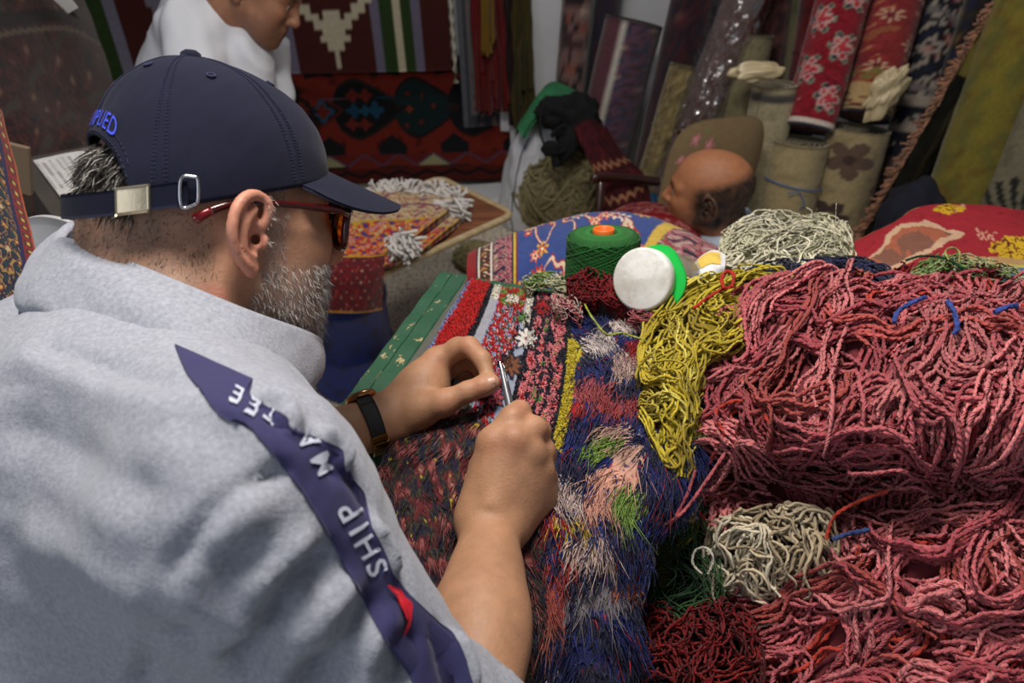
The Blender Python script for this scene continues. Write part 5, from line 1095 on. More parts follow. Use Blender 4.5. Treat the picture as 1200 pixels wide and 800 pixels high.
# collar: double-layer stand-up ring
top = catmull([W(*p) for p in ((60, 283, .705), (78, 283, .665), (140, 306, .64), (215, 337, .628), (300, 371, .655), (366, 394, .735), (377, 402, .79), (340, 372, .86), (240, 310, .88), (150, 270, .84), (85, 262, .77))], 160, True)
bot = catmull([W(*p) for p in ((30, 384, .66), (52, 392, .625), (115, 408, .595), (190, 428, .585), (270, 458, .60), (330, 474, .665), (348, 476, .73), (318, 430, .83), (230, 372, .87), (130, 330, .82), (60, 330, .74))], 160, True)
cen = (top.mean(0) + bot.mean(0)) / 2; t = np.linspace(0, 1, 26); out = nrm((top + bot) / 2 - cen)
P = bot[:, None] * (1 - t)[None, :, None] + top[:, None] * t[None, :, None] + out[:, None] * (.012 * np.sin(t * math.pi) - .004 * np.exp(-((t - .16) / .05) ** 2) + .004 * np.sin(np.linspace(0, 6.283, 160)[:, None] * 3 + t[None] * 4) * np.sin(t * math.pi))[:, :, None]
P += (.0022 * snoise(P, 9, 12))[..., None] * out[:, None]
ti = np.linspace(1, -.1, 26); Pin = bot[:, None] * (1 - ti)[None, :, None] + top[:, None] * ti[None, :, None] + out[:, None] * (-.010 + .008 * np.sin(np.clip(ti, 0, 1) * math.pi))[None, :, None]
lip = top[:, None] + nrm(top - bot)[:, None] * .004 + out[:, None] * np.array([-.001, -.005, -.009])[None, :, None]
Pc = np.concatenate([P, lip, Pin], 1); F_ = gfaces(Pc.shape[0], Pc.shape[1], cu=True)
mk('collar', Pc.reshape(-1, 3), F_, 'fabric_grey', shirt)
sb = bot + (top - bot) * .17 + out * .007; V_, F_, C_, U_ = tubes(sb[None], .0016, 6, closed=True); mk('collar_seam', V_, F_, 'fabric_grey', shirt)
# navy stripe laid on the sleeve
LR = [((205, 405), (296, 446)), ((218, 435), (291, 461)), ((240, 465), (314, 477)), ((264, 490), (336, 488)), ((288, 497), (342, 502)), ((310, 520), (364, 511)), ((333, 548), (399, 526)), ((352, 575), (406, 552)), ((372, 607), (425, 577)), ((395, 647), (433, 612)), ((412, 680), (448, 641)), ((430, 710), (467, 683)), ((455, 757), (498, 716)), ((480, 792), (537, 752)), ((500, 835), (556, 808))]
Lc_ = catmull([a for a, b in LR], 130); Rc_ = catmull([b for a, b in LR], 130); q = np.linspace(0, 1, 26)
def stripe_px(i, s): return Lc_[i] * (1 - s) + Rc_[i] * s
P = np.array([[hit(*stripe_px(i, s), .0012) for s in q] for i in range(130)])
for _ in range(2): P[1:-1, 1:-1] = P[1:-1, 1:-1] * .6 + .1 * (P[2:, 1:-1] + P[:-2, 1:-1] + P[1:-1, 2:] + P[1:-1, :-2])
dirc = np.sign((gnormal(P)[60, 13] @ (CAM - P[60, 13])))
P = P + gnormal(P) * dirc * .0006
sheet('stripe', P, 'navy_print', shirt, t=.0016, flip=bool(dirc < 0))
# printed word running up the sleeve (each letter a print of its own) and the red emblem
def letter(chs, pxc, rdir, size):
    rdir = nrm(A(*rdir)); up = A(rdir[1], -rdir[0])         # image coordinates, y down: up is the reading direction turned left
    tv, tf = text_mesh(chs, 1.0, 1., .012); size = size * 1.28; pv = np.array([[pxc[0] + size * (x * rdir[0] + y * up[0]), pxc[1] + size * (x * rdir[1] + y * up[1])] for x, y in tv[:, :2]])
    V_ = np.array([hit(x, y, .0031) for x, y in pv]); o = mk('letter', V_, tf, 'white_print', shirt); return o
for ch_, pc2, rd, sz in (('S', (440, 664), (-.42, -.9), 30), ('H', (428, 640), (-.5, -.86), 29), ('I', (418, 619), (-.5, -.86), 29), ('P', (407, 600), (-.5, -.86), 30), ('M', (376, 543), (-.5, -.86), 27), ('A', (358, 516), (-.62, -.78), 26), ('T', (318, 488), (-.8, -.6), 22), ('E', (297, 478), (-.86, -.5), 24), ('E', (278, 466), (-.86, -.5), 22)):
    letter(ch_, pc2, rd, sz)
emb = [(449, 685), (459, 688), (466, 694), (470, 701), (478, 707), (478, 718), (475, 731), (467, 743), (467, 738), (471, 730), (468, 722), (463, 710), (458, 698)]
ec = catmull(emb, 52, True); k = len(ec); ax0 = np.array([[449, 685], [462, 698], [468, 712], [472, 724], [467, 742]], float); near = np.array([ax0[np.argmin(((ax0 - p) ** 2).sum(1))] for p in ec]); EP = np.stack([ec * (1 - w_) + near * w_ for w_ in (0, .33, .66, 1.)])
V_ = np.array([[hit(*p, .0040) for p in r] for r in EP]); mk('emblem', V_.reshape(-1, 3), gfaces(4, k, cv=True), 'red_print', shirt)

# trousers and shoes (below the frame), the stool he sits on
f = Field((-.80, .05, .02), (.35, 1.05, .80), .012); kf = A(.84, .54, 0)
for s in (-1, 1):
    hp = PEL + A(0, 0, -.06) + s * .09 * A(-.54, .84, 0); kn = hp + kf * .40 + s * .05 * A(-.54, .84, 0); kn[2] = .50; an = kn + kf * .02; an[2] = .10
    f.cap(hp, kn, .095, .068, .05); f.cap(kn, an, .066, .05, .04)
f.ell(PEL + A(0, 0, -.04), (.17, .17, .13), .05); V_, F_ = f.mesh(); mk('trousers', laplace(V_, F_, 2), F_, 'trouser', man)
for s in (-1, 1):
    hp = PEL + s * .09 * A(-.54, .84, 0); an = hp + kf * .42 + s * .05 * A(-.54, .84, 0); an[2] = .05
    blob('shoe', an + kf * .07, (.13, .05, .05), 'black_cloth', None, None, .05, 4, 3, 30, rot=np.stack([kf, A(-.54, .84, 0), A(0, 0, 1)], 1), parent=man, floor=0.)
stl = empty('stool', (PEL[0] - .02, PEL[1], 0), 'low wooden stool under the seated man', 'stool')
slab('seat', rrect(.17, .17, .03), .41, .44, 'table_wood', stl, A(PEL[0] - .02, PEL[1], 0), A(1, 0, 0), A(0, 1, 0))
for sx in (-1, 1):
    for sy in (-1, 1): box('leg', (-.018, -.018, 0), (.018, .018, .409), 'table_wood', stl, .003, org=(PEL[0] - .02 + sx * .14, PEL[1] + sy * .14, 0))

# ------------------------------------------------------------------ wristwatch on the left wrist
wt = empty('wristwatch', LW - A(*man.location), 'gold rimmed wristwatch on a dark strap'); wt.parent = man
ax = nrm(LW - LE); wc = LW + ax * (-.018); up_ = nrm(A(0, 0, 1) - ax * ax[2]); sd = np.cross(ax, up_)
th = np.linspace(0, 2 * math.pi, 64, endpoint=False)
rw = np.full(64, .0328)
bvb = BVHTree.FromPolygons(V3.tolist(), F3.tolist())
def skin_r(c, d):
    h_ = bvb.ray_cast(Vector(c), Vector(d), .1); return h_[3] if h_[0] is not None else .03
dirs = np.cos(th)[:, None] * up_ + np.sin(th)[:, None] * sd
P = np.stack([np.stack([wc + ax * q + dirs[i] * (skin_r(wc + ax * q, dirs[i]) + .0016) for q in np.linspace(-.009, .009, 6)]) for i in range(64)])
P = np.concatenate([P, P[:1]], 0); P2 = P + 0; sheet('strap', P, 'black_strap', wt, t=-.0022, auto=False, back=True)
ci = int(64 * .0); cd = nrm(up_ * .8 + nrm(cF) * .75 - ax * (ax @ (up_ * .8 + nrm(cF) * .75))); cr = skin_r(wc, cd); cp = wc + cd * (cr + .004)
e1 = ax; e2 = np.cross(cd, ax); M3 = np.stack([e1, e2, cd], 1)
V_, F_ = lathe([(.0001, -.004), (.017, -.004), (.019, -.002), (.0195, .001), (.0185, .004), (.0165, .0046), (.016, .0036), (.0001, .0036)], 40, M3, cp); mk('case', V_, F_, 'rose_gold', wt)
V_, F_ = lathe([(.0001, .0040), (.0158, .0040)], 40, M3, cp); mk('dial', V_, F_, 'white_plastic', wt)
bd = nrm(-cd + -.35 * nrm(cF)); bd = nrm(bd - ax * (ax @ bd)); 
for k, q in enumerate(np.linspace(-.5, .5, 5)):
    dd = nrm(bd * math.cos(q) + np.cross(ax, bd) * math.sin(q)); pp_ = wc + dd * (skin_r(wc, dd) + .0045); M3 = np.stack([ax, np.cross(dd, ax), dd], 1); box('clasp_link', (-.0095, -.0035, -.0018), (.0095, .0035, .0018), 'gold', wt, .0008, M3=M3, org=pp_)

# ------------------------------------------------------------------ snips held in the right hand
sn = empty('scissors', W(600, 492, .845), 'small pointed steel scissors held in the right hand', 'scissors')
tip = W(587, 423, .868); piv = W(600, 488, .845); d = nrm(tip - piv); sdv = nrm(np.cross(d, cF)); nv = np.cross(d, sdv)
for s, sh in ((1, 0.), (-1, .0025)):
    L_ = np.linalg.norm(tip - piv) - sh; t = np.linspace(-.35, 1, 30); wv = np.interp(t, [-.35, 0, .25, .8, 1], [.0035, .0042, .0040, .0022, .0003])
    off = s * (.0006 + .0008 * t); cenl = piv + d * (t * L_)[:, None] + sdv * off[:, None] + nv * (s * .0009)
    P = np.stack([cenl - sdv * wv[:, None], cenl - sdv * (wv * .3)[:, None] + nv * .0006 * s, cenl + sdv * wv[:, None]], 1); sheet('blade', P, 'steel', sn, t=.0011 * s, auto=False, back=True)
V_, F_ = lathe([(.0001, .003), (.0022, .0026), (.0026, 0), (.0026, -.003), (.0001, -.0034)], 14, np.stack([sdv, d, -nv], 1), piv + d * .004); mk('rivet', V_, F_, 'steel', sn)
for s in (1, -1):
    pts = catmull([piv - d * .006, piv - d * .03 + sdv * s * .006 + A(0, 0, -.004), piv - d * .055 + sdv * s * .012 + A(0, 0, -.008), piv - d * .075 + sdv * s * .004 + A(0, 0, -.008), piv - d * .055 - sdv * s * .0 + A(0, 0, -.006)], 40); V_, F_, C_, U_ = tubes(pts[None], .0022, 8); mk('handle', V_, F_, 'steel', sn)

nc = lj(575, 447.5, .889); nd_ = nrm(lj(577, 448, .9) - lj(566, 452, .898)); nu = nrm(-nrm(ray(575, 447)) - nd_ * (-nrm(ray(575, 447)) @ nd_)); U, V = uvgrid(10, 10); X = (U - .5) * 2; Y = (V - .5) * 2
ns_ = np.cross(nu, nd_); P = nc + nu * .0012 + (X * (1 - .25 * Y ** 2))[..., None] * nd_ * .0062 + (Y * np.sqrt(1 - .3 * X ** 2))[..., None] * ns_ * .0052 - (Y ** 2 * .0022 + X ** 2 * .0008)[..., None] * nu
sheet('thumbnail', P, mat('nail', (206, 160, 142), rough=.35), man, t=.0006)
# ------------------------------------------------------------------ man in a white T-shirt bending over at the back
def head_mesh(Mh, Th, skin, neck_to, hairfn=None, h=.0042, **kw):
    f = head_field(h, **kw); nb = (np.asarray(neck_to) - Th) @ Mh
    f.chain([A(-.03, 0, -.03), A(-.04, 0, -.08), nb], [.058, .055, .062], .03)
    V, F = f.mesh(); V = laplace(V, F, 1, .4); c = np.tile(lin(skin), (len(V), 1)) * (1 + .06 * snoise(V, 20, 4))[:, None]
    b = np.exp(-((np.abs(V[:, 1]) - .03) / .018) ** 2 - ((V[:, 2] - .027) / .0055) ** 2) * (V[:, 0] > .06); c = mixc(c, b, (30, 22, 18))
    e = (np.hypot(np.hypot(V[:, 0] - .083, np.abs(V[:, 1]) - .031), V[:, 2] - .004) < .0135) & (V[:, 0] > .088); c = mixc(c, e * 1., (210, 204, 198)); c = mixc(c, (e & (np.hypot(np.abs(V[:, 1]) - .031, V[:, 2] - .003) < .0058)) * 1., (34, 22, 16))
    c = mixc(c, np.exp(-(((V - A(.101, 0, -.0625)) / A(.012, .02, .011)) ** 2).sum(1)) * .7, (136, 78, 72))
    if hairfn is not None: c = hairfn(V, c)
    return V @ Mh.T + Th, F, c
def frame(fw, up):
    fw = nrm(A(*fw)); lf = nrm(np.cross(A(*up), fw)); return np.stack([fw, lf, np.cross(fw, lf)], 1)
HM2 = frame((.84, -.10, -.53), (.45, .12, .88)); HT2 = W(346, 29, 2.02) - HM2 @ A(.118, 0, -.03)
m2 = empty('person', (W(170, 120, 2.35)[0], W(170, 120, 2.35)[1], 0), 'man in white T-shirt bending forward in front of the kilim', 'person')
NB2 = W(262, 22, 2.10); RS2 = W(224, 34, 1.98); LS2 = W(308, 62, 2.22); PV2 = W(205, 160, 2.30)
def h2(V, c):
    m = sm(V[:, 2] - .35 * V[:, 0], .028, .04) * (np.abs(V[:, 1]) < .09) * ((V[:, 0] < .075) | (V[:, 2] > .085)); c = mixc(c, m, (24, 20, 18)); m = sm(-V[:, 0], .02, .04) * sm(V[:, 2], -.05, -.02); c = mixc(c, m, (24, 20, 18))
    st = sm(V[:, 0], .0, .03) * sm(-V[:, 2], .035, .055); return mixc(c, st * .28, (70, 58, 52))
Va, Fa, ca = head_mesh(HM2, HT2, (150, 104, 80), NB2, h2)
el2 = W(238, 150, 1.93); wr2 = W(330, 215, 2.0); el3 = W(322, 150, 2.22); wr3 = W(372, 215, 2.12)
f = Field(np.minimum(np.minimum(el2, wr2), np.minimum(el3, wr3)) - .12, np.maximum(np.maximum(RS2, wr2), np.maximum(el3, LS2)) + .12, .0065)
for a, b, c_ in ((RS2, el2, wr2), (LS2, el3, wr3)):
    f.cap(a, b, .05, .043, .02); f.cap(b, c_, .042, .028, .02); d = nrm(c_ - b); s_ = nrm(np.cross(d, A(0, 0, 1))); f.cap(c_, c_ + d * .07, .03, .032, .02)
    for k in range(4): q = c_ + d * .08 + s_ * (k - 1.5) * .021; f.chain([q, q + d * .035 + A(0, 0, -.006), q + d * .06 + A(0, 0, -.022)], [.0105, .0095, .008], .005)
    q = c_ + d * .03 - s_ * .03; f.chain([q, q + d * .03 - s_ * .018, q + d * .055 - s_ * .018 + A(0, 0, -.01)], [.013, .011, .009], .006)
Vb, Fb = f.mesh(); Vb = laplace(Vb, Fb, 1); cb_ = np.tile(lin((150, 104, 80)), (len(Vb), 1))
mk('body', np.concatenate([Va, Vb]), np.concatenate([Fa, Fb + len(Va)]), 'skin', m2, np.concatenate([ca, cb_]))
lo = np.minimum(np.minimum(PV2, RS2), np.minimum(el2, el3)) - .25; hi = np.maximum(np.maximum(LS2, RS2), NB2) + .15; lo[0] = min(lo[0], PV2[0] - .25)
f = Field(lo, hi, .009)
SP2 = W(236, 50, 2.18); f.cap(SP2, PV2, .125, .145, .06); f.cap(RS2 * .7 + SP2 * .3, PV2 + A(.02, -.08, .05), .10, .12, .06); f.cap(LS2 * .7 + SP2 * .3, PV2 + A(.05, .08, .05), .09, .12, .06); f.cap(RS2, NB2, .068, .055, .04); f.cap(LS2, NB2, .068, .055, .04)
f.cap(RS2, RS2 * .35 + el2 * .65, .074, .072, .03); f.cap(LS2, LS2 * .4 + el3 * .6, .066, .066, .03); f.cap(W(290, 60, 2.06), W(285, 110, 2.1), .07, .08, .05)
nd = nrm(HT2 - NB2); f.cap(NB2 + nd * .035, HT2, .064, .05, .006, minus=True)
f.cap(RS2 * .28 + el2 * .72, el2, .056, .05, .004, minus=True)
Vt, Ft = f.mesh(); Vt = laplace(Vt, Ft, 2); Nt = vnormals(Vt, Ft)
Vt = Vt + Nt * (.009 * np.sin(52 * (Vt @ nrm(A(.9, .2, .35))) + 3 * snoise(Vt, 3, 3)) * np.clip(snoise(Vt, 2.2, 6) + .3, 0, 1))[:, None]
q_ = Vt @ nrm(A(.75, .1, .65)); Vt = Vt + Nt * (.010 * (1 - np.abs(np.sin(34 * q_ + 2.2 * snoise(Vt, 2.5, 8)))) ** 3 * np.clip(.4 + snoise(Vt, 2.0, 12), 0, 1))[:, None]
mk('tshirt', Vt, Ft, 'tshirt', m2)
f = Field(PV2 * A(1, 1, 0) - A(.25, .25, 0), PV2 + A(.3, .3, .1), .014)
for s in (-1, 1): f.cap(PV2 + A(0, s * .09, -.03), PV2 * A(1, 1, 0) + A(.06, s * .11, .38), .10, .07, .05); f.cap(PV2 * A(1, 1, 0) + A(.06, s * .11, .38), PV2 * A(1, 1, 0) + A(-.02, s * .11, .09), .07, .055, .03)
V_, F_ = f.mesh(); mk('trousers', V_, F_, 'trouser', m2)
for s in (-1, 1): blob('shoe', PV2 * A(1, 1, 0) + A(.03, s * .11, .045), (.13, .05, .045), 'black_cloth', None, None, .05, 4, 3, 24, parent=m2, floor=0.)

# ------------------------------------------------------------------ bald man sitting low in front of the armchair
HM3 = np.array([[-.929, -.371, .014], [.37, -.928, -.034], [.025, -.026, .999]]); HM3 = frame(HM3[:, 0], HM3[:, 2]); HT3 = A(.537, 1.911, .592)
m3 = empty('person', (.56, 1.95, .115), 'bald man in pale shirt looking left beside the cream yarn', 'person')
NB3 = HT3 + A(.058, -.004, -.112)
def h3(V, c):
    ring = sm(-V[:, 0], -.045, -.02) * (1 - sm(V[:, 2] - .35 * (-V[:, 0]), .035, .06)) * sm(V[:, 2], -.075, -.055); n = snoise(V, 60, 3); c = mixc(c, ring * (.88 + .2 * n), (40, 33, 30))
    sh = sm(V[:, 0], .0, .03) * sm(-V[:, 2], .02, .05); c = mixc(c, sh * (.45 + .2 * n), (70, 54, 46)); return c
Va, Fa, ca = head_mesh(HM3, HT3, (170, 112, 78), NB3, h3, es=1.05)
mk('body', Va, Fa, 'skin', m3, ca)
r = np.random.default_rng(5); Vl = (Va - HT3) @ HM3; Nl = vnormals(Va, Fa); ring = (Vl[:, 0] < .03) & (Vl[:, 2] < .055 - .25 * Vl[:, 0] * 0 + .2 * np.minimum(-Vl[:, 0], .06)) & (Vl[:, 2] > -.065) & ~((np.abs(Vl[:, 1]) > .077)); idx = r.choice(np.where(ring)[0], 3500)
V_, F_, C_, U_ = hairs(Va[idx], Nl[idx] + A(0, 0, -.5), .005, .0003, 3, jit=.3, col=lin((38, 32, 30))[None] * r.uniform(.6, 2.2, (3500, 1)), seed=2); tag(mk('hair', V_, F_, 'hair', m3, C_), 'close cropped dark hair round the sides', kind='stuff')
f = Field((.28, 1.68, .1), (.86, 2.18, .52), .007)
f.cap(NB3 + A(.0, .0, -.02), A(.565, 1.94, .2), .085, .13, .05)
for sx, sy in ((-.06, -.155), (.06, .15)): f.cap(NB3 + A(0, 0, -.05), NB3 + A(sx, sy, -.07), .065, .06, .04); f.cap(NB3 + A(sx, sy, -.07), NB3 + A(sx - .02, sy, -.25), .06, .05, .03)
f.cap(NB3 + A(-.005, 0, .035), HT3, .062, .05, .005, minus=True)
V_, F_ = f.mesh(); sh3 = mk('shirt', laplace(V_, F_, 2), F_, 'pale_shirt', m3)
a = np.linspace(0, 6.283, 60, endpoint=False); bt = NB3 + np.stack([.072 * np.cos(a), .068 * np.sin(a), -.012 + .0 * a], -1); tp = NB3 + np.stack([.066 * np.cos(a) + .004, .062 * np.sin(a), .030 + .016 * np.cos(a)], -1)
ds = tp + np.stack([.016 * np.cos(a), .016 * np.sin(a), -.030 + 0 * a], -1); Pc = np.stack([bt, tp * .5 + bt * .5, tp, tp + (ds - tp) * .15 + A(0, 0, .003), ds], 1); mk('collar', Pc.reshape(-1, 3), gfaces(60, 5, cu=True), 'pale_shirt', sh3)
f = Field((.1, 1.6, .0), (.9, 2.3, .32), .012)
for s in (-1, 1): f.cap(A(.56, 1.95 + s * .08, .2), A(.25, 1.90 + s * .14, .16), .085, .065, .04); f.cap(A(.25, 1.90 + s * .14, .16), A(.22, 1.78 + s * .10, .07), .06, .045, .03)
V_, F_ = f.mesh(); mk('trousers', V_, F_, 'trouser', m3)

# ================================================================== the work table
TZ = .89
A1 = WZ(515, 318, TZ) * A(1, 1, 0) + A(0, 0, TZ); A0 = WZ(380, 498, TZ) * A(1, 1, 0) + A(0, 0, TZ)
av = nrm(A1 - A0); bvv = A(av[1], -av[0], 0); LEN, WID = .37, .29
tb = empty('frame_table', A1 * A(1, 1, 0) + bvv * .14 - av * .18, 'weathered green wooden frame table under the left part of the rug', 'table')
def rail(name, p, q, inn, width=.048, th=.05):
    """one rail from p to q (outer top edge), inn points to the inside: painted top and sides, grey chamfer inside"""
    L_ = np.linalg.norm(q - p); d = nrm(q - p)
    sec = [(0, -th), (0, -.003), (.003, 0), (width * .45, .0), (width * .47, -.0018), (width * .50, -.0018), (width * .52, 0.), (width - .002, 0), (width, -.002)]
    n = 60; t = np.linspace(0, 1, n); P = np.array([[p + d * L_ * tt + inn * x + A(0, 0, z + .0009 * math.sin(37 * tt + 20 * x)) for x, z in sec] for tt in t])
    uv = np.array([[(tt * L_, .0 + k / len(sec)) for k in range(len(sec))] for tt in t])
    V_ = P.reshape(-1, 3); F_ = gfaces(n, len(sec)); 
    o = mk(name, np.concatenate([V_, P[0], P[-1]]), [list(x) for x in F_] + [[len(V_) + k for k in range(len(sec))], [len(V_) + len(sec) + k for k in range(len(sec))][::-1]], 'green_paint', tb, uv=np.concatenate([uv.reshape(-1, 2), uv[0], uv[-1]]), smooth=False)
    sec2 = [(width, -.002), (width + .011, -.016), (width + .011, -.022)]; P = np.array([[p + d * L_ * tt + inn * x + A(0, 0, z) for x, z in sec2] for tt in t]); P = P[3:-3]
    mk('moulding', P.reshape(-1, 3), gfaces(n - 6, 3), 'grey_wood', o, uv=np.array([[(tt * L_, k * .3) for k in range(3)] for tt in t[3:-3]]), smooth=False)
    sec3 = [(width + .011, -.022), (width + .011, -th), (0, -th)]; P = np.array([[p + d * L_ * tt + inn * x + A(0, 0, z) for x, z in sec3] for tt in t[2:-2]]); mk('inner_face', P.reshape(-1, 3), gfaces(n - 4, 3), 'green_paint', o, uv=np.array([[(tt * L_, .4 + k * .2) for k in range(3)] for tt in t[2:-2]]), smooth=False)
    return o
F0 = A1 - av * LEN; rail('rail', A1, F0, bvv); rail('rail', A1 + bvv * .0625, A1 + bvv * (WID - .0625), -av); rail('rail', F0 + bvv * .0625, F0 + bvv * (WID - .0625), av); rail('rail', A1 + bvv * WID, F0 + bvv * WID, -bvv)
for x in (.035, WID - .035):
    for y in (.035, LEN - .035): q = A1 + bvv * x - av * y; box('leg', (-.024, -.024, 0), (.024, .024, TZ - .051), 'green_paint', tb, .004, M3=np.stack([bvv, av, A(0, 0, 1)], 1), org=q * A(1, 1, 0))
wtb = empty('work_table', (.62, .66, 0), 'plain plank table under the yarn heaps', 'table')
for k in range(6): box('plank', (.26, .22 + .145 * k, .655), (.98, .362 + .145 * k, .68), 'table_wood', wtb, .002)
for x in (.30, .94):
    for y in (.26, 1.05): box('leg', (-.025, -.025, 0), (.025, .025, .654), 'table_wood', wtb, .003, org=(x, y, 0))
# notch plate in the corner
q = A1 + bvv * .073 - av * .073; box('corner_plate', (0, -.02, -.045), (.05, 0, -.035), 'dark_board', tb, .001, M3=np.stack([bvv, av, A(0, 0, 1)], 1), org=q)

# bench behind carrying the rolled bundle
bn = empty('bench', (.2, 1.42, 0), 'low wooden bench behind the table under the blue bundle', 'bench')
box('seat', (-.04, -.10, .62), (.20, .14, .66), 'table_wood', bn, .004, org=(.12, 1.40, 0))
for x in (.11, .29):
    for y in (1.33, 1.51): box('leg', (-.02, -.02, 0), (.02, .02, .619), 'table_wood', bn, .003, org=(x, y, 0))

def netz(rows, n, m, dz=0.): return patch(np.array([[WZ(p[0], p[1], p[2] + dz) for p in r] for r in rows]), n, m)
def pxnet(rows, n, m): return patch(np.array([[A(p[0], p[1]) for p in r] for r in rows]), n, m)

# ------------------------------------------------------------------ the rug being mended
RR = [[(553, 330, .862), (600, 338, .868), (650, 345, .872), (705, 352, .875), (770, 362, .88), (815, 372, .885)],
      [(528, 372, .862), (585, 392, .87), (645, 405, .878), (715, 412, .885), (785, 420, .88), (815, 425, .87)],
      [(500, 420, .858), (565, 448, .866), (635, 468, .876), (715, 476, .885), (790, 490, .875), (815, 490, .86)],
      [(455, 520, .852), (530, 545, .862), (610, 560, .872), (700, 570, .87), (775, 575, .85), (810, 570, .83)],
      [(432, 610, .842), (520, 650, .85), (610, 660, .852), (685, 665, .845), (738, 660, .825), (765, 655, .805)],
      [(430, 720, .81), (530, 760, .80), (615, 770, .81), (680, 770, .80), (715, 765, .785), (740, 755, .775)],
      [(440, 820, .74), (550, 880, .73), (620, 880, .74), (680, 880, .73), (720, 875, .72), (745, 860, .71)]]
NR, MR = 260, 200
RP_ = netz(RR, NR, MR, .046); RX = pxnet(RR, NR, MR); VV_, UU_ = np.meshgrid(np.linspace(0, 1, NR), np.linspace(0, 1, MR), indexing='ij')
RN = gnormal(RP_); RN = RN * np.sign((RN * (CAM - RP_)).sum(-1, keepdims=True)); flipr = bool((gnormal(RP_)[100, 100] @ RN[100, 100]) < 0)
RP_ = RP_ + RN * (.006 * snoise(RX * .01, .55, 5) * np.clip(VV_ * 4, 0, 1))[..., None]
def rugc(u, v, X):
    px, py = X[..., 0], X[..., 1]; n = snoise(X, .018, 2); n2 = snoise(X, .045, 4); n3 = snoise(X, .09, 6)
    img = np.broadcast_to(lin((34, 34, 62)), u.shape + (3,)).copy(); cls = np.zeros(u.shape, int)           # cls 0 shag, 1 cut pile, 2 bare ground
    upper = v < .40 + .05 * n
    b = (u < .47) & upper
    img = over(img, b, (134, 146, 178)); img = over(img, b & (np.sin(px * 2.1 + py) * np.sin(py * 2.3 - px) > .2), (84, 96, 136)); cls = np.where(b, 2, cls)
    m = b & (u < .105) & (u > .012); img = over(img, m, (190, 26, 26)); cls = np.where(m, 3, cls)
    m = b & (u >= .105) & (u < .125); img = over(img, m, (22, 22, 36)); cls = np.where(m, 1, cls)
    m = b & (u >= .125) & (u < .155); img = over(img, m, (150, 150, 160)); m = m & (v < .06); img = over(img, m, (206, 200, 186)); cls = np.where(m, 1, cls)
    fl = b & (u >= .16) & (u < .275); k = np.sin(u * 190 + 2 * n) * np.sin(v * 150 + 2 * n2); m = fl & ((k > -.05) | (v < .07)); img = over(img, m, (172, 30, 32)); cls = np.where(m, 1, cls)
    m = fl & (k > .82); img = over(img, m, (200, 190, 176)); m = fl & (v < .07) & (n3 > .1); img = over(img, m, (112, 150, 60)); m = fl & (np.abs(u - .215) < .03) & (np.abs(v - .05) < .012); img = over(img, m, (210, 200, 190)); cls = np.where(m, 1, cls); m = fl & (k < -.75); img = over(img, m, (70, 92, 66)); cls = np.where(m, 1, cls)
    m = b & (u >= .28) & (u < .31); img = over(img, m, (140, 146, 166)); m = m & (v < .13); img = over(img, m, (206, 200, 188)); cls = np.where(m, 1, cls)
    m = b & (u >= .31) & (u < .325); img = over(img, m, (20, 20, 34)); cls = np.where(m, 1, cls)
    pk = b & (u >= .325) & (u < .452); img = over(img, pk, (206, 116, 122)); cls = np.where(pk, 1, cls)
    k2 = np.sin(u * 75 + 2 * n + 1) * np.sin(v * 62 + 2 * n2); img = over(img, pk & (np.abs(k2) < .22), (26, 24, 40)); img = over(img, pk & (np.abs(u - .385) < .006) & (np.abs(n3) < .5), (26, 24, 40)); img = over(img, pk & (k2 > .8), (150, 30, 34)); img = over(img, pk & (k2 < -.85), (90, 130, 66))
    def flower(cx, cy, r, c, cc):
        nonlocal img
        X_, Y_ = px - cx, py - cy; d = np.hypot(X_, Y_); an = np.arctan2(Y_, X_); img = over(img, (d < r * 1.35 * (.82 + .18 * np.cos(8 * an))), (24, 24, 40)); img = over(img, d < r * (.74 + .26 * np.cos(8 * an)), c); img = over(img, d < r * .18, cc)
    flower(617, 398, 13, (206, 200, 194), (120, 40, 44)); flower(636, 362, 11, (160, 28, 30), (20, 20, 30)); flower(600, 430, 13, (110, 66, 44), (40, 30, 30)); flower(612, 374, 6, (90, 130, 66), (30, 40, 30)); flower(578, 466, 13, (160, 70, 80), (30, 30, 40))
    m = b & (u >= .452); img = over(img, m, (18, 18, 32)); cls = np.where(m, 1, cls)
    m = (u > .458) & (u < .49) & (v > .14) & (v < .44); img = over(img, m, (176, 158, 40)); cls = np.where(m, 1, cls)
    # worn lower-left field
    lowl = ~upper & (u < .47); n4 = snoise(X * A(1, .55) , .05, 9); img = over(img, lowl, (40, 30, 36))
    for c, a_, b_ in (((92, 34, 36), .1, .45), ((136, 78, 76), .45, .75), ((64, 62, 42), -.24, -.12), ((26, 26, 48), -.8, -.35), ((150, 130, 112), .75, .85)): img = over(img, lowl & (n4 > a_) & (n4 < b_), c)
    m = lowl & (snoise(X, .06, 12) > .86); img = over(img, m, (176, 156, 36)); cls = np.where(lowl, 4, cls)
    # shag blotches
    shag = (u >= .47) & (cls == 0) | (cls == 0)
    img = over(img, shag & (n > -.1), (34, 44, 104)); img = over(img, shag & (n2 > .55), (28, 30, 60)); img = over(img, shag & (n3 > .72), (150, 30, 34))
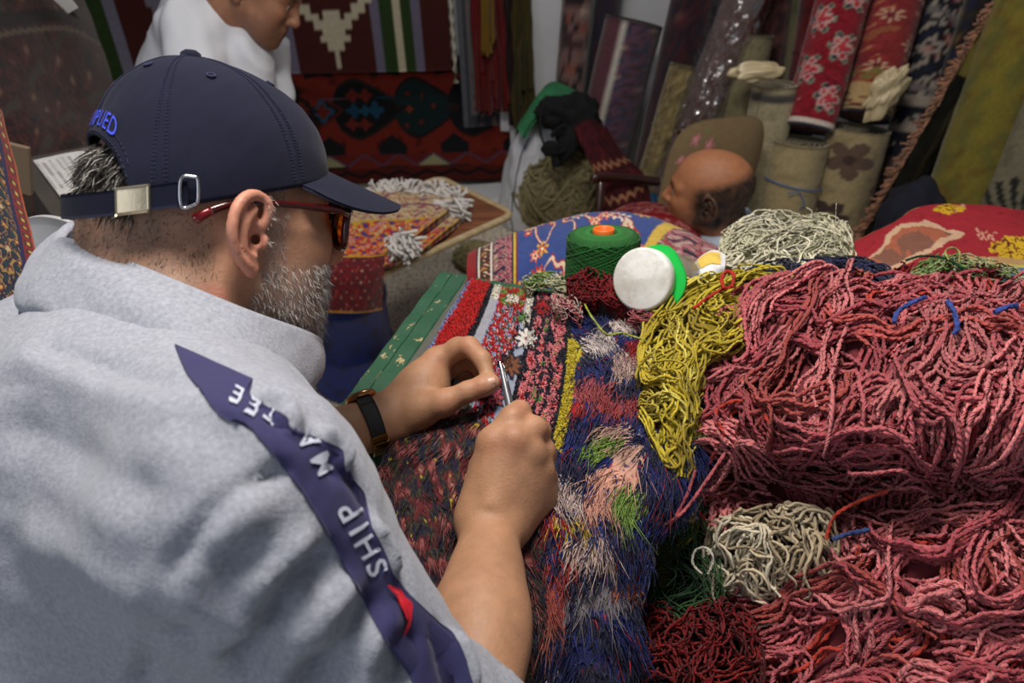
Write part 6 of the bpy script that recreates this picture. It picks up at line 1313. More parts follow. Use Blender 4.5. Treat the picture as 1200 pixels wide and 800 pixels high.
    for cx, cy, rx, ry, c in ((690, 455, 34, 14, (160, 76, 80)), (722, 472, 30, 12, (150, 60, 62)), (700, 400, 20, 14, (190, 178, 176)), (735, 380, 24, 10, (196, 182, 176)), (735, 425, 20, 16, (176, 150, 140)), (672, 412, 9, 16, (172, 158, 40)), (648, 470, 22, 9, (190, 170, 160)), (660, 478, 26, 8, (160, 28, 30)),
                              (722, 508, 30, 14, (196, 160, 146)), (712, 522, 26, 14, (116, 150, 62)), (735, 535, 18, 14, (186, 150, 134)), (722, 560, 30, 16, (200, 150, 132)), (735, 590, 24, 20, (116, 146, 66)), (700, 590, 22, 14, (190, 140, 124)), (660, 575, 26, 18, (190, 170, 164)), (640, 610, 24, 14, (156, 36, 38)), (665, 612, 22, 9, (186, 160, 44)), (690, 640, 30, 18, (190, 166, 158)), (650, 660, 26, 16, (150, 52, 48)),
                              (640, 700, 30, 30, (152, 70, 62)), (625, 730, 24, 30, (150, 84, 70)), (700, 700, 36, 16, (120, 112, 118)), (735, 690, 20, 12, (176, 100, 62)), (660, 770, 26, 20, (30, 36, 84)), (640, 790, 14, 14, (196, 180, 170)), (762, 370, 14, 9, (196, 160, 150)), (715, 352, 22, 8, (206, 186, 176)), (745, 408, 14, 8, (150, 28, 32))):
        d = ((px - cx) / rx) ** 2 + ((py - cy) / ry) ** 2 + .7 * n2; img = over(img, shag & (d < 1) & (n3 > -.75), c)
    return img, cls
RC, RCL = rugc(UU_, VV_, RX)
rug = tag(sheet('mended_rug', RP_, 'pile', col=RC * .95, t=.007, flip=flipr), 'half worn rug with red border and shaggy blue field under the two hands', 'rug')
g = np.random.default_rng(21)
def rug_pts(mask, n):
    idx = np.argwhere(mask); i = idx[g.integers(0, len(idx), n)]; j = np.clip(i + g.uniform(-.5, .5, i.shape), 0, A(NR - 1.01, MR - 1.01)); a = j.astype(int); fr = j - a
    def bl(T): return (T[a[:, 0], a[:, 1]] * ((1 - fr[:, :1]) * (1 - fr[:, 1:])) + T[a[:, 0] + 1, a[:, 1]] * (fr[:, :1] * (1 - fr[:, 1:])) + T[a[:, 0], a[:, 1] + 1] * ((1 - fr[:, :1]) * fr[:, 1:]) + T[a[:, 0] + 1, a[:, 1] + 1] * (fr[:, :1] * fr[:, 1:]))
    return bl(RP_), nrm(bl(RN)), RC[i[:, 0], i[:, 1]] * g.uniform(.65, 1.3, (n, 1)), nrm(RP_[np.minimum(a[:, 0] + 4, NR - 1), a[:, 1]] - RP_[np.maximum(a[:, 0] - 4, 0), a[:, 1]])
parts = []
for mask, n, L_, r_, nor, al, jit, sg in ((RCL == 1, 7500, .0050, .0012, 1., .15, .25, 3), (RCL == 3, 4500, .0095, .0012, 1., .2, .35, 3)):
    P_, N_, C_, D_ = rug_pts(mask, n); parts.append(hairs(P_, N_ * nor + D_ * al, L_, r_, sg, jit=jit, col=C_, seed=n, sides=3))
V_, F_, C_, U_ = merge(parts); tag(mk('cut_pile', V_, F_, 'thread', rug, C_), 'short cut pile of the rug border', kind='stuff')
parts = []
for mask, n, L_, r_, al, jit in ((RCL == 0, 12500, .031, .00056, 1.3, .28), (RCL == 0, 2500, .018, .0009, .6, .5), (RCL == 4, 6500, .015, .0006, 1.2, .35)):
    P_, N_, C_, D_ = rug_pts(mask, n); cl = nrm(D_ + .8 * np.stack([snoise(P_, 9, 31), snoise(P_, 9, 32), .3 * snoise(P_, 9, 33)], -1)); parts.append(hairs(P_, N_ * .42 + cl * al, L_, r_, 4, bend=A(0, 0, -.30) + cl * .45, jit=jit, col=C_, seed=n + 1))
V_, F_, C_, U_ = merge(parts); tag(mk('shaggy_pile', V_, F_, 'thread', rug, C_), 'long shaggy blue pile with pink, white and green tufts', kind='stuff')
# thin fringe of blue warp along the left selvedge
S = []
for k in range(150):
    i = int(k / 150 * NR * .42); p = RP_[i, 0]; d = nrm(RP_[i, 0] - RP_[i, 3] + g.normal(size=3) * .004); S.append(np.stack([p + A(0, 0, .001), p + d * .004 + A(0, 0, .003), p + d * .008 + A(0, 0, -.004)]))
V_, F_, C_, U_ = tubes(np.array(S), .0011, 4, col=lin((110, 124, 170))[None] * g.uniform(.6, 1.2, (150, 1))); tag(mk('selvedge', V_, F_, 'thread', rug, C_), kind='stuff')

# ------------------------------------------------------------------ dark under-rug that spreads under the yarn
U, V = uvgrid(80, 90); base0 = A1 + A(0, 0, .0); P = np.stack([.02 + .97 * U, 1.08 - .92 * V, .686 + 0 * U], -1); P[..., 2] += .004 + .004 * snoise(P, 5, 3) - .16 * np.clip((V - .93) / .07, 0, 1) - .10 * np.clip((.2 - U) / .2, 0, 1) ** 2 * (V > .5)
tag(sheet('under_rug', P, 'pile', col=floral(U, V, pal((22, 24, 44), (16, 16, 26), (30, 34, 66), (46, 20, 24), (18, 22, 40), (26, 40, 30)), 6, 4, 3), t=.008, flip=True), 'dark navy rug spread on the table beneath the yarn heaps', 'rug')

# ================================================================== yarn
def samp(P, N, s, t):
    n, m = P.shape[:2]; a = np.clip(s, 0, 1) * (n - 1.001); b = np.clip(t, 0, 1) * (m - 1.001); i = a.astype(int); j = b.astype(int); fa = (a - i)[..., None]; fb = (b - j)[..., None]
    f_ = lambda T: T[i, j] * (1 - fa) * (1 - fb) + T[i + 1, j] * fa * (1 - fb) + T[i, j + 1] * (1 - fa) * fb + T[i + 1, j + 1] * fa * fb
    return f_(P), nrm(f_(N))
def yarn_heap(P, nb, ns, length, rad, cols, seed, spread=.010, lift=.010, curv=5., npt=70, sides=5, flat=.72, twist=430., wob=.004, dirpref=None, wts=None, over_=.04, loop=.25, jitc=.18, layers=2.0):
    """bundles of yarn strands wandering over the surface P; returns V,F,C,UV"""
    g = np.random.default_rng(seed); N = gnormal(P); N = N * np.sign((N * (CAM - P)).sum(-1, keepdims=True))
    su = np.linalg.norm(np.diff(P, axis=0), axis=-1).sum(0).mean(); sv = np.linalg.norm(np.diff(P, axis=1), axis=-1).sum(1).mean()
    S, C, R = [], [], []
    cols = np.array([lin(c) for c in cols]); 
    for b in range(nb):
        L_ = length * g.uniform(.6, 1.25); t = np.linspace(0, 1, npt); ds = L_ / npt
        th0 = g.uniform(0, 6.283) if dirpref is None else dirpref + g.normal() * .5 + (math.pi if g.random() < .5 else 0)
        k1, k2, p1, p2 = g.normal() * curv, g.normal() * curv * 1.6, g.uniform(0, 6.28), g.uniform(0, 6.28)
        th = th0 + k1 * L_ * t + .9 * np.sin(6.283 * t * g.uniform(.6, 1.8) + p1) * g.uniform(.2, 1) + .3 * np.sin(6.283 * t * 4 + p2)
        if g.random() < loop: th = th + np.where(t > .5, 1, 0) * math.pi * np.clip((t - .5) / .12, 0, 1) * g.choice([-1, 1])
        x = np.cumsum(np.cos(th)) * ds; y = np.cumsum(np.sin(th)) * ds; x -= x.mean(); y -= y.mean(); c0 = -over_ + (1 + 2 * over_) * ((np.array([.7549, .5698]) * (b + 1) + seed * .37) % 1)
        h0 = g.uniform(-.6, 1) * lift; kk = max(1, int(ns * g.uniform(.5, 1.4))); bc = cols[g.choice(len(cols), p=wts)] * g.uniform(1 - jitc, 1 + jitc)
        nx, ny = -np.sin(th), np.cos(th)
        for s in range(kk):
            o = g.normal() * spread * .55; oh = g.normal() * rad * layers; sh = g.normal() * .012; wv = wob * np.sin(6.283 * t * g.uniform(1.5, 4) + g.uniform(0, 6.28)) * g.uniform(.3, 1.2); o2 = o * (1 + .5 * np.sin(6.283 * t * g.uniform(.5, 1.2) + p1))
            ss = c0[0] + (x + nx * (o2 + wv) + sh * np.cos(th)) / su; tt = c0[1] + (y + ny * (o2 + wv) + sh * np.sin(th)) / sv
            Q, Nn = samp(P, N, ss, tt); ex = np.maximum(np.maximum(-ss, ss - 1) * su, np.maximum(-tt, tt - 1) * sv); ex = np.clip(ex, 0, 1)
            hh = h0 + oh + lift * .6 * np.sin(6.283 * t * g.uniform(.5, 1.6) + g.uniform(0, 6.28))
            Q = Q + Nn * hh[:, None] - np.array([0, 0, 1.]) * (ex * .7)[:, None]
            S.append(Q); C.append(bc * g.uniform(.86, 1.14)); R.append(rad * g.uniform(.85, 1.15))
    S = np.array(S)
    # light smoothing so that clipping at the borders leaves no kinks
    for _ in range(2): S[:, 1:-1] = .5 * S[:, 1:-1] + .25 * (S[:, 2:] + S[:, :-2])
    return tubes(S, np.array(R), sides, flat=flat, twist=min(twist, .75 * npt / length), col=np.array(C), cap=False, ph=g.uniform(0, 6.28, len(S)))
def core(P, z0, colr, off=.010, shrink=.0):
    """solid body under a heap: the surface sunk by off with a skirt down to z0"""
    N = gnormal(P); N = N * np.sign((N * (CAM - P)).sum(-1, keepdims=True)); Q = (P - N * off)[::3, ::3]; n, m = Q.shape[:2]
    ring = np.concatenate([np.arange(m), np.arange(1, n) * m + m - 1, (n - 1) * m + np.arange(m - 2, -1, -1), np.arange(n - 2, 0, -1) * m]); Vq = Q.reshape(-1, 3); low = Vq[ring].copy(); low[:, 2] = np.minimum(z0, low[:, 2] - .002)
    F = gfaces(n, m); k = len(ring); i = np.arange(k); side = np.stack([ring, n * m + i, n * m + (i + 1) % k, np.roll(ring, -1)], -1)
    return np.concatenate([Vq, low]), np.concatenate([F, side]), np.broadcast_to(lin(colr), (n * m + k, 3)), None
def netd(rows, n=90, m=90): return patch(np.array([[W(*p) for p in r] for r in rows]), n, m)
def strand(name, pts, rad, colr, label, cat='yarn strand', n=60, sides=6, mat_='yarn', flat=.75, twist=430., group=None, wob=.0):
    C_ = catmull([W(*p) for p in pts], n)
    if wob: C_ = C_ + wob * np.stack([snoise(C_, 22, 3), snoise(C_, 22, 4), snoise(C_, 22, 5)], -1)
    V_, F_, Cc, U_ = tubes(C_[None], rad, sides, flat=flat, twist=twist, col=lin(colr)); return tag(mk(name, V_, F_, mat_, col=Cc, uv=U_), label, cat, group)
# --- big pink heap
PK = netd([[(862, 352, 1.03), (940, 338, 1.02), (1030, 335, 1.0), (1120, 328, .98), (1215, 325, .97), (1330, 350, 1.0)], [(822, 420, .95), (920, 410, .92), (1020, 405, .88), (1120, 400, .86), (1220, 400, .85), (1350, 430, .90)], [(800, 500, .92), (900, 495, .855), (1010, 500, .805), (1120, 500, .775), (1225, 500, .765), (1370, 520, .86)],
           [(805, 575, .94), (890, 572, .95), (1000, 572, .92), (1110, 568, .88), (1230, 565, .85), (1380, 600, .85)], [(850, 655, .95), (925, 660, .91), (1010, 650, .83), (1110, 650, .78), (1230, 650, .75), (1390, 690, .83)], [(810, 740, .94), (900, 740, .88), (1000, 740, .81), (1110, 740, .76), (1240, 740, .73), (1400, 780, .80)], [(700, 840, .90), (830, 840, .86), (980, 840, .79), (1110, 840, .74), (1250, 840, .71), (1410, 880, .78)]])
NP_ = gnormal(PK); NP_ = NP_ * np.sign((NP_ * (CAM - PK)).sum(-1, keepdims=True)); PK = PK + NP_ * (.024 * snoise(PK, 3.2, 8))[..., None]
PINK = ((186, 94, 100), (198, 114, 116), (158, 70, 78), (170, 78, 74))
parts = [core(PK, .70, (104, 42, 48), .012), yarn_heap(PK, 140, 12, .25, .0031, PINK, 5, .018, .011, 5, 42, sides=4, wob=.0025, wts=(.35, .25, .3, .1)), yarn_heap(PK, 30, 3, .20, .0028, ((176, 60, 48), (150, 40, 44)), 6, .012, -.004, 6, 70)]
V_, F_, C_, U_ = merge(parts); tag(mk('pink_yarn_heap', V_, F_, 'yarn', col=C_, uv=U_), 'big heap of tangled dusty pink yarn filling the right foreground', 'yarn', kind='stuff')
# --- yellow skein
YL = netd([[(772, 362, 1.06), (820, 333, 1.06), (880, 322, 1.05), (935, 328, 1.04)], [(756, 405, 1.0), (800, 382, .98), (850, 374, .97), (905, 368, .99)], [(758, 450, .945), (790, 440, .91), (820, 430, .925), (850, 420, .97)], [(756, 490, .925), (782, 497, .885), (806, 490, .905), (830, 470, .955)], [(772, 538, .905), (790, 552, .88), (804, 556, .90), (820, 540, .945)], [(782, 592, .91), (795, 604, .90), (806, 602, .915), (820, 590, .95)]])
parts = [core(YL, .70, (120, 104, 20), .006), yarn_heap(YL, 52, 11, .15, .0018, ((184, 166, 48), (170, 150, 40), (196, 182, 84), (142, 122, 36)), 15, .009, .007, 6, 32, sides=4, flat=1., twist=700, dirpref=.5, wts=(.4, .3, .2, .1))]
V_, F_, C_, U_ = merge(parts); tag(mk('yellow_yarn_skein', V_, F_, 'thread', col=C_, uv=U_), 'tangled mustard yellow yarn skein left of the pink heap', 'yarn', kind='stuff')
# --- cream skein
CRm = netd([[(850, 280, 1.27), (880, 258, 1.29), (930, 253, 1.30), (978, 262, 1.28), (990, 290, 1.26)], [(846, 300, 1.20), (885, 285, 1.19), (930, 278, 1.19), (975, 284, 1.19), (992, 305, 1.2)], [(852, 318, 1.16), (890, 312, 1.15), (930, 308, 1.14), (970, 310, 1.14), (988, 318, 1.16)], [(868, 330, 1.16), (895, 330, 1.14), (930, 328, 1.13), (965, 328, 1.13), (985, 330, 1.15)]], 70, 70)
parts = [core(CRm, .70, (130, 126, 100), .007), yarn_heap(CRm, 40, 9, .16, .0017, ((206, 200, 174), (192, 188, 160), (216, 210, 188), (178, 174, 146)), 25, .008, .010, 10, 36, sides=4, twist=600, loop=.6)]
V_, F_, C_, U_ = merge(parts); tag(mk('cream_yarn_skein', V_, F_, 'thread', col=C_, uv=U_), 'tangled cream yarn skein beside the bald man', 'yarn', kind='stuff')
# --- navy skein
NV = netd([[(868, 322, 1.12), (930, 306, 1.14), (985, 304, 1.14), (1030, 312, 1.12), (1045, 335, 1.1)], [(868, 338, 1.06), (930, 326, 1.06), (985, 322, 1.06), (1030, 330, 1.05), (1045, 350, 1.04)], [(880, 358, 1.04), (930, 352, 1.03), (985, 350, 1.03), (1030, 352, 1.02), (1042, 362, 1.02)]], 60, 70)
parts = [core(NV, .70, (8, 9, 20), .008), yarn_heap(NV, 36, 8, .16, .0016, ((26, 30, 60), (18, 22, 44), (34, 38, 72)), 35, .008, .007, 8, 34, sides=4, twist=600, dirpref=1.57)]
V_, F_, C_, U_ = merge(parts); tag(mk('navy_yarn_skein', V_, F_, 'thread', col=C_, uv=U_), 'dark navy yarn skein between the cream and pink yarn', 'yarn', kind='stuff')
# --- beige wool in the hollow of the pink heap
BG = netd([[(835, 610, .93), (880, 595, .91), (930, 592, .89), (970, 605, .88)], [(835, 650, .925), (885, 640, .89), (935, 635, .87), (978, 640, .865)], [(850, 690, .93), (895, 690, .90), (940, 690, .88), (970, 690, .87)]], 60, 60)
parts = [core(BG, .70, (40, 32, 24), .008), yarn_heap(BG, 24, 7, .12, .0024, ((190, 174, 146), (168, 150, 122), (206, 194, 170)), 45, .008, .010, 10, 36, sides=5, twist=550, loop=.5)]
V_, F_, C_, U_ = merge(parts); tag(mk('beige_yarn', V_, F_, 'thread', col=C_, uv=U_), 'clump of beige wool tucked under the pink heap', 'yarn', kind='stuff')
# --- dark red wool: at the bottom and behind the rug edge
DR = netd([[(700, 725, .91), (760, 715, .91), (830, 705, .90), (870, 710, .89)], [(695, 770, .87), (760, 765, .86), (830, 755, .85), (890, 755, .85)], [(690, 850, .82), (760, 840, .81), (830, 830, .81), (890, 830, .81)]], 60, 60)
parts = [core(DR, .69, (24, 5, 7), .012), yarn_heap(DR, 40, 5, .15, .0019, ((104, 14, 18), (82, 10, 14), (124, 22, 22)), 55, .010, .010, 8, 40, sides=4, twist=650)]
V_, F_, C_, U_ = merge(parts); tag(mk('dark_red_yarn', V_, F_, 'yarn', col=C_, uv=U_), 'dark red yarn tangle at the bottom edge below the green threads', 'yarn', kind='stuff')
DB = netd([[(665, 328, 1.10), (700, 318, 1.10), (728, 335, 1.09), (740, 352, 1.07)], [(668, 342, 1.085), (700, 336, 1.08), (728, 352, 1.07), (742, 366, 1.055)], [(672, 354, 1.08), (700, 352, 1.07), (728, 362, 1.06), (745, 374, 1.05)]], 50, 50)
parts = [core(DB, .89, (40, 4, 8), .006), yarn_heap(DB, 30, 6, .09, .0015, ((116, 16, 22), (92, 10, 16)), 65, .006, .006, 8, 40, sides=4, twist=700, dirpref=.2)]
V_, F_, C_, U_ = merge(parts); tag(mk('dark_red_yarn', V_, F_, 'yarn', col=C_, uv=U_), 'dark red yarn hank lying between the green cone and the rug', 'yarn', kind='stuff')
GT = netd([[(612, 330, 1.16), (635, 322, 1.18), (665, 330, 1.16)], [(618, 338, 1.13), (640, 336, 1.13), (668, 342, 1.12)]], 40, 40)
parts = [yarn_heap(GT, 22, 4, .07, .0014, ((120, 142, 76), (96, 124, 60), (180, 178, 150)), 75, .006, .005, 8, 36, sides=4, twist=700, dirpref=1.57)]
V_, F_, C_, U_ = merge(parts); tag(mk('green_yarn', V_, F_, 'yarn', col=C_, uv=U_), 'small pale green yarn tuft on the upper rug edge', 'yarn', kind='stuff')
# mixed ends lying on the red rug
MX = netd([[(1050, 328, 1.12), (1100, 305, 1.15), (1150, 308, 1.14), (1195, 325, 1.12)], [(1055, 345, 1.06), (1100, 328, 1.07), (1150, 328, 1.07), (1200, 340, 1.06)]], 40, 60)
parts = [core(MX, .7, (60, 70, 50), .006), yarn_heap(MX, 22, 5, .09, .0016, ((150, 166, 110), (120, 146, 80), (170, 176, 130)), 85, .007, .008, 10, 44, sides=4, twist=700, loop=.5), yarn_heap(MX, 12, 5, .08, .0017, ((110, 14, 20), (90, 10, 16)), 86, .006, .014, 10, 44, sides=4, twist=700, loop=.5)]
V_, F_, C_, U_ = merge(parts); tag(mk('mixed_yarn', V_, F_, 'yarn', col=C_, uv=U_), 'mixed pale green and dark red yarn ends before the red rug', 'yarn', kind='stuff')
# green tangle of thin threads between rug and heap
GR = netd([[(750, 560, .95), (790, 560, .95), (830, 580, .95)], [(745, 640, .93), (790, 640, .92), (840, 650, .92)], [(740, 720, .92), (790, 720, .91), (850, 720, .90)], [(735, 790, .88), (790, 790, .87), (850, 790, .86)]], 60, 50)
parts = [yarn_heap(GR, 34, 5, .16, .0008, ((28, 62, 38), (22, 50, 32), (50, 82, 44)), 95, .014, .012, 16, 44, sides=4, flat=1, twist=0)]
V_, F_, C_, U_ = merge(parts); tag(mk('green_threads', V_, F_, 'thread', col=C_, uv=U_), 'tangle of thin dark green threads between rug and pink heap', 'thread', kind='stuff')

# --- single strands
PW = ((700, 655, .885), (735, 630, .875), (770, 618, .865), (800, 600, .86), (830, 560, .87), (850, 530, .875))
strand('yarn_strand', PW, .0024, (170, 84, 90), 'upper loose pink yarn strand trailing from the heap onto the rug')
strand('yarn_strand', ((705, 648, .882), (712, 655, .88), (735, 652, .875), (760, 640, .87), (785, 615, .865), (805, 580, .865), (815, 550, .87)), .0022, (160, 74, 82), 'lower loose pink yarn strand trailing from the heap onto the rug')
strand('yarn_strand', ((660, 700, .885), (680, 680, .885), (700, 665, .885), (712, 655, .885)), .002, (150, 66, 72), 'short faded pink yarn strand on the shaggy rug beside the forearm')
strand('yarn_strand', ((682, 345, 1.09), (688, 362, 1.06), (700, 380, 1.03), (712, 392, 1.015), (728, 390, 1.01), (742, 394, 1.0), (757, 399, .985)), .0017, (150, 160, 56), 'lime green yarn strand lying across the blue shag')
strand('yarn_strand', ((555, 500, .955), (535, 493, .96), (522, 490, .96)), .0013, (186, 170, 50), 'short yellow yarn end near the left palm')
strand('yarn_strand', ((520, 489, .99), (540, 497, .985), (560, 503, .975), (580, 498, .965), (600, 486, .97), (622, 462, .99), (634, 446, 1.0), (650, 425, 1.02)), .0020, (180, 164, 46), 'yellow yarn strand running under both hands along the rug')
strand('yarn_strand', ((505, 520, .98), (510, 545, .965), (508, 570, .955), (490, 600, .945), (470, 630, .935), (458, 650, .93)), .0014, (176, 160, 44), 'yellow yarn strand on the worn dark part of the rug', wob=.002)
strand('yarn_strand', ((508, 522, .985), (520, 550, .965), (530, 570, .955), (545, 590, .945)), .0009, (176, 90, 100), 'thin pink yarn strand left of the right wrist', wob=.002)
strand('yarn_strand', ((440, 575, .95), (475, 562, .955), (510, 545, .96), (560, 520, .965), (585, 500, .97)), .0016, (110, 22, 26), 'dark red yarn strand crossing the worn part of the rug', wob=.002)
strand('yarn_strand', ((790, 560, .90), (775, 545, .905), (790, 520, .90), (830, 510, .885)), .0011, (40, 80, 46), 'dark green thread under the yellow skein')
strand('yarn_strand', ((822, 672, .88), (812, 660, .88), (815, 645, .88), (828, 642, .875), (836, 655, .872), (830, 672, .875)), .0017, (196, 190, 176), 'white yarn loop beside the beige wool')
strand('yarn_strand', ((836, 672, .88), (836, 700, .885), (850, 725, .885), (880, 735, .88), (910, 728, .87)), .0020, (180, 170, 150), 'long cream yarn strand curling under the beige wool')
strand('yarn_strand', ((642, 732, .885), (665, 735, .88), (690, 722, .878), (705, 732, .876), (725, 735, .874)), .0014, (190, 172, 152), 'pale pink yarn strand lying on the lower shag')
strand('yarn_strand', ((692, 730, .872), (700, 750, .865), (715, 760, .858), (725, 785, .845), (735, 800, .838)), .0021, (150, 34, 30), 'bright red yarn strand over the dark red tangle')
strand('yarn_strand', ((626, 740, .89), (624, 760, .88), (632, 785, .865), (642, 800, .858)), .0013, (150, 180, 140), 'pale mint yarn strand beside the right forearm')
strand('yarn_strand', ((1048, 378, .855), (1052, 366, .86), (1066, 356, .865), (1085, 348, .87)), .0030, (56, 72, 140), 'blue yarn tie on the left of the pink heap top')
strand('yarn_strand', ((1110, 352, .845), (1118, 365, .838), (1122, 382, .832), (1118, 392, .832)), .0034, (60, 76, 146), 'blue yarn tie knotted in the middle of the pink heap top')
strand('yarn_strand', ((1165, 366, .835), (1180, 360, .835), (1192, 358, .838)), .0034, (56, 70, 140), 'short blue yarn tie at the right of the pink heap')
strand('yarn_strand', ((975, 632, .83), (995, 625, .825), (1020, 620, .815)), .0028, (52, 66, 112), 'short blue yarn end beside the beige wool')
strand('yarn_strand', ((968, 632, .84), (978, 605, .838), (1005, 588, .83), (1040, 575, .82)), .0024, (176, 60, 44), 'orange red yarn strand above the beige wool')
strand('yarn_strand', ((1062, 305, 1.10), (1080, 300, 1.11), (1105, 302, 1.10), (1130, 315, 1.08), (1165, 335, 1.06)), .0022, (18, 60, 40), 'dark green yarn strand over the mixed yarn ends')
strand('yarn_strand', ((1112, 305, 1.09), (1108, 295, 1.1), (1115, 290, 1.11), (1124, 295, 1.11), (1124, 308, 1.09)), .0016, (160, 160, 90), 'pale olive yarn loop above the mixed yarn ends')
strand('yarn_strand', ((870, 345, 1.03), (900, 330, 1.04), (930, 325, 1.035), (975, 322, 1.03), (1020, 320, 1.03)), .0013, (176, 170, 60), 'yellow yarn strand stretched across the navy skein')
strand('yarn_strand', ((812, 362, .985), (835, 345, .99), (850, 338, .99), (862, 335, .99)), .0024, (170, 40, 34), 'red yarn tie around the yellow skein', n=40)
strand('yarn_strand', ((848, 338, .985), (846, 326, .99), (852, 318, .995), (860, 322, .99), (858, 336, .985)), .0028, (176, 44, 36), 'red yarn loop on top of the yellow skein')
strand('yarn_strand', ((978, 318, 1.14), (979, 300, 1.15), (978, 285, 1.16), (979, 262, 1.17), (980, 238, 1.18)), .0006, (190, 184, 160), 'thin cream thread end standing up from the cream skein')
g2 = np.random.default_rng(8)
PS_ = netd([[(735, 352, 1.06), (760, 345, 1.06), (785, 352, 1.05)], [(735, 375, 1.03), (762, 378, 1.02), (790, 380, 1.01)]], 30, 30)
parts = [yarn_heap(PS_, 16, 3, .07, .0010, ((170, 84, 92), (180, 100, 104)), 105, .006, .006, 14, 40, sides=4, loop=.6)]
V_, F_, C_, U_ = merge(parts); tag(mk('pink_yarn_tuft', V_, F_, 'yarn', col=C_, uv=U_), 'small curly pink yarn tuft in front of the jar lid', 'yarn', kind='stuff')
PS_ = netd([[(645, 345, 1.10), (665, 348, 1.09), (680, 355, 1.08)], [(650, 362, 1.06), (668, 366, 1.055), (682, 372, 1.05)]], 30, 30)
parts = [yarn_heap(PS_, 10, 3, .06, .0011, ((190, 110, 116), (200, 170, 160)), 106, .005, .006, 14, 36, sides=4, loop=.6)]
V_, F_, C_, U_ = merge(parts); tag(mk('pink_yarn_tuft', V_, F_, 'yarn', col=C_, uv=U_), 'small curly pink yarn tuft on the rug below the green tuft', 'yarn', kind='stuff')

# ================================================================== cone of green yarn
cz = .905; cc = WZ(706, 348, cz); cone = empty('yarn_cone', cc, 'cone of dark green yarn with an orange plastic tube', 'yarn cone')
CM = np.array([[1, 0, 0], [0, math.cos(.22), math.sin(.22)], [0, -math.sin(.22), math.cos(.22)]]); dC = (cc - CAM) @ cF; rb, rt_ = 44 / FPX * dC, 40 / FPX * dC; Hc = .096
V_, F_ = lathe([(.012, .0), (rb * .97, 0), (rb, .006), (rt_ * 1.01, Hc - .008), (rt_ * .93, Hc), (.018, Hc + .002), (.012, Hc - .01)], 48, CM, org=cc); mk('yarn_body', V_, F_, mat('cone_green', (30, 84, 34), rough=.9, bump=.8, bscale=300, var=.25, vscale=80), cone)
S = []; g = np.random.default_rng(3)
for k in range(150):
    t = np.linspace(0, 1, 44); zz = .004 + (Hc - .008) * (np.abs(((t * 1.3 + g.random()) % 2) - 1)); an = g.uniform(0, 6.28) + t * 5.2 * (1 if k % 2 else -1); rr = rb + (rt_ - rb) * zz / Hc + .0006 + g.uniform(0, .0012); S.append(np.stack([rr * np.cos(an), rr * np.sin(an), zz], -1) @ CM.T + cc)
V_, F_, C_, U_ = tubes(np.array(S), .00075, 4, col=lin((36, 96, 40))[None] * g.uniform(.6, 1.25, (150, 1)), cap=False); tag(mk('windings', V_, F_, 'thread', cone, C_), kind='stuff')
S = []
for k in range(30):
    t = np.linspace(0, 6.283, 40, endpoint=False); r_ = .02 + (rt_ * .92 - .02) * k / 30; S.append(np.stack([r_ * np.cos(t), r_ * np.sin(t), Hc + .0015 - .006 * (k / 30) ** 6 + 0 * t], -1) @ CM.T + cc)
V_, F_, C_, U_ = tubes(np.array(S), .0009, 4, col=lin((44, 110, 48))[None] * g.uniform(.6, 1.2, (30, 1)), closed=True); tag(mk('top_windings', V_, F_, 'thread', cone, C_), kind='stuff')
V_, F_ = lathe([(.011, -.002), (.0135, -.002), (.0150, Hc - .002), (.0155, Hc + .006), (.0145, Hc + .0075), (.0125, Hc + .0065), (.0115, Hc - .02), (.0115, .0)], 32, CM, org=cc); mk('tube', V_, F_, mat('orange_plastic', (226, 110, 40), rough=.4), cone)
# ================================================================== jar with white lid lying towards the camera
lc = W(751, 327, 1.03); nlid = nrm(-nrm(ray(751, 327)) + cR * -.48 + cU * .04); e1 = nrm(np.cross(A(0, 0, 1), nlid)); e2 = np.cross(nlid, e1); JM = np.stack([e1, e2, nlid], 1); rl = 37.5 / FPX * 1.03
jar = empty('jar', lc, 'clear plastic jar with stained white lid and green collar lying among the yarn', 'jar')
V_, F_ = lathe([(.0005, .0), (rl - .004, 0), (rl - .0015, -.0012), (rl, -.004), (rl, -.016), (rl - .002, -.018), (rl - .004, -.017)], 64, JM, lc); mk('lid', V_, F_, mat('lid_white', (226, 226, 224), rough=.45, var=.55, vscale=28, var2=(170, 162, 146)), jar)
def ringplate(outl, inn, z0, z1, name, mat_):
    n = len(outl); P = np.concatenate([outl, outl, inn, inn]); zz = np.repeat([z1, z0, z0, z1], n); V_ = np.stack([P[:, 0], P[:, 1], zz], -1) @ JM.T + lc; i = np.arange(n); j = (i + 1) % n
    F = np.concatenate([np.stack([i + a * n, j + a * n, j + ((a + 1) % 4) * n, i + ((a + 1) % 4) * n], -1) for a in range(4)]); return mk(name, V_, F, mat_, jar, smooth=False)
a = np.linspace(0, 2 * math.pi, 72, endpoint=False); inn = np.stack([(rl * .90) * np.cos(a), (rl * .90) * np.sin(a)], -1)
rr = rl * (1.0 + .22 * np.clip(np.cos(a - math.radians(75)), 0, 1) ** 10 + .30 * np.clip(np.cos(a - math.radians(12)), 0, 1) ** 3 + .20 * np.clip(np.cos(a + math.radians(55)), 0, 1) ** 6)
outl = np.stack([rr * np.cos(a), rr * np.sin(a)], -1); ringplate(outl, inn, -.024, -.0185, 'collar', mat('green_plastic', (22, 190, 74), rough=.35))
outl2 = np.stack([(rl * .985) * np.cos(a), (rl * .985) * np.sin(a)], -1); ringplate(outl2, inn, -.0185, -.014, 'collar_rib', 'green_plastic')
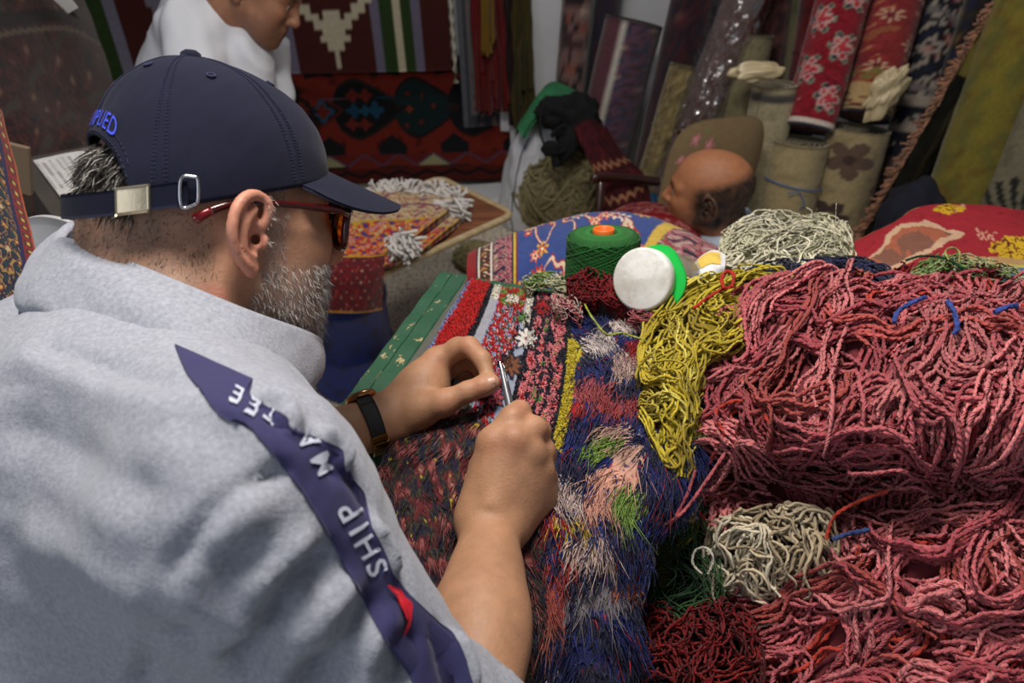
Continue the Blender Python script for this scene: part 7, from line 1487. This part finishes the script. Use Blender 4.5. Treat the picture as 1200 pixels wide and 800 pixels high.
V_, F_ = lathe([(rl * .84, -.012), (rl * .84, -.03), (rl * .95, -.04), (rl * 1.0, -.055), (rl * 1.0, -.125), (rl * .93, -.135), (.001, -.136)], 56, JM, lc); mk('jar_body', V_, F_, mat('jar_clear', (226, 220, 208), rough=.12, alpha=.35, spec=.8, coat=.6), jar)
V_, F_ = lathe([(.001, -.03), (rl * .8, -.035), (rl * .93, -.06), (rl * .93, -.12), (.001, -.13)], 40, JM, lc); mk('filling', V_, F_, mat('jar_fill', (118, 92, 66), rough=.9, bump=1., bscale=60, var=.5, vscale=40), jar)
# small white and yellow package beside the jar
pk = empty('package', W(828, 312, 1.16), 'small crumpled white package with a yellow label right of the jar', 'package')
P = netd([[(808, 322, 1.14), (818, 304, 1.15), (834, 294, 1.16), (850, 298, 1.15)], [(812, 326, 1.11), (822, 312, 1.11), (836, 306, 1.11), (850, 310, 1.11)], [(818, 331, 1.10), (826, 324, 1.10), (838, 321, 1.10), (848, 322, 1.11)]], 30, 40); P += (.003 * snoise(P, 20, 3))[..., None] * A(0, 0, 1)
sheet('wrapper', P, 'white_plastic', pk, t=.02, flip=True)
Pq = P[4:18, 12:34] ; Nq = gnormal(Pq); Nq = Nq * np.sign((Nq * (CAM - Pq)).sum(-1, keepdims=True)); sheet('label_patch', Pq + Nq * .0012, mat('yellow_label', (222, 190, 90), rough=.5), pk, t=.001, flip=True)

# ================================================================== blue Persian bundle behind
P = netd([[(556, 330, 1.62), (600, 300, 1.60), (650, 285, 1.60), (700, 275, 1.62), (765, 282, 1.60), (858, 320, 1.5)], [(556, 300, 1.54), (600, 279, 1.54), (650, 262, 1.55), (700, 252, 1.56), (765, 258, 1.54), (858, 300, 1.46)], [(549, 298, 1.47), (600, 276, 1.46), (650, 260, 1.46), (700, 250, 1.47), (765, 258, 1.45), (862, 298, 1.40)], [(547, 315, 1.41), (600, 298, 1.39), (650, 288, 1.38), (700, 283, 1.38), (765, 290, 1.37), (862, 312, 1.34)], [(549, 336, 1.39), (600, 336, 1.36), (650, 335, 1.34), (700, 335, 1.33), (765, 340, 1.32), (865, 345, 1.30)], [(556, 362, 1.42), (600, 372, 1.38), (650, 374, 1.36), (700, 376, 1.35), (765, 380, 1.34), (865, 385, 1.32)]], 150, 260)
V, U = np.meshgrid(np.linspace(0, 1, 150), np.linspace(0, 1, 260), indexing='ij')
P += (.006 * snoise(P, 6, 4))[..., None] * A(0, -.6, .8)
X2 = np.stack([U * 2.2, V], -1); n = snoise(X2, 1.3, 4); n2 = snoise(X2, 3.2, 6); n3 = snoise(X2, 5., 7)
img = np.broadcast_to(lin((52, 70, 128)), U.shape + (3,)).copy()
def stem(c, w_, seed, f):
    global img
    q = snoise(X2, f, seed); img = over(img, np.abs(q) < w_, c)
stem((206, 180, 156), .05, 11, 1.6); img = over(img, (np.abs(snoise(X2, 1.6, 11)) < .09) & (np.abs(snoise(X2, 1.6, 11)) > .05), (150, 44, 40))
for k in range(70):
    r = np.random.default_rng(100 + k); cu, cv, s = r.uniform(.22, .98), r.uniform(.25, .85), r.uniform(.022, .045); du, dv = (U - cu) * 1.25, (V - cv) * .85; d = np.hypot(du, dv); an = np.arctan2(dv, du); c1_, c2_, c3_ = [((176, 44, 36), (212, 120, 50), (220, 190, 150)), ((206, 196, 184), (176, 60, 50), (36, 56, 122)), ((196, 150, 50), (170, 44, 36), (220, 200, 160)), ((200, 90, 70), (220, 190, 160), (150, 36, 40))][k % 4]
    img = over(img, d < s * (.7 + .3 * np.cos(6 * an + k)), c1_); img = over(img, d < s * .6 * (.7 + .3 * np.cos(5 * an)), c2_); img = over(img, d < s * .22, c3_)
img = over(img, (U < .20), floral(U, V, pal((70, 30, 34), (40, 56, 40), (150, 44, 40), (190, 176, 150), (120, 60, 50), (150, 110, 60)), 16, 14, 4)); img = over(img, (U > .125) & (U < .20), floral(U, V, pal((168, 104, 112), (34, 34, 54), (150, 160, 110), (190, 150, 150), (120, 50, 60), (40, 40, 60)), 14, 12, 5))
for lo, hi, c in ((-.1, .055, (130, 24, 30)), (.055, .062, (28, 28, 44)), (.062, .07, (206, 196, 184)), (.115, .122, (200, 192, 180)), (.122, .127, (28, 28, 44)), (.20, .207, (28, 28, 44)), (.207, .218, (190, 160, 64)), (.218, .224, (120, 40, 40))): img = over(img, (U >= lo) & (U < hi), c)
rz = (U > .80 - .25 * (V - .5)) ; img = over(img, rz & (U < .83 - .25 * (V - .5)), (196, 164, 70)); img = over(img, U > .83 - .25 * (V - .5), floral(U, V, pal((166, 100, 108), (36, 36, 52), (150, 40, 44), (110, 130, 80), (170, 150, 140), (60, 40, 60)), 14, 9, 9))
bo = tag(sheet('rug_bundle', P, 'pile', col=img, t=.06, flip=True), 'bulging blue Persian rug bundle with red and pink borders behind the cone', 'rug')
# underside fill so that the bundle rests on its bench
# ================================================================== red rug at the right
P = netd([[(980, 300, 1.36), (1045, 275, 1.42), (1078, 255, 1.46), (1140, 252, 1.46), (1230, 265, 1.44)], [(982, 291, 1.30), (1046, 262, 1.36), (1078, 242, 1.40), (1142, 239, 1.40), (1232, 252, 1.38)], [(1000, 305, 1.21), (1060, 285, 1.25), (1110, 272, 1.28), (1160, 270, 1.27), (1232, 275, 1.26)], [(1035, 333, 1.13), (1085, 315, 1.15), (1130, 303, 1.17), (1170, 301, 1.17), (1232, 305, 1.16)], [(1055, 362, 1.08), (1100, 348, 1.08), (1140, 342, 1.08), (1180, 338, 1.08), (1235, 338, 1.07)], [(1060, 385, 1.06), (1105, 380, 1.06), (1145, 375, 1.06), (1185, 372, 1.05), (1240, 372, 1.04)]], 140, 170)
PXr = np.stack([600 + FPX * ((P - CAM) @ cR) / ((P - CAM) @ cF), 400 - FPX * ((P - CAM) @ cU) / ((P - CAM) @ cF)], -1)
P += (.004 * snoise(P, 6, 14))[..., None] * A(0, 0, 1); px, py = PXr[..., 0], PXr[..., 1]; V, U = np.meshgrid(np.linspace(0, 1, 140), np.linspace(0, 1, 170), indexing='ij')
img = np.broadcast_to(lin((150, 40, 50)), U.shape + (3,)).copy(); n = snoise(PXr, .02, 3); n2 = snoise(PXr, .06, 5); img = over(img, n2 > .6, (136, 34, 44))
m = inpoly(px + 3 * n2, py + 2 * n, [(1010, 306), (1030, 290), (1040, 276), (1055, 265), (1075, 262), (1085, 258), (1100, 262), (1108, 268), (1120, 266), (1132, 270), (1120, 280), (1105, 288), (1090, 296), (1068, 306), (1040, 318), (1020, 316)])
d1 = np.abs(n2); img = over(img, m, (196, 160, 132)); m2_ = inpoly(px + 3 * n2, py + 2 * n, [(1016, 306), (1034, 292), (1046, 278), (1058, 270), (1078, 266), (1100, 268), (1118, 272), (1100, 284), (1068, 300), (1040, 312)]); img = over(img, m2_, (124, 84, 70)); img = over(img, m2_ & (n > .1), (160, 92, 70))
for cx, cy, rx, ry in ((990, 300, 14, 12), (1185, 290, 24, 13), (1112, 244, 18, 6)):
    d = ((px - cx) / rx) ** 2 + ((py - cy) / ry) ** 2 + .5 * n2; img = over(img, d < 1, (196, 158, 40)); img = over(img, (d < .8) & (np.abs(n2) < .12), (90, 30, 34))
img = over(img, (py > 300 + (px - 1100) * .0 + 2 * n) & (px > 1120) & (py < 312), (176, 140, 96)); img = over(img, (py > 309) & (py < 313) & (px > 1140), (190, 176, 90)); img = over(img, (py > 313) & (px > 1140), (86, 110, 140)); img = over(img, (n > .5) & (np.abs(n2) < .2) & (px > 1120) & (py < 285), (196, 140, 120)); img = over(img, U < .012, (150, 120, 70)); img = over(img, (V > .16) & (V < .2) & (px < 1078), (150, 110, 70))
tag(sheet('red_rug', P, 'weave', col=img, t=.05, flip=True), 'folded crimson rug with yellow flowers and beige medallion behind the pink heap', 'rug')
